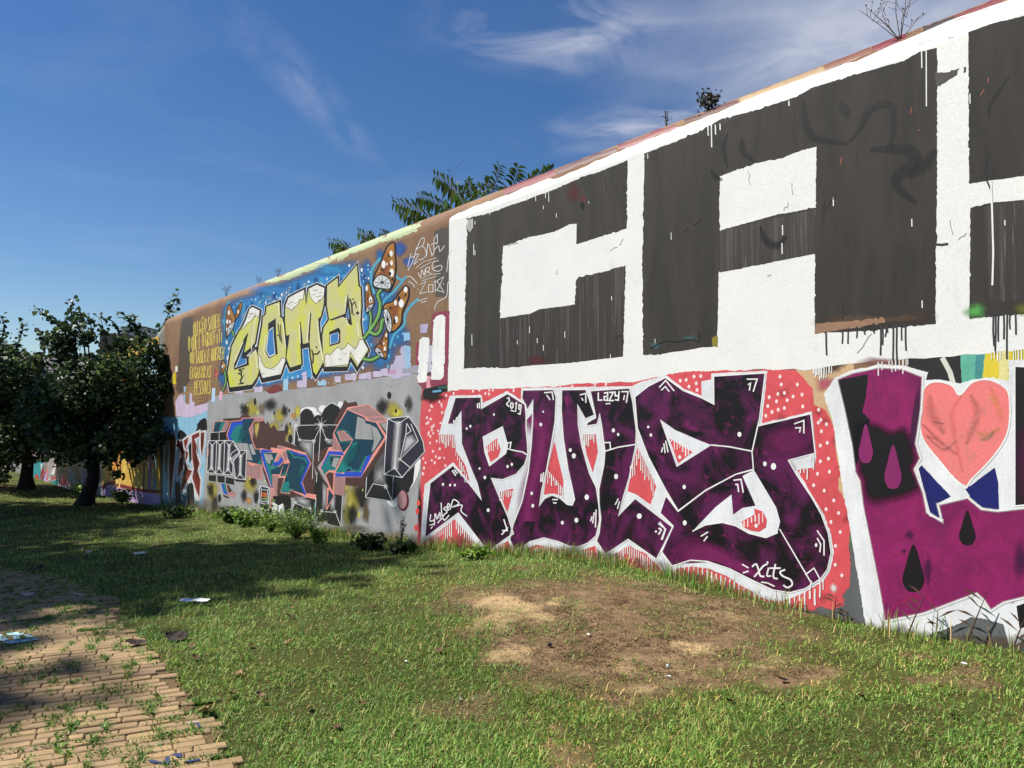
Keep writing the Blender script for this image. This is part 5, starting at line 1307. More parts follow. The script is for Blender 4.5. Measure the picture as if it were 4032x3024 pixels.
def f(P):
    Y_ = rgb(226, 206, 96)
    for s, q in (('OU NÃO SABEM', [(402, 238), (752, 112), (752, 285), (404, 412)]), ('O QUE É O GRAFFiTi', [(338, 420), (782, 312), (782, 485), (340, 615)]), ('OU SABEM E QUEREM', [(360, 625), (818, 540), (800, 705), (362, 780)]), ('ENGANAR AS', [(365, 818), (640, 790), (632, 945), (360, 966)]), ('PESSOAS', [(418, 1002), (634, 985), (628, 1162), (416, 1182)])):
        lettering(P, 'Q', s, q, 9, Y_, 6, .32, .6)
    for p in ([(415, 1230), (490, 1208), (570, 1220)], [(455, 1262), (535, 1250)], [(310, 1062), (306, 1182)], [(303, 1160), (395, 1150)], [(345, 1075), (395, 1140)], [(395, 1065), (350, 1150)], [(680, 895), (750, 1040)], [(660, 1025), (745, 850)], [(700, 1070), (715, 830)]): P.line('Q', p, 6, rgb(186, 156, 78), 6)
sub('inscription', coma, f, 'yellow handwritten Portuguese sentence on brown paint')


def f(P):
    for p in ([(660, 270), (625, 415)], [(630, 455), (690, 330), (720, 210)], [(650, 320), (700, 300)], [(700, 290), (740, 280), (690, 390), (735, 350)], [(720, 230), (770, 112), (805, 112), (790, 180), (725, 225), (790, 195), (830, 280), (775, 340), (745, 330)], [(830, 300), (845, 165), (880, 260), (890, 300)], [(880, 180), (905, 165), (912, 250), (890, 290)], [(940, 70), (908, 130), (945, 165), (945, 60)], [(910, 240), (960, 190), (975, 250), (1025, 185)],
              [(740, 480), (765, 530), (780, 450), (805, 510), (815, 440)], [(820, 500), (825, 430), (860, 425), (855, 465), (830, 470), (880, 490)], [(960, 350), (900, 370), (895, 440), (950, 465), (995, 440), (985, 400), (900, 430)],
              [(760, 610), (825, 575), (755, 710), (830, 690)], [(850, 615), (900, 610), (900, 690), (850, 690), (850, 615)], [(905, 590), (925, 570), (925, 690)], [(940, 570), (1015, 525), (975, 620), (1020, 695), (940, 670), (975, 620), (940, 570)],
              [(615, 530), (660, 525), (730, 600)], [(635, 575), (680, 600), (700, 640)], [(735, 790), (840, 755)], [(770, 805), (830, 790)], [(1105, 225), (1070, 300), (1050, 470)], [(1098, 550), (1060, 600), (1045, 740), (950, 800), (915, 880)]):
        P.line('N', p, 7, OFFW, 6, smooth=len(p) > 2 and not (600 > p[0][1] > 560 or p[0][1] in (610, 615)))
    for p in ([(715, 430), (800, 360), (940, 320)], [(755, 435), (880, 365)], [(770, 550), (870, 500), (980, 490)], [(775, 570), (940, 520)]): P.line('N', p, 9, rgb(190, 186, 182), 6)
    P.oval('N', 736, 660, 5, 7, OFFW, 6, 8); P.oval('N', 1013, 605, 5, 7, OFFW, 6, 8)
sub('signature', coma, f, 'thin white tag with the year 2018')

# --- grey lower wall: metallic and teal geometric letters
BROWN, SALM, PGREY, TEAL, DTEAL, BLUE, NAVY, GREYL = rgb(76, 50, 46), rgb(232, 150, 138), rgb(164, 124, 124), rgb(24, 122, 120), rgb(10, 58, 78), rgb(30, 76, 192), rgb(44, 42, 56), rgb(158, 158, 158)
OLIVE, INK = rgb(176, 162, 66), rgb(30, 28, 26)


def f(P):
    P.poly('B', [(395, 158), (480, 100), (700, 85), (900, 70), (1100, 52), (1290, 40), (1490, 0), (1620, -20), (1850, -50), (1962, -62), (1950, 240), (1950, 900), (1925, 1330), (300, 1150), (355, 1000), (372, 600)], None, 1, 1.5, mat='grey_emulsion')
    P.poly('B', [(170, 262), (260, 252), (398, 215), (392, 420), (358, 1000), (350, 1150), (74, 1100), (74, 262)], rgb(140, 190, 216), 1, 1)
    P.soft('B', [(120, 700), (360, 640), (356, 1000), (100, 1020)], rgb(106, 146, 166), 2, .4, False, .7)  # shade on the lower blue field, painted in as a darker wash
    for z, x, y, rx, ry, c in (('J', 640, 200, 110, 150, OLIVE), ('J', 540, 210, 80, 110, INK), ('J', 880, 150, 100, 110, INK), ('J', 770, 200, 60, 100, rgb(120, 104, 80)), ('J', 1000, 290, 90, 120, OLIVE), ('J', 1060, 230, 60, 100, INK), ('J', 1235, 240, 50, 110, rgb(206, 192, 70)), ('J', 1180, 290, 40, 60, rgb(200, 140, 60)), ('J', 930, 430, 110, 90, OLIVE), ('J', 1120, 520, 60, 150, OLIVE), ('J', 1090, 470, 40, 110, INK),
                               ('J', 620, 1190, 130, 150, OLIVE), ('J', 650, 1150, 60, 90, INK), ('J', 535, 1340, 60, 110, INK), ('J', 600, 1400, 50, 70, rgb(190, 140, 80)), ('J', 700, 1350, 60, 110, INK), ('J', 120, 1260, 90, 220, OLIVE), ('J', 100, 1260, 60, 120, INK), ('J', 150, 1450, 60, 150, INK),
                               ('K', 1190, 190, 110, 130, OLIVE), ('K', 1070, 150, 90, 140, INK), ('K', 1390, 110, 60, 120, rgb(60, 58, 50)), ('K', 1250, 230, 100, 70, rgb(212, 200, 72)), ('K', 720, 1250, 150, 260, OLIVE), ('K', 830, 1200, 120, 230, INK), ('K', 660, 1450, 90, 170, rgb(120, 116, 50)), ('K', 730, 1430, 80, 160, INK), ('K', 880, 1420, 60, 160, rgb(96, 78, 44)), ('K', 640, 1120, 60, 60, OLIVE)):
        P.blob(z, x, y, rx, ry, c, 3, .3, .9)
    for x, y, rx, ry in ((678, 105, 18, 48), (570, 230, 8, 18), (928, 250, 12, 28), (1125, 222, 12, 28), (1137, 395, 10, 24), (1215, 345, 8, 18), (1140, 590, 30, 60), (1030, 415, 8, 18), (215, 1365, 22, 55), (150, 1480, 22, 80), (685, 1390, 15, 45), (540, 1285, 12, 25), (620, 62, 4, 8)): P.oval('J', x, y, rx, ry, INK, 4)
    for x, y, rx, ry in ((710, 250, 12, 28), (582, 150, 8, 16), (908, 318, 8, 18), (1130, 490, 8, 20), (1158, 315, 6, 10), (610, 1110, 8, 20), (810, 1140, 6, 16), (1074, 606, 5, 10)): P.oval('J', x, y, rx, ry, rgb(220, 212, 110), 5)
    for x, y, rx, ry in ((1155, 20, 26, 45), (1018, 145, 10, 20), (1350, 140, 10, 25), (1233, 205, 14, 28), (830, 1290, 26, 60), (617, 1400, 8, 16), (700, 1500, 14, 60)): P.oval('K', x, y, rx, ry, INK, 4)
    for x, y, rx, ry in ((655, 1120, 10, 25), (840, 1145, 8, 18), (685, 1310, 14, 30), (797, 1440, 18, 42)): P.oval('K', x, y, rx, ry, rgb(180, 172, 88), 5)
    P.line('K', [(1365, 1545), (1340, 1580), (1310, 1650)], 16, (*INK[:3], .8), 3, soft=True)
grey = sub('mural', wall, f, 'grey painted ground with olive and black spray clouds')


def f(P):
    P.poly('B', [(320, 350), (335, 300), (388, 272), (385, 385), (300, 405)], BLACK, 3, 1, True); P.poly('B', [(185, 400), (200, 355), (240, 380), (250, 420), (200, 450)], BLACK, 3, 0, True)
    P.poly('B', [(95, 570), (125, 480), (130, 700), (115, 760)], BLACK, 3, 0, True)
    LL_ = ([(130, 402), (160, 380), (172, 430), (166, 560), (150, 700), (136, 862), (125, 872), (120, 620)], [(178, 428), (215, 442), (242, 530), (230, 625), (182, 705), (190, 600), (206, 540), (195, 490), (172, 470)], [(225, 432), (264, 403), (258, 450), (240, 498), (264, 520), (256, 560), (240, 580), (264, 640), (292, 652), (250, 740), (215, 805), (204, 792), (230, 640), (222, 560), (240, 520)], [(285, 396), (340, 368), (346, 402), (308, 422), (326, 470), (320, 520), (346, 600), (330, 650), (352, 720), (342, 852), (315, 790), (288, 700), (300, 640), (288, 560)], [(350, 374), (380, 370), (376, 450), (360, 560), (350, 480)])
    for L_ in LL_: P.line('B', L_, 24, rgb(206, 206, 210, .88), 4, closed=True)
    P.poly('B', [(172, 500), (205, 520), (190, 610), (170, 640)], rgb(176, 190, 200), 5); P.poly('B', [(262, 470), (285, 440), (292, 560), (270, 600)], BLACK, 5)
    for L_ in LL_:
        P.poly('B', L_, rgb(118, 44, 38), 6, .3); P.line('B', L_, 4, rgb(214, 206, 204), 8, closed=True)
        mx = sum(q[0] for q in L_) / len(L_); my = sum(q[1] for q in L_) / len(L_); P.soft('B', [(mx + (x - mx) * .8, my + (y - my) * .8) for x, y in L_], rgb(74, 24, 22), 7, .3, False, .6)
    P.poly('B', [(168, 745), (205, 750), (200, 860), (175, 898)], BLACK, 6, 0, True); P.poly('B', [(258, 760), (295, 750), (302, 880), (265, 898)], BLACK, 6, 0, True); P.line('B', [(230, 820), (260, 720), (330, 860)], 30, rgb(206, 208, 210, .88), 5); P.line('B', [(135, 880), (120, 960)], 16, rgb(206, 208, 210, .88), 5)
sub('letter', grey, f, 'small dark red letters D E I on pale blue')


def f(P):
    P.poly('J', [(260, 325), (480, 315), (500, 285), (580, 265), (620, 310), (780, 310), (815, 395), (850, 360), (885, 450), (930, 405), (970, 485), (1080, 480), (1075, 620), (1340, 740), (1440, 870), (1480, 1130), (1480, 1330), (1115, 1362), (1000, 1345), (850, 1200), (780, 1000), (640, 640), (300, 600), (288, 500), (345, 380), (260, 352)], BROWN, 6, .4)
    P.soft('J', [(670, 370), (745, 360), (735, 450), (700, 605), (668, 520)], rgb(196, 176, 92), 7, .5, False, .9)
    P.poly('J', [(150, 372), (290, 362), (240, 470), (215, 497), (118, 497), (148, 430)], TEAL, 7); P.poly('J', [(165, 380), (245, 372), (212, 450), (206, 496), (135, 496)], DTEAL, 8); P.poly('J', [(250, 470), (292, 370), (345, 380), (302, 492), (225, 497)], PGREY, 8)
    P.poly('J', [(95, 510), (290, 495), (300, 612), (92, 612)], BLACK, 7)
    P.poly('J', [(370, 375), (500, 360), (520, 335), (660, 325), (600, 470), (640, 640), (350, 620), (315, 540)], BLUE, 8); P.poly('J', [(400, 455), (440, 415), (520, 405), (540, 640), (400, 632), (360, 560)], TEAL, 9)
    P.poly('J', [(520, 340), (660, 328), (600, 465), (655, 660), (500, 660), (520, 500)], DTEAL, 10); P.soft('J', [(480, 430), (580, 420), (580, 640), (440, 630)], rgb(16, 90, 98), 11, .3, False, .8)
    P.poly('J', [(430, 638), (655, 658), (690, 735), (742, 735), (782, 935), (570, 882), (560, 740), (470, 730)], DTEAL, 9); P.poly('J', [(745, 850), (782, 930), (715, 915)], TEAL, 10)
    P.poly('J', [(438, 645), (580, 650), (648, 872), (570, 860), (562, 740), (470, 730)], GREYL, 11); P.poly('J', [(598, 660), (645, 660), (692, 792), (640, 797)], GREYL, 11)
    P.poly('J', [(665, 320), (785, 315), (785, 352), (665, 358)], PGREY, 9); P.poly('J', [(660, 365), (665, 500), (650, 600), (608, 470)], PGREY, 11)
    P.poly('J', [(575, 890), (775, 940), (770, 1110), (558, 1066)], PGREY, 8); P.poly('J', [(585, 890), (680, 920), (670, 947), (610, 930)], SALM, 9)
    for p in ([(130, 500), (150, 360), (290, 358), (330, 365), (500, 350), (515, 320), (660, 318), (785, 315), (785, 352), (665, 360), (605, 465), (640, 600), (685, 720), (742, 725)], [(575, 890), (775, 940), (768, 1125), (558, 1066)], [(365, 380), (312, 540), (345, 620)]): P.line('J', p, 10, SALM, 12)
    P.poly('J', [(235, 1165), (300, 1180), (328, 1300), (310, 1320), (268, 1295)], BLUE, 7); P.poly('J', [(262, 1172), (300, 1180), (325, 1290), (285, 1280)], TEAL, 8); P.poly('J', [(320, 1300), (385, 1270), (432, 1300), (395, 1357), (320, 1325)], PGREY, 8); P.line('J', [(302, 1180), (328, 1300), (385, 1345), (432, 1300)], 9, SALM, 9); P.poly('J', [(300, 1180), (330, 1190), (385, 1275), (330, 1300)], BROWN, 7); P.poly('J', [(260, 1310), (345, 1355), (325, 1372), (265, 1342)], BROWN, 7)
sub('letter', grey, f, 'teal and blue angular letter with grey window panes')


def f(P):
    P.poly('J', [(750, 708), (880, 740), (890, 700), (965, 715), (980, 668), (1070, 695), (1340, 770), (1417, 910), (1365, 1008), (1300, 1150), (1345, 1300), (1480, 1320), (1470, 1382), (1330, 1348), (1140, 1262), (1130, 1312), (1008, 1292), (1060, 1100), (982, 1100), (966, 1342), (922, 1332), (918, 1242), (890, 1235), (800, 980), (738, 780)], SALM, 8, .3)
    P.poly('J', [(762, 725), (910, 745), (905, 762), (790, 770), (812, 860), (918, 1236), (896, 1228), (752, 790)], BLUE, 10); P.poly('J', [(790, 770), (975, 772), (900, 960), (908, 1225), (862, 1080)], TEAL, 11); P.poly('J', [(820, 775), (965, 776), (890, 940), (830, 900)], DTEAL, 12)
    P.poly('J', [(795, 785), (855, 790), (887, 880), (880, 922), (835, 900)], GREYL, 13); P.poly('J', [(862, 793), (900, 795), (920, 860), (880, 867)], GREYL, 13)
    P.poly('J', [(985, 672), (1070, 700), (1060, 722), (968, 718)], PGREY, 9); P.poly('J', [(958, 872), (1010, 780), (1032, 820), (985, 887)], PGREY, 12); P.poly('J', [(922, 892), (985, 887), (1032, 825), (1052, 872), (1000, 932), (912, 948)], BLUE, 12); P.poly('J', [(908, 950), (1005, 935), (960, 972), (898, 992)], TEAL, 12); P.poly('J', [(888, 1000), (1000, 952), (1062, 880), (1000, 1056), (884, 1050)], DTEAL, 11)
    P.poly('J', [(885, 1062), (985, 1072), (964, 1338), (932, 1334), (926, 1232)], PGREY, 10); P.poly('J', [(1030, 770), (1090, 750), (1105, 850), (1070, 880)], PGREY, 10)
    P.poly('J', [(1085, 730), (1140, 738), (1340, 808), (1390, 905), (1270, 1160), (1332, 1315), (1140, 1254), (1125, 1300), (1015, 1284), (1070, 1110), (1136, 900), (1110, 850)], DTEAL, 11)
    P.line('J', [(1150, 752), (1215, 785), (1340, 812), (1388, 905), (1278, 1160), (1335, 1315)], 26, BLUE, 12); P.line('J', [(1090, 735), (1150, 770), (1195, 840), (1215, 825), (1330, 855), (1362, 910)], 20, TEAL, 13)
    P.poly('J', [(1015, 1282), (1050, 1150), (1130, 1150), (1120, 1235), (1230, 1250), (1140, 1254), (1125, 1300)], TEAL, 12); P.soft('J', [(1270, 900), (1380, 880), (1300, 1080), (1230, 1100)], rgb(20, 104, 112), 13, .3, False, .8)
    P.poly('J', [(1050, 920), (1130, 905), (1070, 1070), (1010, 1080)], DTEAL, 11); P.line('J', [(1018, 1075), (1070, 1040), (1100, 1060)], 18, TEAL, 12)
    P.line('J', [(905, 1240), (888, 1500)], 30, SALM, 9); P.line('J', [(906, 1260), (892, 1480)], 14, PGREY, 10)
sub('letter', grey, f, 'teal and blue angular letter with salmon edging')


def glow(P, z, x, y, r, layer=13): P.blob(z, x, y, r, r, WHITE, layer, .1, .85)


def f(P):
    for B_ in ([(68, 615), (180, 615), (165, 1040), (50, 1030)], [(180, 615), (282, 612), (270, 1055), (165, 1040)], [(284, 612), (400, 620), (472, 770), (352, 860), (392, 930), (388, 1062), (270, 1052)], [(475, 745), (572, 740), (555, 1125), (425, 1110), (398, 880), (472, 790)]):
        P.poly('J', B_, NAVY, 9, .3); P.line('J', B_, 7, OFFW, 13, closed=True)
    for p in ([(120, 680), (112, 970)], [(222, 680), (208, 970)], [(342, 680), (325, 990)], [(492, 820), (485, 1050)]): P.line('J', p, 52, (*OFFW[:3], .75), 11, soft=True); P.line('J', p, 6, OFFW, 13)
    for a, b, c in (((68, 618), (120, 680), (180, 618)), ((180, 618), (222, 680), (282, 615)), ((288, 618), (342, 680), (400, 622)), ((50, 1030), (112, 970), (165, 1040)), ((165, 1040), (208, 970), (270, 1055)), ((270, 1052), (325, 990), (388, 1062)), ((475, 748), (492, 820), (570, 742)), ((425, 1110), (485, 1050), (555, 1125))): P.line('J', [a, b, c], 7, OFFW, 13)
    P.line('J', [(400, 660), (450, 720), (370, 780), (352, 860), (470, 770)], 7, OFFW, 13)
    for x, y in ((110, 970), (208, 970), (325, 990), (342, 680), (492, 820), (485, 1050), (360, 850)): glow(P, 'J', x, y, 30, 12)
    for p in ([(75, 1065), (168, 1065), (165, 1157), (75, 1142)], [(190, 1070), (280, 1080), (280, 1172), (190, 1157)], [(298, 1090), (402, 1110), (406, 1197), (295, 1177)], [(400, 1115), (560, 1130), (555, 1155), (430, 1145)]): P.poly('J', p, INK, 8)
    for p in ([(75, 1142), (168, 1158), (280, 1172)], [(295, 1177), (406, 1197)], [(210, 500), (212, 612)], [(92, 612), (95, 510), (290, 495)]): P.line('J', p, 5, OFFW, 13)
    P.oval('J', 58, 765, 24, 72, rgb(96, 52, 56), 12); P.oval('J', 57, 765, 19, 62, PGREY, 13)
    P.poly('J', [(745, 1205), (868, 1230), (852, 1452), (730, 1420)], NAVY, 9); P.line('J', [(745, 1205), (868, 1230), (852, 1452), (730, 1420)], 8, OFFW, 13, closed=True); P.line('J', [(765, 1250), (845, 1262), (838, 1375), (755, 1365)], 6, OFFW, 13, closed=True)
    for a, b in (((745, 1205), (765, 1250)), ((868, 1230), (845, 1262)), ((852, 1452), (838, 1375)), ((730, 1420), (755, 1365))): P.line('J', [a, b], 6, OFFW, 13)
    P.soft('J', [(740, 1380), (850, 1390), (850, 1440), (735, 1410)], OFFW, 11, .3, False, .8); P.poly('J', [(740, 1430), (856, 1457), (862, 1500), (742, 1475)], rgb(60, 60, 62), 8)
    lettering(P, 'J', 'KMR', [(768, 1288), (832, 1300), (830, 1350), (766, 1342)], 8, rgb(222, 116, 30), 14, .25)
sub('letter', grey, f, 'chrome block letters H K R and a small framed sign')


def f(P):
    for x, y, rx, ry in ((255, 200, 34, 38), (365, 180, 48, 44), (295, 240, 34, 26), (578, 130, 32, 38), (200, 200, 98, 42)): P.oval('K', x, y, rx, ry, WHITE, 6)
    P.poly('K', [(98, 240), (140, 185), (190, 175), (240, 210), (262, 285), (300, 250), (345, 262), (390, 170), (470, 115), (550, 150), (582, 205), (550, 372), (100, 372)], BLACK, 7, 0); P.line('K', [(100, 230), (140, 185), (190, 175), (240, 205)], 7, WHITE, 8, smooth=True); P.line('K', [(390, 168), (470, 112), (552, 150)], 7, WHITE, 8, smooth=True)
    P.poly('K', [(40, 380), (552, 372), (500, 470), (480, 640), (420, 660), (300, 870), (420, 1090), (520, 1180), (605, 1215), (582, 1585), (270, 1512), (0, 1452), (40, 1232), (250, 1240), (290, 930), (240, 780), (30, 600)], rgb(30, 29, 31), 7, .3)
    P.poly('J', [(920, 1340), (1135, 1350), (1135, 1590), (1152, 1642), (1118, 1642), (1070, 1580), (1050, 1440), (990, 1457), (930, 1420)], BLACK, 7, 0, True); P.poly('J', [(888, 1450), (920, 1418), (990, 1460), (1040, 1428), (1062, 1580), (1140, 1652), (1215, 1640), (1190, 1700), (1120, 1690), (1050, 1600), (1020, 1490), (980, 1585), (930, 1585), (898, 1530)], WHITE, 6, .3, True)
    for p in ([(90, 550), (270, 560), (262, 660), (240, 800), (85, 620)], [(410, 545), (482, 550), (480, 615), (410, 600)], [(40, 1212), (225, 1272), (215, 1370), (40, 1300)], [(360, 1060), (420, 1060), (410, 1385), (358, 1385)], [(460, 1200), (520, 1210), (512, 1405), (455, 1390)]):
        P.poly('K', p, rgb(78, 77, 79), 8); mx, my = sum(q[0] for q in p) / len(p), sum(q[1] for q in p) / len(p); P.soft('K', [(mx + (x - mx) * 1.0, my + (y - my) * 1.0 - 10) for x, y in p], rgb(196, 196, 198), 9, .2, False, .75)
    for p in ([(45, 378), (340, 370), (552, 372)], [(345, 375), (318, 800)], [(262, 560), (245, 1010)], [(45, 390), (90, 548), (265, 560), (345, 382)], [(345, 382), (412, 546), (482, 550)], [(40, 390), (30, 600)], [(40, 1300), (215, 1370), (265, 1505)], [(0, 1455), (265, 1512), (582, 1588)], [(288, 1240), (270, 1510)], [(602, 1215), (582, 1580)], [(280, 1505), (355, 1400), (520, 1410), (582, 1575)], [(300, 935), (292, 1050)], [(0, 1370), (40, 1300)]): P.line('K', p, 6, OFFW, 13)
    for a in range(8):
        q = a * math.pi / 4 + .2; P.line('K', [(345, 370), (345 + 75 * math.cos(q), 370 + 95 * math.sin(q))], 6, (*WHITE[:3], .9), 14, soft=True); P.line('K', [(50, 380), (50 + 45 * math.cos(q), 380 + 60 * math.sin(q))], 5, (*WHITE[:3], .9), 14, soft=True)
    for x, y, r in ((345, 370, 42), (50, 382, 30), (92, 548, 26), (262, 562, 30), (412, 545, 28), (40, 1290, 28), (215, 1362, 30), (355, 1392, 28), (402, 1540, 34), (512, 1402, 26), (268, 1505, 24), (580, 1570, 18)): glow(P, 'K', x, y, r)
    P.line('K', [(278, 1300), (274, 1490)], 10, rgb(140, 190, 200), 14)
sub('letter', grey, f, 'black chrome edged tower letters with white star glints')


def f(P):
    P.poly('K', [(240, 740), (420, 628), (482, 640), (292, 870), (425, 1090), (430, 1125), (380, 1060), (290, 900)], BROWN, 9); P.poly('K', [(495, 355), (630, 72), (665, 110), (765, 95), (787, 150), (660, 180), (520, 420)], BROWN, 9); P.poly('K', [(1040, 345), (1125, 460), (1122, 640), (980, 860), (880, 1000), (870, 1112), (640, 1082), (640, 990), (830, 990), (1085, 560)], BROWN, 9)
    P.poly('K', [(492, 462), (660, 163), (905, 123), (1088, 265), (1138, 337), (1030, 347), (1132, 515), (1085, 592), (822, 993), (640, 993), (512, 982), (502, 1195), (410, 1385), (418, 1120), (440, 1110), (395, 962), (328, 890), (405, 720), (440, 636), (480, 630)], SALM, 10, .3)
    P.poly('K', [(670, 182), (900, 132), (1085, 270), (900, 275), (870, 270)], PGREY, 11); P.poly('K', [(895, 282), (1085, 277), (1125, 328), (940, 328)], PGREY, 11)
    P.poly('K', [(502, 465), (660, 192), (870, 287), (880, 320), (1000, 345), (1102, 515), (955, 725), (895, 740), (820, 920), (620, 925), (530, 920), (620, 740), (700, 590), (612, 702)], DTEAL, 11)
    P.poly('K', [(780, 270), (865, 305), (875, 350), (940, 370), (962, 547), (748, 537)], GREYL, 12); P.poly('K', [(945, 375), (1010, 410), (1067, 520), (985, 660), (945, 697), (975, 570)], GREYL, 12)
    P.poly('K', [(542, 460), (620, 448), (722, 546), (583, 557)], PGREY, 12); P.line('K', [(530, 440), (580, 425), (660, 450), (730, 550), (700, 572), (580, 577), (530, 450)], 13, TEAL, 13); P.line('K', [(545, 455), (620, 445), (722, 548), (583, 558)], 8, SALM, 14, closed=True); P.line('K', [(718, 560), (620, 735), (520, 920)], 8, SALM, 14)
    P.poly('K', [(720, 590), (780, 570), (720, 760), (650, 870), (600, 940), (520, 930)], TEAL, 12); P.soft('K', [(700, 600), (850, 570), (760, 800), (640, 900), (600, 800)], rgb(12, 84, 96), 13, .4, False, .8)
    P.poly('K', [(512, 942), (620, 952), (630, 925), (820, 930), (895, 740), (955, 727), (822, 988), (640, 986), (520, 982)], BLUE, 12); P.line('K', [(540, 932), (635, 918), (655, 878), (700, 882), (712, 910), (800, 920), (880, 748)], 22, TEAL, 13)
    P.poly('K', [(340, 890), (440, 680), (602, 690), (618, 735), (450, 722), (360, 892)], BLUE, 11); P.poly('K', [(350, 890), (440, 727), (590, 740), (540, 860), (510, 912), (440, 910), (390, 962)], TEAL, 11); P.poly('K', [(450, 750), (585, 745), (540, 860), (470, 880)], DTEAL, 12); P.poly('K', [(500, 758), (572, 765), (522, 877), (470, 862)], GREYL, 13)
    P.poly('K', [(490, 480), (602, 682), (480, 662)], PGREY, 11); P.poly('K', [(515, 985), (640, 990), (622, 1217), (500, 1192)], PGREY, 11); P.poly('K', [(402, 962), (440, 930), (500, 936), (482, 1162)], BROWN, 11); P.line('K', [(400, 965), (440, 928), (502, 935), (490, 1180)], 9, SALM, 12)
    P.poly('K', [(440, 1130), (500, 1212), (418, 1352)], DTEAL, 12); P.line('K', [(440, 1130), (502, 1212), (414, 1380)], 8, SALM, 13)
sub('letter', grey, f, 'large teal angular letter with salmon and grey facets')


def f(P):
    P.poly('K', [(1530, 780), (1500, 950), (1440, 1080), (1372, 1160), (1262, 1200), (1255, 1320), (1192, 1347), (1130, 1280), (1190, 1268), (1300, 1190), (1420, 1050), (1460, 850)], WHITE, 6, .3, True)
    P.poly('K', [(885, 990), (980, 860), (1112, 640), (1105, 960), (1310, 1000), (1460, 850), (1440, 1050), (1380, 1170), (1260, 1202), (1187, 1277), (873, 1230)], rgb(28, 27, 29), 8, .3)
    P.poly('K', [(980, 850), (1112, 650), (1122, 970), (1117, 1100), (965, 1070)], rgb(84, 83, 84), 9); P.soft('K', [(985, 900), (1110, 820), (1118, 1090), (968, 1062)], rgb(176, 176, 178), 10, .2, False, .7)
    for p in ([(890, 990), (875, 1230), (1187, 1277), (1207, 980)], [(965, 1070), (1117, 1100)], [(965, 1070), (880, 1222)], [(1117, 1100), (1187, 1272)]): P.line('K', p, 6, OFFW, 12)
    R_ = [(1140, 295), (1388, 270), (1482, 400), (1560, 570), (1578, 690), (1410, 872), (1310, 997), (1095, 957), (1115, 620)]
    P.poly('K', R_, NAVY, 10, .3); P.line('K', R_, 8, OFFW, 13, closed=True)
    for p in ([(1265, 360), (1222, 870)],): P.line('K', p, 110, (*OFFW[:3], .6), 11, soft=True)
    P.soft('K', [(1285, 775), (1345, 500), (1440, 470), (1500, 560)], rgb(210, 210, 214), 12, .35, False, .75)
    for p in ([(1145, 300), (1265, 358), (1388, 275)], [(1265, 358), (1222, 872)], [(1100, 957), (1222, 880), (1308, 992)], [(1365, 350), (1418, 440), (1355, 490), (1365, 350)], [(1415, 360), (1502, 560), (1285, 778), (1352, 490)], [(1285, 778), (1412, 882)]): P.line('K', p, 8, OFFW, 13)
    for x, y, r in ((1265, 360, 30), (1222, 875, 34), (1285, 778, 30), (1117, 1098, 36), (1100, 955, 18)): glow(P, 'K', x, y, r, 14)
    P.oval('K', 1320, 1266, 68, 126, rgb(92, 22, 40), 8, 20); P.oval('K', 1312, 1258, 54, 108, PGREY, 9, 20)
sub('letter', grey, f, 'chrome letter R with a pink disc below')

# --- murals on the lower wall behind the tree
P = Paint(W3)
P.poly('H', [(1395, -1050), (2160, -1300), (2185, 900), (1395, 720)], rgb(226, 182, 84), 1)
P.poly('H', [(300, -1000), (1395, -1050), (1395, 300), (300, 300)], rgb(150, 136, 150), 1)
P.poly('H', [(1215, -1000), (1320, -1000), (1320, -890), (1215, -880)], rgb(236, 188, 62), 2)
P.poly('H', [(1395, -200), (1700, -200), (1700, 60), (1395, 60)], rgb(176, 150, 200), 2, 2)
P.poly('H', [(1900, -1000), (2190, -1200), (2190, 100), (1960, 60)], rgb(150, 186, 204), 2, 2)
for x0, y0, x1, y1, w, c in ((1560, 60, 1550, 690, 26, (226, 120, 56)), (1640, 30, 1630, 720, 20, (140, 46, 60)), (1700, 60, 1690, 690, 36, (240, 206, 96)), (1740, 120, 1745, 430, 24, (96, 60, 110)), (1790, 100, 1780, 420, 40, (168, 52, 40)), (1850, 90, 1830, 480, 30, (232, 130, 60)), (1935, 110, 1945, 400, 22, (150, 44, 56)), (1880, 480, 1870, 760, 40, (200, 180, 90)), (1960, 420, 1950, 780, 26, (90, 60, 90)), (2040, 100, 2030, 800, 60, (150, 120, 160)), (1480, 300, 1470, 690, 26, (232, 150, 70)), (1600, 380, 1590, 690, 16, (110, 50, 50)), (2100, 0, 2100, 820, 50, (120, 150, 170))):
    P.line('H', [(x0, y0), ((x0 + x1) / 2 + 6, (y0 + y1) / 2), (x1, y1)], w, rgb(*c), 3)
P.poly('H', [(1395, 790), (1420, 745), (1500, 722), (1640, 770), (2190, 860), (2190, 1250), (1640, 1100), (1380, 1060)], rgb(198, 168, 222), 2, 1)
P.line('H', [(1395, 755), (1500, 698), (1640, 735), (1900, 792), (2160, 815)], 46, rgb(136, 44, 64), 4, smooth=True)
for x in (1440, 1510, 1580): P.line('H', [(x - 30, 790), (x, 755), (x + 32, 785)], 10, rgb(120, 60, 110), 5, smooth=True)
P.poly('H', [(1230, 380), (1398, 380), (1395, 1040), (1220, 1000)], rgb(152, 152, 148), 2)
P.poly('H', [(330, 300), (1230, 300), (1230, 960), (330, 860)], rgb(150, 132, 130), 2)
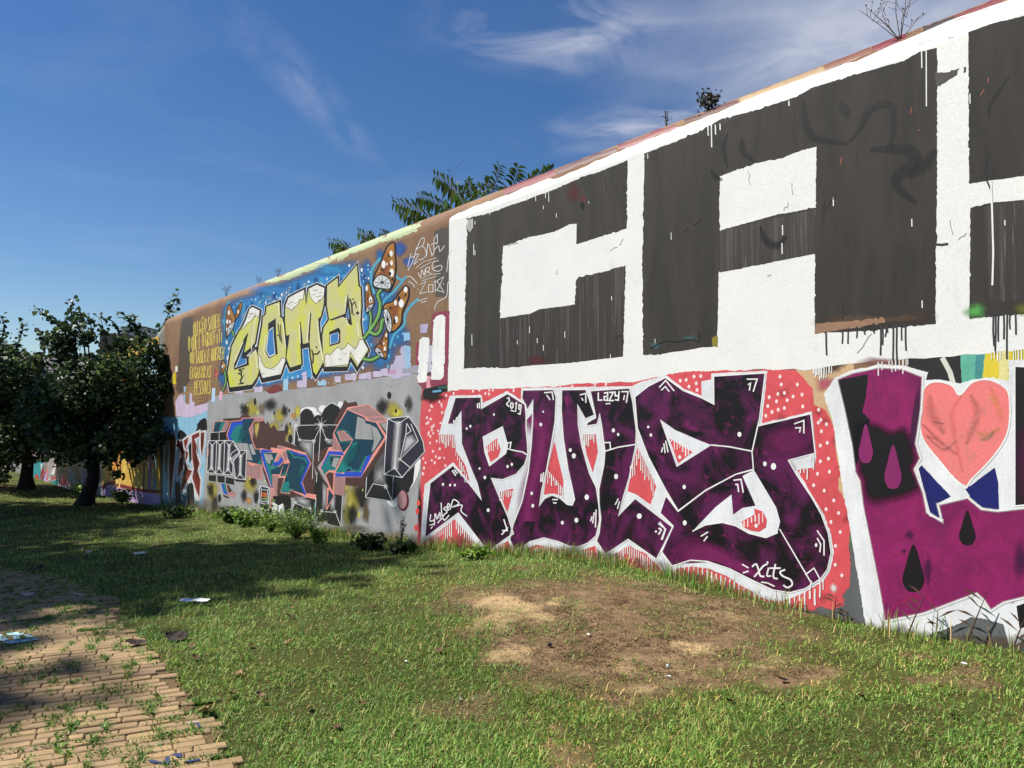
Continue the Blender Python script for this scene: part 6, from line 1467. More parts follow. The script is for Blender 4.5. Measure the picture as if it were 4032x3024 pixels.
for p, c in (([(440, 440), (590, 370), (592, 560), (540, 660), (450, 620), (400, 670)], (44, 150, 158)), ([(470, 600), (500, 568), (542, 650), (500, 665)], (206, 62, 46)), ([(560, 520), (602, 470), (582, 610), (545, 640)], (150, 40, 40)), ([(552, 440), (578, 430), (560, 545)], (232, 232, 230)), ([(612, 560), (655, 480), (672, 620), (640, 690)], (226, 100, 100)), ([(640, 300), (760, 310), (715, 540), (650, 660)], (172, 160, 160)), ([(740, 585), (770, 395), (870, 345), (920, 300), (990, 200), (985, 450), (932, 520), (890, 620), (850, 632), (760, 592)], (112, 84, 80)), ([(772, 395), (742, 582), (690, 582)], (236, 234, 230)), ([(800, 440), (830, 420), (835, 520), (800, 520)], (96, 116, 76)), ([(860, 560), (885, 540), (880, 620), (862, 615)], (220, 150, 120)),
             ([(680, 600), (810, 590), (808, 650), (740, 690), (690, 690)], (150, 150, 160)), ([(690, 610), (790, 605), (780, 640), (700, 650)], (200, 84, 66)), ([(665, 700), (810, 645), (800, 705), (720, 745), (668, 795)], (34, 128, 128)), ([(820, 640), (930, 560), (918, 720), (870, 742), (822, 700)], (230, 88, 92)), ([(690, 775), (800, 722), (912, 730), (902, 840), (690, 820)], (206, 178, 226)), ([(930, 540), (975, 455), (1022, 720), (930, 680)], (92, 116, 156)), ([(1000, 480), (1060, 470), (1110, 760), (1040, 720)], (104, 74, 66)), ([(1125, 520), (1165, 515), (1160, 720), (1128, 720)], (92, 100, 160)), ([(580, 705), (622, 560), (645, 560), (612, 790), (580, 790)], (198, 164, 214)), ([(410, 700), (592, 660), (580, 790), (420, 790)], (140, 124, 140)), ([(900, 310), (925, 300), (910, 480), (895, 520)], (230, 226, 222)), ([(330, 480), (395, 480), (395, 790), (325, 790)], (66, 52, 56))):
    P.poly('H', p, rgb(*c), 4, .4)
for k in range(46):
    x = random.uniform(1420, 2160); y = random.uniform(-900, 650); w_ = random.uniform(30, 90)
    P.line('H', [(x, y), (x + random.uniform(-30, 30), y + w_), (x + random.uniform(-50, 50), y + 2 * w_), (x + random.uniform(-40, 40), y + 3.2 * w_)], random.uniform(8, 26), rgb(*random.choice(((232, 140, 60), (150, 60, 50), (246, 214, 120), (96, 56, 60), (214, 170, 70), (190, 160, 210)))), 4, smooth=True, taper=True)
for k in range(40):
    x = random.uniform(340, 1220); y = random.uniform(-400, 640)
    P.line('H', [(x, y), (x + random.uniform(-60, 60), y + 60), (x + random.uniform(-60, 60), y + 150)], random.uniform(8, 34), rgb(*random.choice(((60, 140, 150), (206, 80, 76), (232, 228, 224), (90, 70, 70), (190, 164, 210), (120, 120, 130)))), 3, smooth=True, taper=True)
P.build('mural', wall3, 'yellow, lavender and teal mural seen between the branches')

# ------------------------------------------------------------------ plants
def tube(pts, rad, sides=8):
    V, F = [], []
    for i, p in enumerate(pts):
        p = Vector(p)
        d = (Vector(pts[min(i + 1, len(pts) - 1)]) - Vector(pts[max(i - 1, 0)])).normalized()
        a = d.cross(Vector((.3, .9, .2))).normalized(); b = d.cross(a)
        for k in range(sides):
            t = 2 * math.pi * k / sides; V.append(tuple(p + (a * math.cos(t) + b * math.sin(t)) * rad[i]))
    for i in range(len(pts) - 1):
        for k in range(sides):
            q = (k + 1) % sides; F.append((i * sides + k, i * sides + q, (i + 1) * sides + q, (i + 1) * sides + k))
    return V, F


def tubes_mesh(name, lst, mat, sides=8):
    V, F = [], []
    for pts, rad in lst:
        v, f = tube(pts, rad, sides); b = len(V); V += v; F += [tuple(b + i for i in x) for x in f]
    me = bpy.data.meshes.new(name); me.from_pydata(V, [], F); me.materials.append(mat)
    for p in me.polygons: p.use_smooth = True
    return me


M_bark = plain('bark', rgb(46, 39, 34), .9, .35, 9, .8)
M_leaf = leafmat('round_leaf', .22, .5, .35)
M_frond = leafmat('frond_leaf', .35, .45, .4)
M_twig = plain('dry_twig', rgb(84, 62, 46), .9, .3, 20)
M_pod = plain('seed_pod', rgb(62, 34, 30), .7, .3, 20)


def leaf_cloud(C, size, cols, shape='round', up=.35):
    """C (n,3) leaf centres; round or pointed leaves, tilted at random"""
    n = len(C)
    nrm = rng.normal(size=(n, 3)); nrm[:, 2] += up * 2; nrm /= np.linalg.norm(nrm, axis=1)[:, None]
    a = np.cross(nrm, rng.normal(size=(n, 3))); a /= np.linalg.norm(a, axis=1)[:, None]; b = np.cross(nrm, a)
    prof = [(-.5, .0), (-.42, .42), (.0, .52), (.5, .18), (.5, -.18), (.0, -.52), (-.42, -.42)] if shape == 'round' else [(-.5, 0), (-.1, .3), (.6, 0), (-.1, -.3)]
    k = len(prof); V = np.zeros((n, k, 3), dtype=np.float32)
    for i, (u, w) in enumerate(prof): V[:, i] = C + a * (size * u)[:, None] + b * (size * w)[:, None] - nrm * (size * .18 * abs(w) * 2)[:, None]
    F = np.arange(n * k).reshape(n, k)
    return V.reshape(-1, 3), F, np.repeat(cols, k, axis=0)


def leaf_cols(n, pal, lo=.65, hi=1.3):
    c = np.array([rgb(*p) for p in pal])[rng.integers(0, len(pal), n)] * (lo + (hi - lo) * rng.random((n, 1)))
    c[:, 3] = 1
    return c


def at_depth(px, py, Y):
    d = ray(px, py); t = Y / d[1]
    return Vector((t * d[0], Y, EYE + t * d[2]))


PAL = [(60, 80, 48), (72, 94, 54), (52, 70, 44), (100, 120, 70), (46, 62, 42)]


def round_leaf_tree(base_px, Y0, trunk_px, clumps, shoots, label, pods=()):
    gz = float(ground_z(*at_depth(base_px[0], base_px[1], Y0)[:2]))
    b = at_depth(base_px[0], base_px[1], Y0); b.z = gz - .1
    root = link('judas_tree', None, None, b); tag(root, label, 'tree', 'judas trees by the far wall')
    mpp = Y0 / FPX; rel = lambda v: v - b
    tp = [Vector((0, 0, 0))] + [rel(at_depth(x, y, Y0 + d)) for x, y, d in trunk_px]
    rad = list(np.linspace(.24, .13, len(tp))); rad[0] = .34
    lst = [(tp, rad)]; top = tp[-1]; C = []
    for x, y, r in clumps:
        dep = random.uniform(-1.5, 1.3); c = rel(at_depth(x, y, Y0 + dep)); R_ = r * mpp
        st = tp[random.randint(max(1, len(tp) - 2), len(tp) - 1)]
        lst.append(([st, st.lerp(c, .5) + Vector((random.uniform(-.3, .3), random.uniform(-.3, .3), .25)), c], [.06, .035, .012]))
        n = int(600 * (R_ / .78) ** 2)
        p = rng.normal(size=(n, 3)); p /= np.linalg.norm(p, axis=1)[:, None]; p *= (R_ * rng.random(n) ** .45)[:, None] * np.array([1, 1, .95])
        C.append(np.array(c) + p)
    for s in shoots:
        dep = random.uniform(-.8, .8); q = [rel(at_depth(x, y, Y0 + dep)) for x, y in s]
        lst.append((q, list(np.linspace(.025, .006, len(q)))))
        for i in range(len(q) - 1):
            L_ = (q[i + 1] - q[i]).length
            for k in range(int(L_ / .024)):
                C.append(np.array([q[i].lerp(q[i + 1], random.random()) + Vector((random.gauss(0, .09), random.gauss(0, .09), random.gauss(0, .06)))]))
    C = np.concatenate(C); C = C[C[:, 2] > .25]; n = len(C)
    link('trunk', tubes_mesh('trunk', lst, M_bark), root)
    v, f, c = leaf_cloud(C, .07 + .09 * rng.random(n), leaf_cols(n, PAL, .55, 1.45), 'round', .5)
    me = fast_mesh('crown', v, f, c); me.materials.append(M_leaf); link('crown', me, root)
    if pods:
        pv_, pf_ = [], []
        for x, y, r in pods:
            for k in range(46):
                o = rel(at_depth(x + random.gauss(0, r), y + random.gauss(0, r), Y0 + random.uniform(-1.0, .4))); i = len(pv_); w = .012; a = random.random() * 6.28
                dx, dy = w * math.cos(a), w * math.sin(a)
                pv_ += [tuple(o + Vector(q)) for q in ((-dx, -dy, 0), (dx, dy, 0), (dx * 1.4, dy * 1.4, -.06), (dx * .2, dy * .2, -.13), (-dx * 1.4, -dy * 1.4, -.06))]; pf_.append((i, i + 1, i + 2, i + 3, i + 4))
        me = bpy.data.meshes.new('seed_pods'); me.from_pydata(pv_, [], pf_); me.materials.append(M_pod)
        link('seed_pods', me, root)['kind'] = 'stuff'
    return root


round_leaf_tree((330, 2005), 24.1, [(345, 1950, 0), (366, 1890, 0), (368, 1830, .1), (360, 1760, .1), (390, 1660, 0)],
    [(330, 1510, 120), (450, 1490, 110), (560, 1500, 110), (625, 1570, 66), (250, 1540, 110), (420, 1620, 130), (550, 1640, 105), (300, 1650, 130), (190, 1600, 110), (622, 1460, 52), (500, 1410, 80), (430, 1450, 60), (350, 1750, 95), (470, 1740, 90), (560, 1750, 70), (250, 1760, 90), (230, 1350, 62), (285, 1300, 56), (265, 1400, 60), (310, 1250, 30), (345, 1330, 36), (600, 1390, 56), (560, 1340, 36), (640, 1640, 50), (620, 1710, 50), (200, 1690, 90), (470, 1866, 22), (520, 1800, 34), (480, 1350, 36), (370, 1420, 44), (160, 1420, 46), (420, 1780, 50), (655, 1510, 50), (668, 1590, 42), (660, 1670, 42), (648, 1430, 36)],
    [[(600, 1370), (640, 1290), (680, 1200), (705, 1150)], [(285, 1260), (278, 1210), (292, 1172)], [(240, 1290), (170, 1235), (132, 1205)], [(300, 1290), (345, 1262), (370, 1252)], [(430, 1390), (415, 1330), (395, 1248)], [(540, 1310), (520, 1260), (470, 1232)], [(480, 1330), (440, 1262), (400, 1248)], [(330, 1330), (360, 1290), (345, 1235)], [(220, 1380), (160, 1330), (150, 1290)], [(560, 1330), (535, 1290), (525, 1235)], [(400, 1800), (440, 1850), (470, 1885)], [(360, 1780), (520, 1785), (500, 1760)]],
    'dark round-leaved tree with leaning trunk in front of the yellow mural', [(240, 1330, 26), (290, 1340, 22), (270, 1400, 24)])
round_leaf_tree((104, 1930), 28.5, [(104, 1880, 0), (110, 1820, 0), (96, 1740, 0), (80, 1660, 0)],
    [(60, 1450, 80), (10, 1500, 90), (110, 1440, 62), (80, 1560, 110), (20, 1620, 110), (120, 1690, 105), (40, 1720, 100), (130, 1760, 76), (20, 1800, 66), (-70, 1600, 140), (-90, 1460, 100), (-70, 1750, 120), (10, 1380, 46), (60, 1390, 40), (-40, 1370, 60), (0, 1880, 36), (-60, 1860, 60), (160, 1510, 66), (175, 1580, 76), (140, 1640, 86), (205, 1500, 52), (190, 1650, 70)],
    [[(0, 1360), (20, 1290), (4, 1242)], [(60, 1380), (90, 1300), (86, 1252)], [(-60, 1330), (-40, 1280), (-20, 1230)]],
    'dark round-leaved tree beside the sandy bank left of the leaning trunk')


def shade_tree(X, Y, h, rx, rz, label, nc=44, nl=330):
    z = float(ground_z(X, Y)); root = link('plane_tree', None, None, (X, Y, z - .1)); tag(root, label, 'tree', 'tall shade trees beside the path')
    lst = [([(0, 0, 0), (.1, .1, h * .35), (-.1, .15, h * .62), (0, 0, h)], [.34, .26, .2, .06])]; C = []
    for k in range(nc):
        a, e = random.random() * 6.28, random.uniform(-.8, 1.2); q = random.random() ** .5
        c = Vector((rx * .72 * q * math.cos(a) * math.cos(e * .6), rx * .72 * q * math.sin(a) * math.cos(e * .6), h + rz * .75 * math.sin(e)))
        lst.append(([(0, 0, h * .55), tuple(c * .5 + Vector((0, 0, h * .3))), tuple(c)], [.12, .07, .02]))
        n = nl; p = rng.normal(size=(n, 3)); p /= np.linalg.norm(p, axis=1)[:, None]; p *= (rx * .36 * rng.random(n) ** .4)[:, None]
        C.append(np.array(c) + p)
    C = np.concatenate(C); n = len(C)
    link('trunk', tubes_mesh('trunk', lst, M_bark), root)
    v, f, c = leaf_cloud(C, .22 + .14 * rng.random(n), leaf_cols(n, [(70, 92, 42), (60, 82, 40), (84, 104, 50)]), 'round', .5)
    me = fast_mesh('crown', v, f, c); me.materials.append(M_leaf); link('crown', me, root)


for X, Y, h, rx, rz, lb in ((-21.0, 12.5, 20.0, 5.2, 4.2, 'tall plane tree on the far side of the brick path'), (-27.9, 19.2, 20.0, 5.8, 4.4, 'tall plane tree between the path and the two dark trees'), (-29.8, 24.3, 20.0, 4.0, 4.0, 'tall plane tree beside the sandy bank'), (-23.5, 6.9, 24.0, 3.4, 3.4, 'slender plane tree where the brick path bends')):
    shade_tree(X, Y, h, rx, rz, lb, 34 if rx < 3.9 else 48, 40 if rx < 3.9 else 165)


# --- tree of heaven behind the wall: feathered leaves over the crest
def frond(base, mid, tip, pairs=11, ll=.15, curl=.05):
    """spine through three points with paired drooping leaflets"""
    V, F, C = [], [], []
    pts = [base * ((1 - t) ** 2) + mid * (2 * t * (1 - t)) + tip * (t * t) for t in np.linspace(0, 1, pairs + 1)]
    side = (tip - base).cross(Vector((W1.ey[0], W1.ey[1], .25)))
    side = side.normalized() if side.length > 1e-4 else Vector((1, 0, 0))
    tv, tf = tube([tuple(p) for p in pts], list(np.linspace(.010, .004, len(pts))), 4)
    sv = [(0, 0, 0)]
    for i in range(1, len(pts)):
        d = (pts[i] - pts[i - 1]).normalized(); t = i / (len(pts) - 1)
        for s in (-1, 1):
            l = 1.3 * ll * (.65 + .5 * math.sin(math.pi * (.15 + .8 * t))) * random.uniform(.85, 1.15)
            dirv = (side * s * .8 + d * .55 + Vector((0, 0, -.28)) + Vector((random.gauss(0, .15), random.gauss(0, .15), random.gauss(0, .12)))).normalized()
            dr = Vector((0, 0, -.30 * l)); wv_ = dirv.cross(Vector((W1.ey[0] * .6, W1.ey[1] * .6, .8))).normalized() * l * .135
            o = pts[i]; k = len(V)
            V += [o, o + dirv * l * .35 + wv_, o + dirv * l * .35 - wv_, o + dirv * l * .7 + wv_ * .75 + dr * .4, o + dirv * l * .7 - wv_ * .75 + dr * .4, o + dirv * l + dr]
            F += [(k, k + 1, k + 3, k + 4, k + 2), (k + 3, k + 5, k + 4)]
            cc_ = rgb(*random.choice(((74, 104, 44), (62, 90, 38), (92, 118, 52), (60, 80, 40), (80, 96, 48)))); C += [tuple(q * random.uniform(.95, 1.05) for q in cc_[:3]) + (1,)] * 6
    return V, F, C, tv, tf


def ailanthus(fronds, depth, label, stem_x):
    x0 = W1.hit(*zz('I', [stem_x])[0], depth)[0]
    b = Vector(W1.to_world(x0, depth + .25, -.6)); root = link('tree_of_heaven', None, None, b); tag(root, label, 'tree', 'trees of heaven behind the wall')
    V, F, C, TV, TF = [], [], [], [], []
    P3 = lambda q, dj: (lambda h: Vector(W1.to_world(h[0], depth + dj, h[1])))(W1.hit(*zz('I', [q])[0], depth + dj)) - b
    stems = [([(0, 0, 0), (.1, .05, 2.5), (0, 0, 5.0)], [.10, .07, .03])]
    for f_ in fronds:
        dj = random.uniform(-.12, .25) if depth > .4 else 0
        B_, M_, T_ = (P3(q, dj) for q in f_[:3])
        v, f, c, tv, tf = frond(B_, M_, T_, int(f_[3] * 1.5), f_[4])
        k = len(V); V += v; F += [tuple(k + i for i in q) for q in f]; C += c
        k = len(TV); TV += tv; TF += [tuple(k + i for i in q) for q in tf]
        stems.append(([(0, 0, 4.0), tuple(B_ * .6 + Vector((0, 0, 1.9))), tuple(B_)], [.03, .02, .012]))
    me = bpy.data.meshes.new('crown'); me.from_pydata([tuple(q) for q in V], [], F); a = me.color_attributes.new('col', 'FLOAT_COLOR', 'POINT'); a.data.foreach_set('color', np.array(C, dtype=np.float32).ravel()); me.materials.append(M_frond); link('crown', me, root)
    me = bpy.data.meshes.new('leaf_stalks'); me.from_pydata(TV, [], TF); me.materials.append(M_twig); link('leaf_stalks', me, root)['kind'] = 'stuff'
    link('trunk', tubes_mesh('trunk', stems, M_bark, 6), root)


big_f = [((960, 600), (820, 480), (650, 452), 11, .17), ((930, 620), (800, 560), (700, 520), 9, .15), ((1100, 560), (960, 420), (820, 412), 12, .16), ((1180, 520), (1120, 330), (945, 265), 13, .17), ((1212, 520), (1225, 380), (1180, 290), 9, .13), ((1200, 520), (1260, 430), (1290, 330), 8, .15), ((1250, 500), (1330, 370), (1345, 290), 10, .15),
         ((1290, 500), (1400, 330), (1412, 190), 12, .15), ((1480, 420), (1540, 290), (1552, 192), 11, .15), ((880, 640), (830, 600), (790, 600), 7, .14), ((1020, 560), (1000, 500), (1040, 470), 7, .14), ((1380, 450), (1420, 390), (1460, 380), 7, .13), ((1600, 340), (1660, 280), (1690, 245), 7, .12), ((1700, 300), (1750, 240), (1800, 215), 7, .12)]
ailanthus(big_f, .9, 'feathery tree of heaven rising behind the first block letter', (1200, 520))
ailanthus([((520, 780), (460, 690), (388, 672), 8, .13), ((510, 780), (450, 720), (410, 730), 7, .13), ((640, 720), (600, 680), (550, 672), 6, .12), ((530, 770), (500, 700), (470, 690), 6, .12)], .7, 'small tree of heaven tip peeping over the crest above the letter A', (520, 780))
ailanthus([((360, 800), (280, 745), (180, 738), 9, .13), ((340, 800), (270, 775), (215, 790), 8, .13), ((300, 805), (270, 800), (245, 860), 6, .13)], .22, 'drooping tree of heaven branch hanging over the pale green crest', (360, 800))


# --- dry weeds rooted on the crest of the wall
def crest_weed(px, py, size, n, spread, label, leafy=0.0, mat=M_twig):
    x, t_ = W1.hit(px, py); p = W1.surf(x, min(t_, W1.zc + W1.r * 1.45), 0.0); w = Vector(W1.to_world(p[0], p[1], p[2]))
    root = link('crest_weed', None, None, w); tag(root, label, 'weed', 'weeds rooted on the wall crest')
    lst = []; tips = []
    for k in range(n):
        a, l = random.random() * 6.28, size * random.uniform(.5, 1.0); s = spread * random.uniform(.2, 1)
        d = Vector((math.cos(a) * s, math.sin(a) * s, 1)).normalized() * l
        q = [Vector((0, 0, -.02)), d * .5 + Vector((random.gauss(0, .02), 0, 0)), d]
        lst.append(([tuple(i) for i in q], [.0035, .0025, .0015]))
        for _ in range(4):
            u = random.uniform(.4, .95); e = d * u + Vector((random.gauss(0, .12), random.gauss(0, .12), random.uniform(.04, .16))) * size * 1.2
            lst.append(([tuple(d * u), tuple(e)], [.002, .001])); tips.append(e)
    me = tubes_mesh('stalks', lst, mat, 4); link('stalks', me, root)
    if tips:
        C = np.array([tuple(t) for t in tips]); n_ = len(C)
        if leafy > 0: C = np.repeat(C, 4, 0) + rng.normal(0, .03, (n_ * 4, 3)); n_ *= 4
        v, f, c = leaf_cloud(C, np.full(n_, .022 + .03 * leafy), leaf_cols(n_, [(70, 52, 40), (60, 62, 36)] if leafy else [(92, 70, 52)]), 'pointed')
        me = fast_mesh('seed_heads', v, f, c); me.materials.append(M_leaf); link('seed_heads', me, root)['kind'] = 'stuff'


crest_weed(3545, 152, .42, 8, 1.1, 'tall spindly dry weed with seed heads above the white band')
crest_weed(2795, 432, .17, 11, 1.0, 'dark bushy dry weed on the crest above the letter A', .6)
crest_weed(2620, 478, .20, 5, .5, 'row of short dry stalks on the crest between two letters')
crest_weed(880, 1148, .45, 7, .9, 'wispy dry weed on the brown crest left of the lime letters')
crest_weed(1085, 1068, .2, 5, .6, 'low wispy dry weed at the end of the pale green crest')
crest_weed(1010, 1098, .18, 4, .6, 'small pale dry sprig on the crest over the blue ground')
crest_weed(1765, 800, .9, 2, .12, 'single thin tall dead stalk among the feathery leaves', 0)


# --- leafy weeds along the foot of the wall
def weed_clump(px, py, w, h, n, label, pal, lsize=.045, back=.10):
    g = ground_at(px, py); xl_, yl_ = W1.to_local(g[0], g[1]); yl_ = min(yl_, -back); X_, Y_, _ = W1.to_world(xl_, yl_)
    z = float(ground_z(X_, Y_)); root = link('weed_clump', None, None, (X_, Y_, z)); tag(root, label, 'weed', 'leafy weeds at the foot of the wall')
    lst = []; C = []
    for k in range(max(5, n // 40)):
        a = random.random() * 6.28; d = Vector((math.cos(a) * w * .5 * random.random(), math.sin(a) * w * .35 * random.random(), h * random.uniform(.55, 1.0)))
        if W1.to_local(X_ + d.x, Y_ + d.y)[1] > -.03: d.x *= .3; d.y *= .3
        lst.append(([(0, 0, -.02), tuple(d * .5 + Vector((0, 0, .03))), tuple(d)], [.006, .005, .003]))
        m = n // max(5, n // 40)
        for _ in range(m): C.append(tuple(d * random.uniform(.25, 1.02) + Vector((random.gauss(0, .06 * w + .02), random.gauss(0, .05 * w + .015), random.gauss(0, .03)))))
    C = np.array(C); C[:, 2] = np.maximum(C[:, 2], .01)
    lw = np.array([W1.to_local(X_ + c[0], Y_ + c[1])[1] for c in C]); C = C[lw < -.015]; n_ = len(C)
    link('stems', tubes_mesh('stems', lst, plain('weed_stem', rgb(84, 100, 50)), 4), root)
    v, f, c = leaf_cloud(C, lsize * (.7 + .7 * rng.random(n_)), leaf_cols(n_, pal, .75, 1.3), 'pointed' if lsize < .04 else 'round', .8)
    me = fast_mesh('leaves', v, f, c); me.materials.append(M_frond); link('leaves', me, root)['kind'] = 'stuff'


G1 = [(104, 136, 48), (120, 152, 58), (86, 116, 42), (134, 160, 70)]; G2 = [(60, 84, 36), (74, 98, 42), (50, 70, 34)]
weed_clump(1165, 2120, 1.0, .52, 1900, 'bright green bushy weed below the black tower letters', G1, .036, .35)
weed_clump(1065, 2095, .8, .42, 1200, 'bright green weed mound next to the bushy weed', G1, .036, .4)
weed_clump(1062, 2070, .25, .62, 130, 'upright leafy weed stalk behind the green mound', G1, .04, .15)
weed_clump(975, 2075, .9, .38, 500, 'green weed patch below the framed sign', G1, .05, .3)
weed_clump(900, 2060, .9, .35, 450, 'low green weed patch below the chrome block letters', G2 + G1[:1], .05, .3)
weed_clump(1260, 2140, .5, .25, 200, 'small green weed right of the bushy weed', G1, .05, .2)
weed_clump(1225, 2110, .15, .55, 90, 'thin upright weed against the grey wall', G2, .035, .08)
weed_clump(1470, 2165, .8, .22, 360, 'dark green weed below the pink disc', G2, .06, .3)
weed_clump(1560, 2185, .6, .18, 200, 'dark green weed at the corner of the coral mural', G2, .055, .3)
weed_clump(1580, 2160, .12, .55, 70, 'thin dry stalk weed against the grey mural edge', G2, .03, .06)
weed_clump(1870, 2205, .4, .16, 160, 'yellow green low weed below the letter P', G1, .045, .15)
weed_clump(480, 1985, 1.1, .45, 420, 'bushy green weeds at the base of the lavender paint', G1, .07, -9)
weed_clump(330, 1960, 1.0, .6, 420, 'green weeds behind the leaning trunk', G1, .07, -9)
weed_clump(700, 2040, 1.2, .3, 320, 'shaded low weeds below the dark red letters', G2, .06, .3)


def stalk(px, py, h, lean, label):
    g = ground_at(px, py); xl_, yl_ = W1.to_local(g[0], g[1]); X_, Y_, _ = W1.to_world(xl_, min(yl_, -.06)); z = float(ground_z(X_, Y_))
    root = link('grass_stalk', None, None, (X_, Y_, z)); tag(root, label, 'grass', 'tall grass stalks at the foot of the wall')
    e = Vector((W1.ex[0], W1.ex[1], 0)); top = e * lean + Vector((0, 0, h)); lst = [([(0, 0, -.02), tuple(top * .5), tuple(top)], [.006, .005, .002])]
    for t_ in (.35, .55, .75, .9):
        s = random.choice((-1, 1)); o = top * t_; d = e * s * .11 * random.uniform(.6, 1.3) + Vector((0, 0, random.uniform(-.01, .09)))
        V = [tuple(o), tuple(o + d * .5 + Vector((0, 0, .018))), tuple(o + d), tuple(o + d * .5 - Vector((0, 0, .002)))]
        me = bpy.data.meshes.new('blade'); me.from_pydata(V, [], [(0, 1, 2, 3)]); me.materials.append(M_twig); link('blade', me, root)
    link('stem', tubes_mesh('stem', lst, M_twig, 5), root)


stalk(3565, 2510, .36, .16, 'brown grass stalk leaning before the white foot of the mural')
stalk(3840, 2520, .36, .14, 'tall brown grass stalk before the grey patch by the black letter')
stalk(3690, 2520, .22, .02, 'short upright grass stalk between the two leaning stalks')
stalk(3300, 2440, .20, .03, 'short dark grass stalk beside the white band')
stalk(3990, 2560, .26, .10, 'bent grass stalk at the end of the lawn edge')

# ------------------------------------------------------------------ litter
M_dry = plain('dry_leaf', rgb(92, 66, 46), .8, .35, 40); M_dry2 = plain('pale_dry_leaf', rgb(138, 108, 80), .8, .3, 40); LLAB = lambda m: {'dry_leaf': 'small reddish brown dry leaf lying in the lawn grass', 'pale_dry_leaf': 'small pale tan dry leaf lying in the lawn grass', 'dark_dry_leaf': 'small blackish dry leaf lying in the lawn grass'}[m.name]
M_dark = plain('dark_dry_leaf', rgb(46, 34, 30), .8, .3, 40)


def dry_leaf(px, py, size, mat, label, group=None):
    g = ground_at(px, py); V, F = [], []; cu = random.uniform(.25, .6)
    for i in range(5):
        u = i / 4 - .5; w = .34 * math.cos(u * 2.6)
        for j in (-1, 0, 1): V.append((u * size, j * w * size, size * (.10 + cu * (u * u) + .22 * abs(j) * cu) + random.uniform(-.03, .03) * size))
    for i in range(4):
        for j in (0, 1): F.append((i * 3 + j, i * 3 + j + 1, i * 3 + j + 4, i * 3 + j + 3))
    me = bpy.data.meshes.new('dry_leaf'); me.from_pydata(V, [], F); me.materials.append(mat)
    onp = in_poly(np.array([g[0]]), np.array([g[1]]), PATH)[0]
    o = link('dry_leaf', me, None, (g[0], g[1], g[2] + (.020 if onp else .014))); o.rotation_euler = (random.uniform(-.4, .4), random.uniform(-.4, .4), random.random() * 6.28)
    tag(o, label, 'leaf', group)


za = lambda x, y: (x * .5571, 2100 + y * .5571); zb = lambda x, y: (1000 + x * .6329, 2000 + y * .6329); zd = lambda x, y: (2400 + x * .7378, 2000 + y * .7378)
dry_leaf(*za(1250, 760), .16, M_dark, 'large dark curled leaf on the lawn by the path')
dry_leaf(*za(960, 808), .14, M_dark, 'dark crumpled leaf at the edge of the path')
dry_leaf(*za(1455, 1285), .12, M_dry2, 'brown curled leaf on the lawn beside the cigarette end')
dry_leaf(*za(290, 262), .16, M_dark, 'dark leaf heap where the far path edge meets the lawn')
for x, y in ((1215, 390), (1095, 588), (1775, 812), (1690, 1015), (1640, 1165), (1350, 815), (1385, 900)): dry_leaf(*za(x, y), random.uniform(.045, .075), m_ := random.choice((M_dry, M_dry2)), LLAB(m_), 'dry leaves in the lawn')
for x, y in ((235, 632), (222, 692), (212, 850), (38, 1185), (60, 1225), (690, 1240), (520, 1385), (735, 640), (1160, 905), (350, 1265)): dry_leaf(*zb(x, y), random.uniform(.04, .07), m_ := random.choice((M_dry, M_dry2)), LLAB(m_), 'dry leaves in the lawn')
for x, y in ((1340, 1025), (645, 1050), (1830, 1130), (920, 935)): dry_leaf(*zd(x, y), random.uniform(.05, .07), m_ := random.choice((M_dry, M_dark)), LLAB(m_), 'dry leaves in the lawn')
dry_leaf(1255, 2150 + 0, .07, M_dry2, 'pale dry leaf near the bushy weed')
M_paper = plain('white_paper', rgb(226, 228, 226), .7, .06, 20, .05)


def strip(px0, px1, w, h, name, label, cat, mat=M_paper):
    """thin torn strip lying in the grass between two points"""
    a, b = Vector(ground_at(*px0)), Vector(ground_at(*px1)); d = b - a; n = Vector((-d.y, d.x, 0)).normalized() * w; V, F = [], []
    for i in range(9):
        t = i / 8; p = a + d * t; z = float(ground_z(p.x, p.y)) + h + .003 * math.sin(i * 1.7); q = random.uniform(.85, 1.1) * (1 if 0 < i < 8 else .5)
        V += [(p.x - n.x * q, p.y - n.y * q, z), (p.x + n.x * q, p.y + n.y * q, z + .012), (p.x + n.x * q, p.y + n.y * q, z + .006), (p.x - n.x * q, p.y - n.y * q, z - .005)]
    for i in range(8):
        for k in range(4): F.append((i * 4 + k, i * 4 + (k + 1) % 4, i * 4 + 4 + (k + 1) % 4, i * 4 + 4 + k))
    F += [(0, 1, 2, 3), (35, 34, 33, 32)]
    c = sum((Vector(v) for v in V), Vector()) / len(V)
    me = bpy.data.meshes.new(name); me.from_pydata([tuple(Vector(v) - c) for v in V], [], F); me.materials.append(mat)
    tag(link(name, me, None, c), label, cat)


strip(za(1275, 512), za(1475, 518), .03, .05, 'paper_strip', 'long white torn paper strip lying in the lawn', 'litter')
strip(za(948, 174), za(1025, 164), .04, .06, 'paper_strip', 'short white paper scrap in the shaded lawn', 'litter')
strip(za(610, 160), za(648, 158), .05, .06, 'plastic_scrap', 'grey plastic scrap in the shaded lawn', 'litter', plain('grey_plastic', rgb(170, 172, 172), .5))


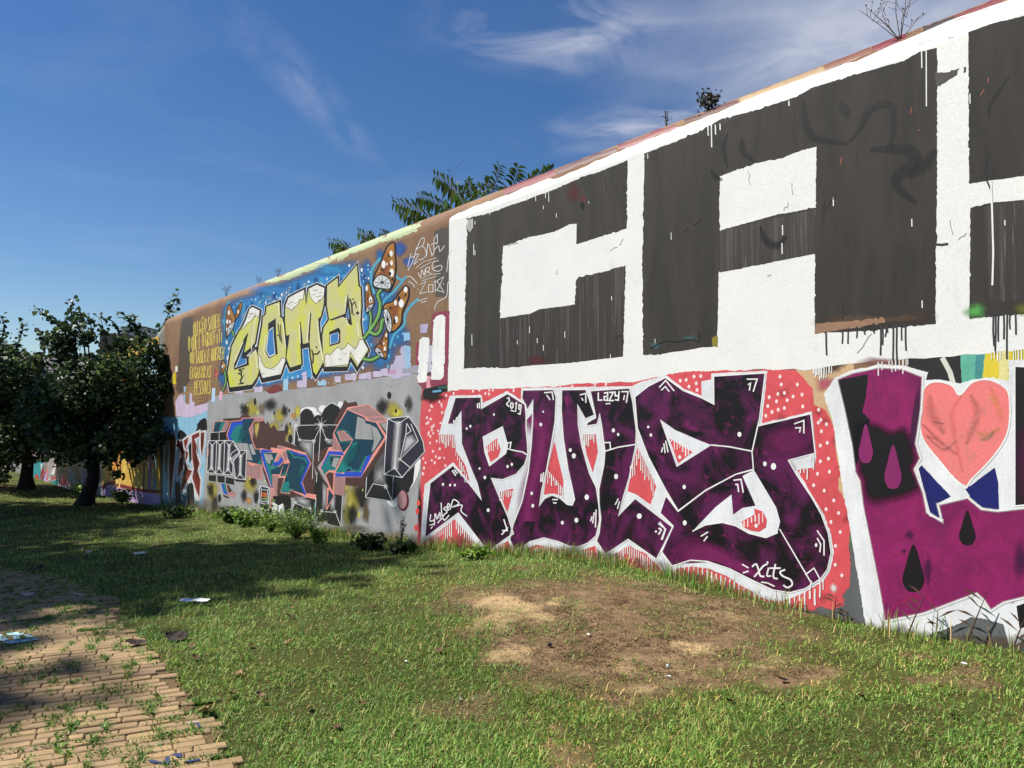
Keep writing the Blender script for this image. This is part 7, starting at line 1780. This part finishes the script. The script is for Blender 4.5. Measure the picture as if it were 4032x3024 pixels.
def tiny(px, py, name, label, cat, r, hgt, mat, sides=10, lay=False, lift=.012):
    g = ground_at(px, py); bm = bmesh.new()
    bmesh.ops.create_cone(bm, cap_ends=True, segments=sides, radius1=r, radius2=r * .88, depth=hgt)
    bmesh.ops.bevel(bm, geom=bm.edges[:], offset=r * .12, segments=1, affect='EDGES')
    me = bpy.data.meshes.new(name); bm.to_mesh(me); bm.free(); me.materials.append(mat)
    o = link(name, me, None, (g[0], g[1], g[2] + lift + (r if lay else hgt / 2))); o.rotation_euler = (math.pi / 2 if lay else random.uniform(-.3, .3), 0, R(-66) if lay else random.random())
    return tag(o, label, cat)


cg = tiny(*za(1362, 1371), 'cigarette_end', 'white cigarette end on the brick path', 'cigarette', .004, .06, M_paper, 8, True, .020)
tiny(*zd(311, 856), 'bottle_cap', 'pale metal bottle cap on the bare soil', 'bottle cap', .013, .014, plain('cap_metal', rgb(196, 204, 208), .35))
tiny(*zb(1840, 868), 'stone', 'dark pebble on the bare soil', 'stone', .015, .02, plain('dark_stone', rgb(40, 36, 36), .8), 6)


def scrap(px, py, s, label):
    g = ground_at(px, py); V = [(random.uniform(-s, s), random.uniform(-s, s), random.uniform(0, s)) for _ in range(9)]
    bm = bmesh.new()
    for v in V: bm.verts.new(v)
    bmesh.ops.convex_hull(bm, input=bm.verts[:]); me = bpy.data.meshes.new('paper_scrap'); bm.to_mesh(me); bm.free(); me.materials.append(M_paper)
    tag(link('paper_scrap', me, None, (g[0], g[1], g[2] + .012)), label, 'litter')


scrap(*zd(1890, 852), .020, 'crumpled white paper scrap in the grass below the grey patch'); scrap(*zb(1285, 1206), .011, 'small white scrap in the foreground lawn'); scrap(*zb(340, 1552), .012, 'white scrap in the lawn near the path'); scrap(*zb(2085, 803), .014, 'pale stone-like scrap on the bare soil'); scrap(*zd(318, 912), .014, 'tiny white scrap beside the bottle cap'); scrap(*zb(950, 973), .014, 'tiny white scrap at the left edge of the bare soil')

# ------------------------------------------------------------------ buildings far behind the wall
def box(V, F, x0, x1, y0, y1, z0, z1):
    b = len(V); V += [(x, y, z) for z in (z0, z1) for x, y in ((x0, y0), (x1, y0), (x1, y1), (x0, y1))]
    F += [tuple(b + i for i in q) for q in ((0, 1, 5, 4), (1, 2, 6, 5), (2, 3, 7, 6), (3, 0, 4, 7), (4, 5, 6, 7), (3, 2, 1, 0))]


def boxes(name, lst, mat, parent):
    V, F = [], []
    for q in lst: box(V, F, *q)
    me = bpy.data.meshes.new(name); me.from_pydata(V, [], F); me.materials.append(mat); return link(name, me, parent)


def building(name, px0, px1, top_px, Y, floors, fh, wallm, label, balcony=True, depth=9, z0=-2.0):
    a, b = at_depth(px0, 1650, Y), at_depth(px1, 1650, Y); zt = at_depth(px0, top_px, Y).z; w = b.x - a.x
    root = link(name, None, None, (a.x, Y, z0)); tag(root, label, 'building', 'far buildings'); H = zt - z0
    boxes('wall', [(0, w, 0, depth, 0, H)], wallm, root); boxes('roof', [(-.15, w + .15, -.15, depth + .15, H + .003, H + .35)], plain(name + '_roof', rgb(120, 108, 98)), root)
    gl = plain(name + '_glass', rgb(52, 58, 64), .2); n = max(2, int(w / 3.2))
    for f_ in range(floors):
        zz_ = H - (f_ + 1) * fh + .7
        if zz_ < 0: break
        for k in range(n):
            x = (k + .5) * w / n
            boxes('window', [(x - .6, x + .6, -.06, .05, zz_, zz_ + 1.5)], gl, root)
        if balcony: boxes('balcony', [(.3, w - .3, -1.2, -.003, zz_ - .75, zz_ - .6), (.3, w - .3, -1.2, -1.1, zz_ - .597, zz_ + .25)], wallm, root)
    return root


M_b1 = plain('taupe_render', rgb(128, 118, 108), .8); M_b2 = plain('white_render', rgb(206, 204, 200), .8); M_b3 = plain('pale_render', rgb(196, 186, 172), .8); M_tile = plain('roof_tile', rgb(186, 82, 56), .8, .2, 3)
building('apartment_block', 385, 470, 1318, 190, 7, 3.0, M_b1, 'taupe apartment block with stacked balconies beyond the trees')
building('apartment_block', 470, 560, 1290, 230, 8, 3.0, M_b2, 'tall white apartment block beyond the trees', False)


def house(px0, px1, eave_px, ridge_px, Y, wallm, label, parapet=False):
    a, b = at_depth(px0, 1650, Y), at_depth(px1, 1650, Y); ze, zr = at_depth(px0, eave_px, Y).z + 2, at_depth(px0, ridge_px, Y).z + 2; w = b.x - a.x
    root = link('house', None, None, (a.x, Y, -2.0)); tag(root, label, 'house', 'far buildings'); boxes('wall', [(0, w, 0, 8, 0, ze)], wallm, root)
    gl = plain('house_glass', rgb(60, 64, 68), .3)
    for k in range(3): boxes('window', [((k + .5) * w / 3 - .5, (k + .5) * w / 3 + .5, -.05, .05, ze - 2.2, ze - .9)], gl, root)
    if parapet:
        boxes('roof', [(-.1, w + .1, -.1, 8.1, ze + .003, ze + .25)], wallm, root)
        for k in range(int(w / .9)): boxes('merlon', [(k * .9, k * .9 + .5, -.1, .2, ze + .253, zr)], wallm, root)
    else:
        V = [(-.3, -.4, ze + .003), (w + .3, -.4, ze + .003), (w + .3, 8.4, ze + .003), (-.3, 8.4, ze + .003), (.4, 4, zr), (w - .4, 4, zr)]; F = [(0, 1, 5, 4), (2, 3, 4, 5), (1, 2, 5), (3, 0, 4), (3, 2, 1, 0)]
        me = bpy.data.meshes.new('roof'); me.from_pydata(V, [], F); me.materials.append(M_tile); link('roof', me, root)


house(120, 232, 1428, 1414, 75, M_b2, 'low white house with a crenellated roof edge', True)
house(232, 345, 1424, 1392, 88, M_b3, 'pale house with an orange tiled roof beyond the wall')
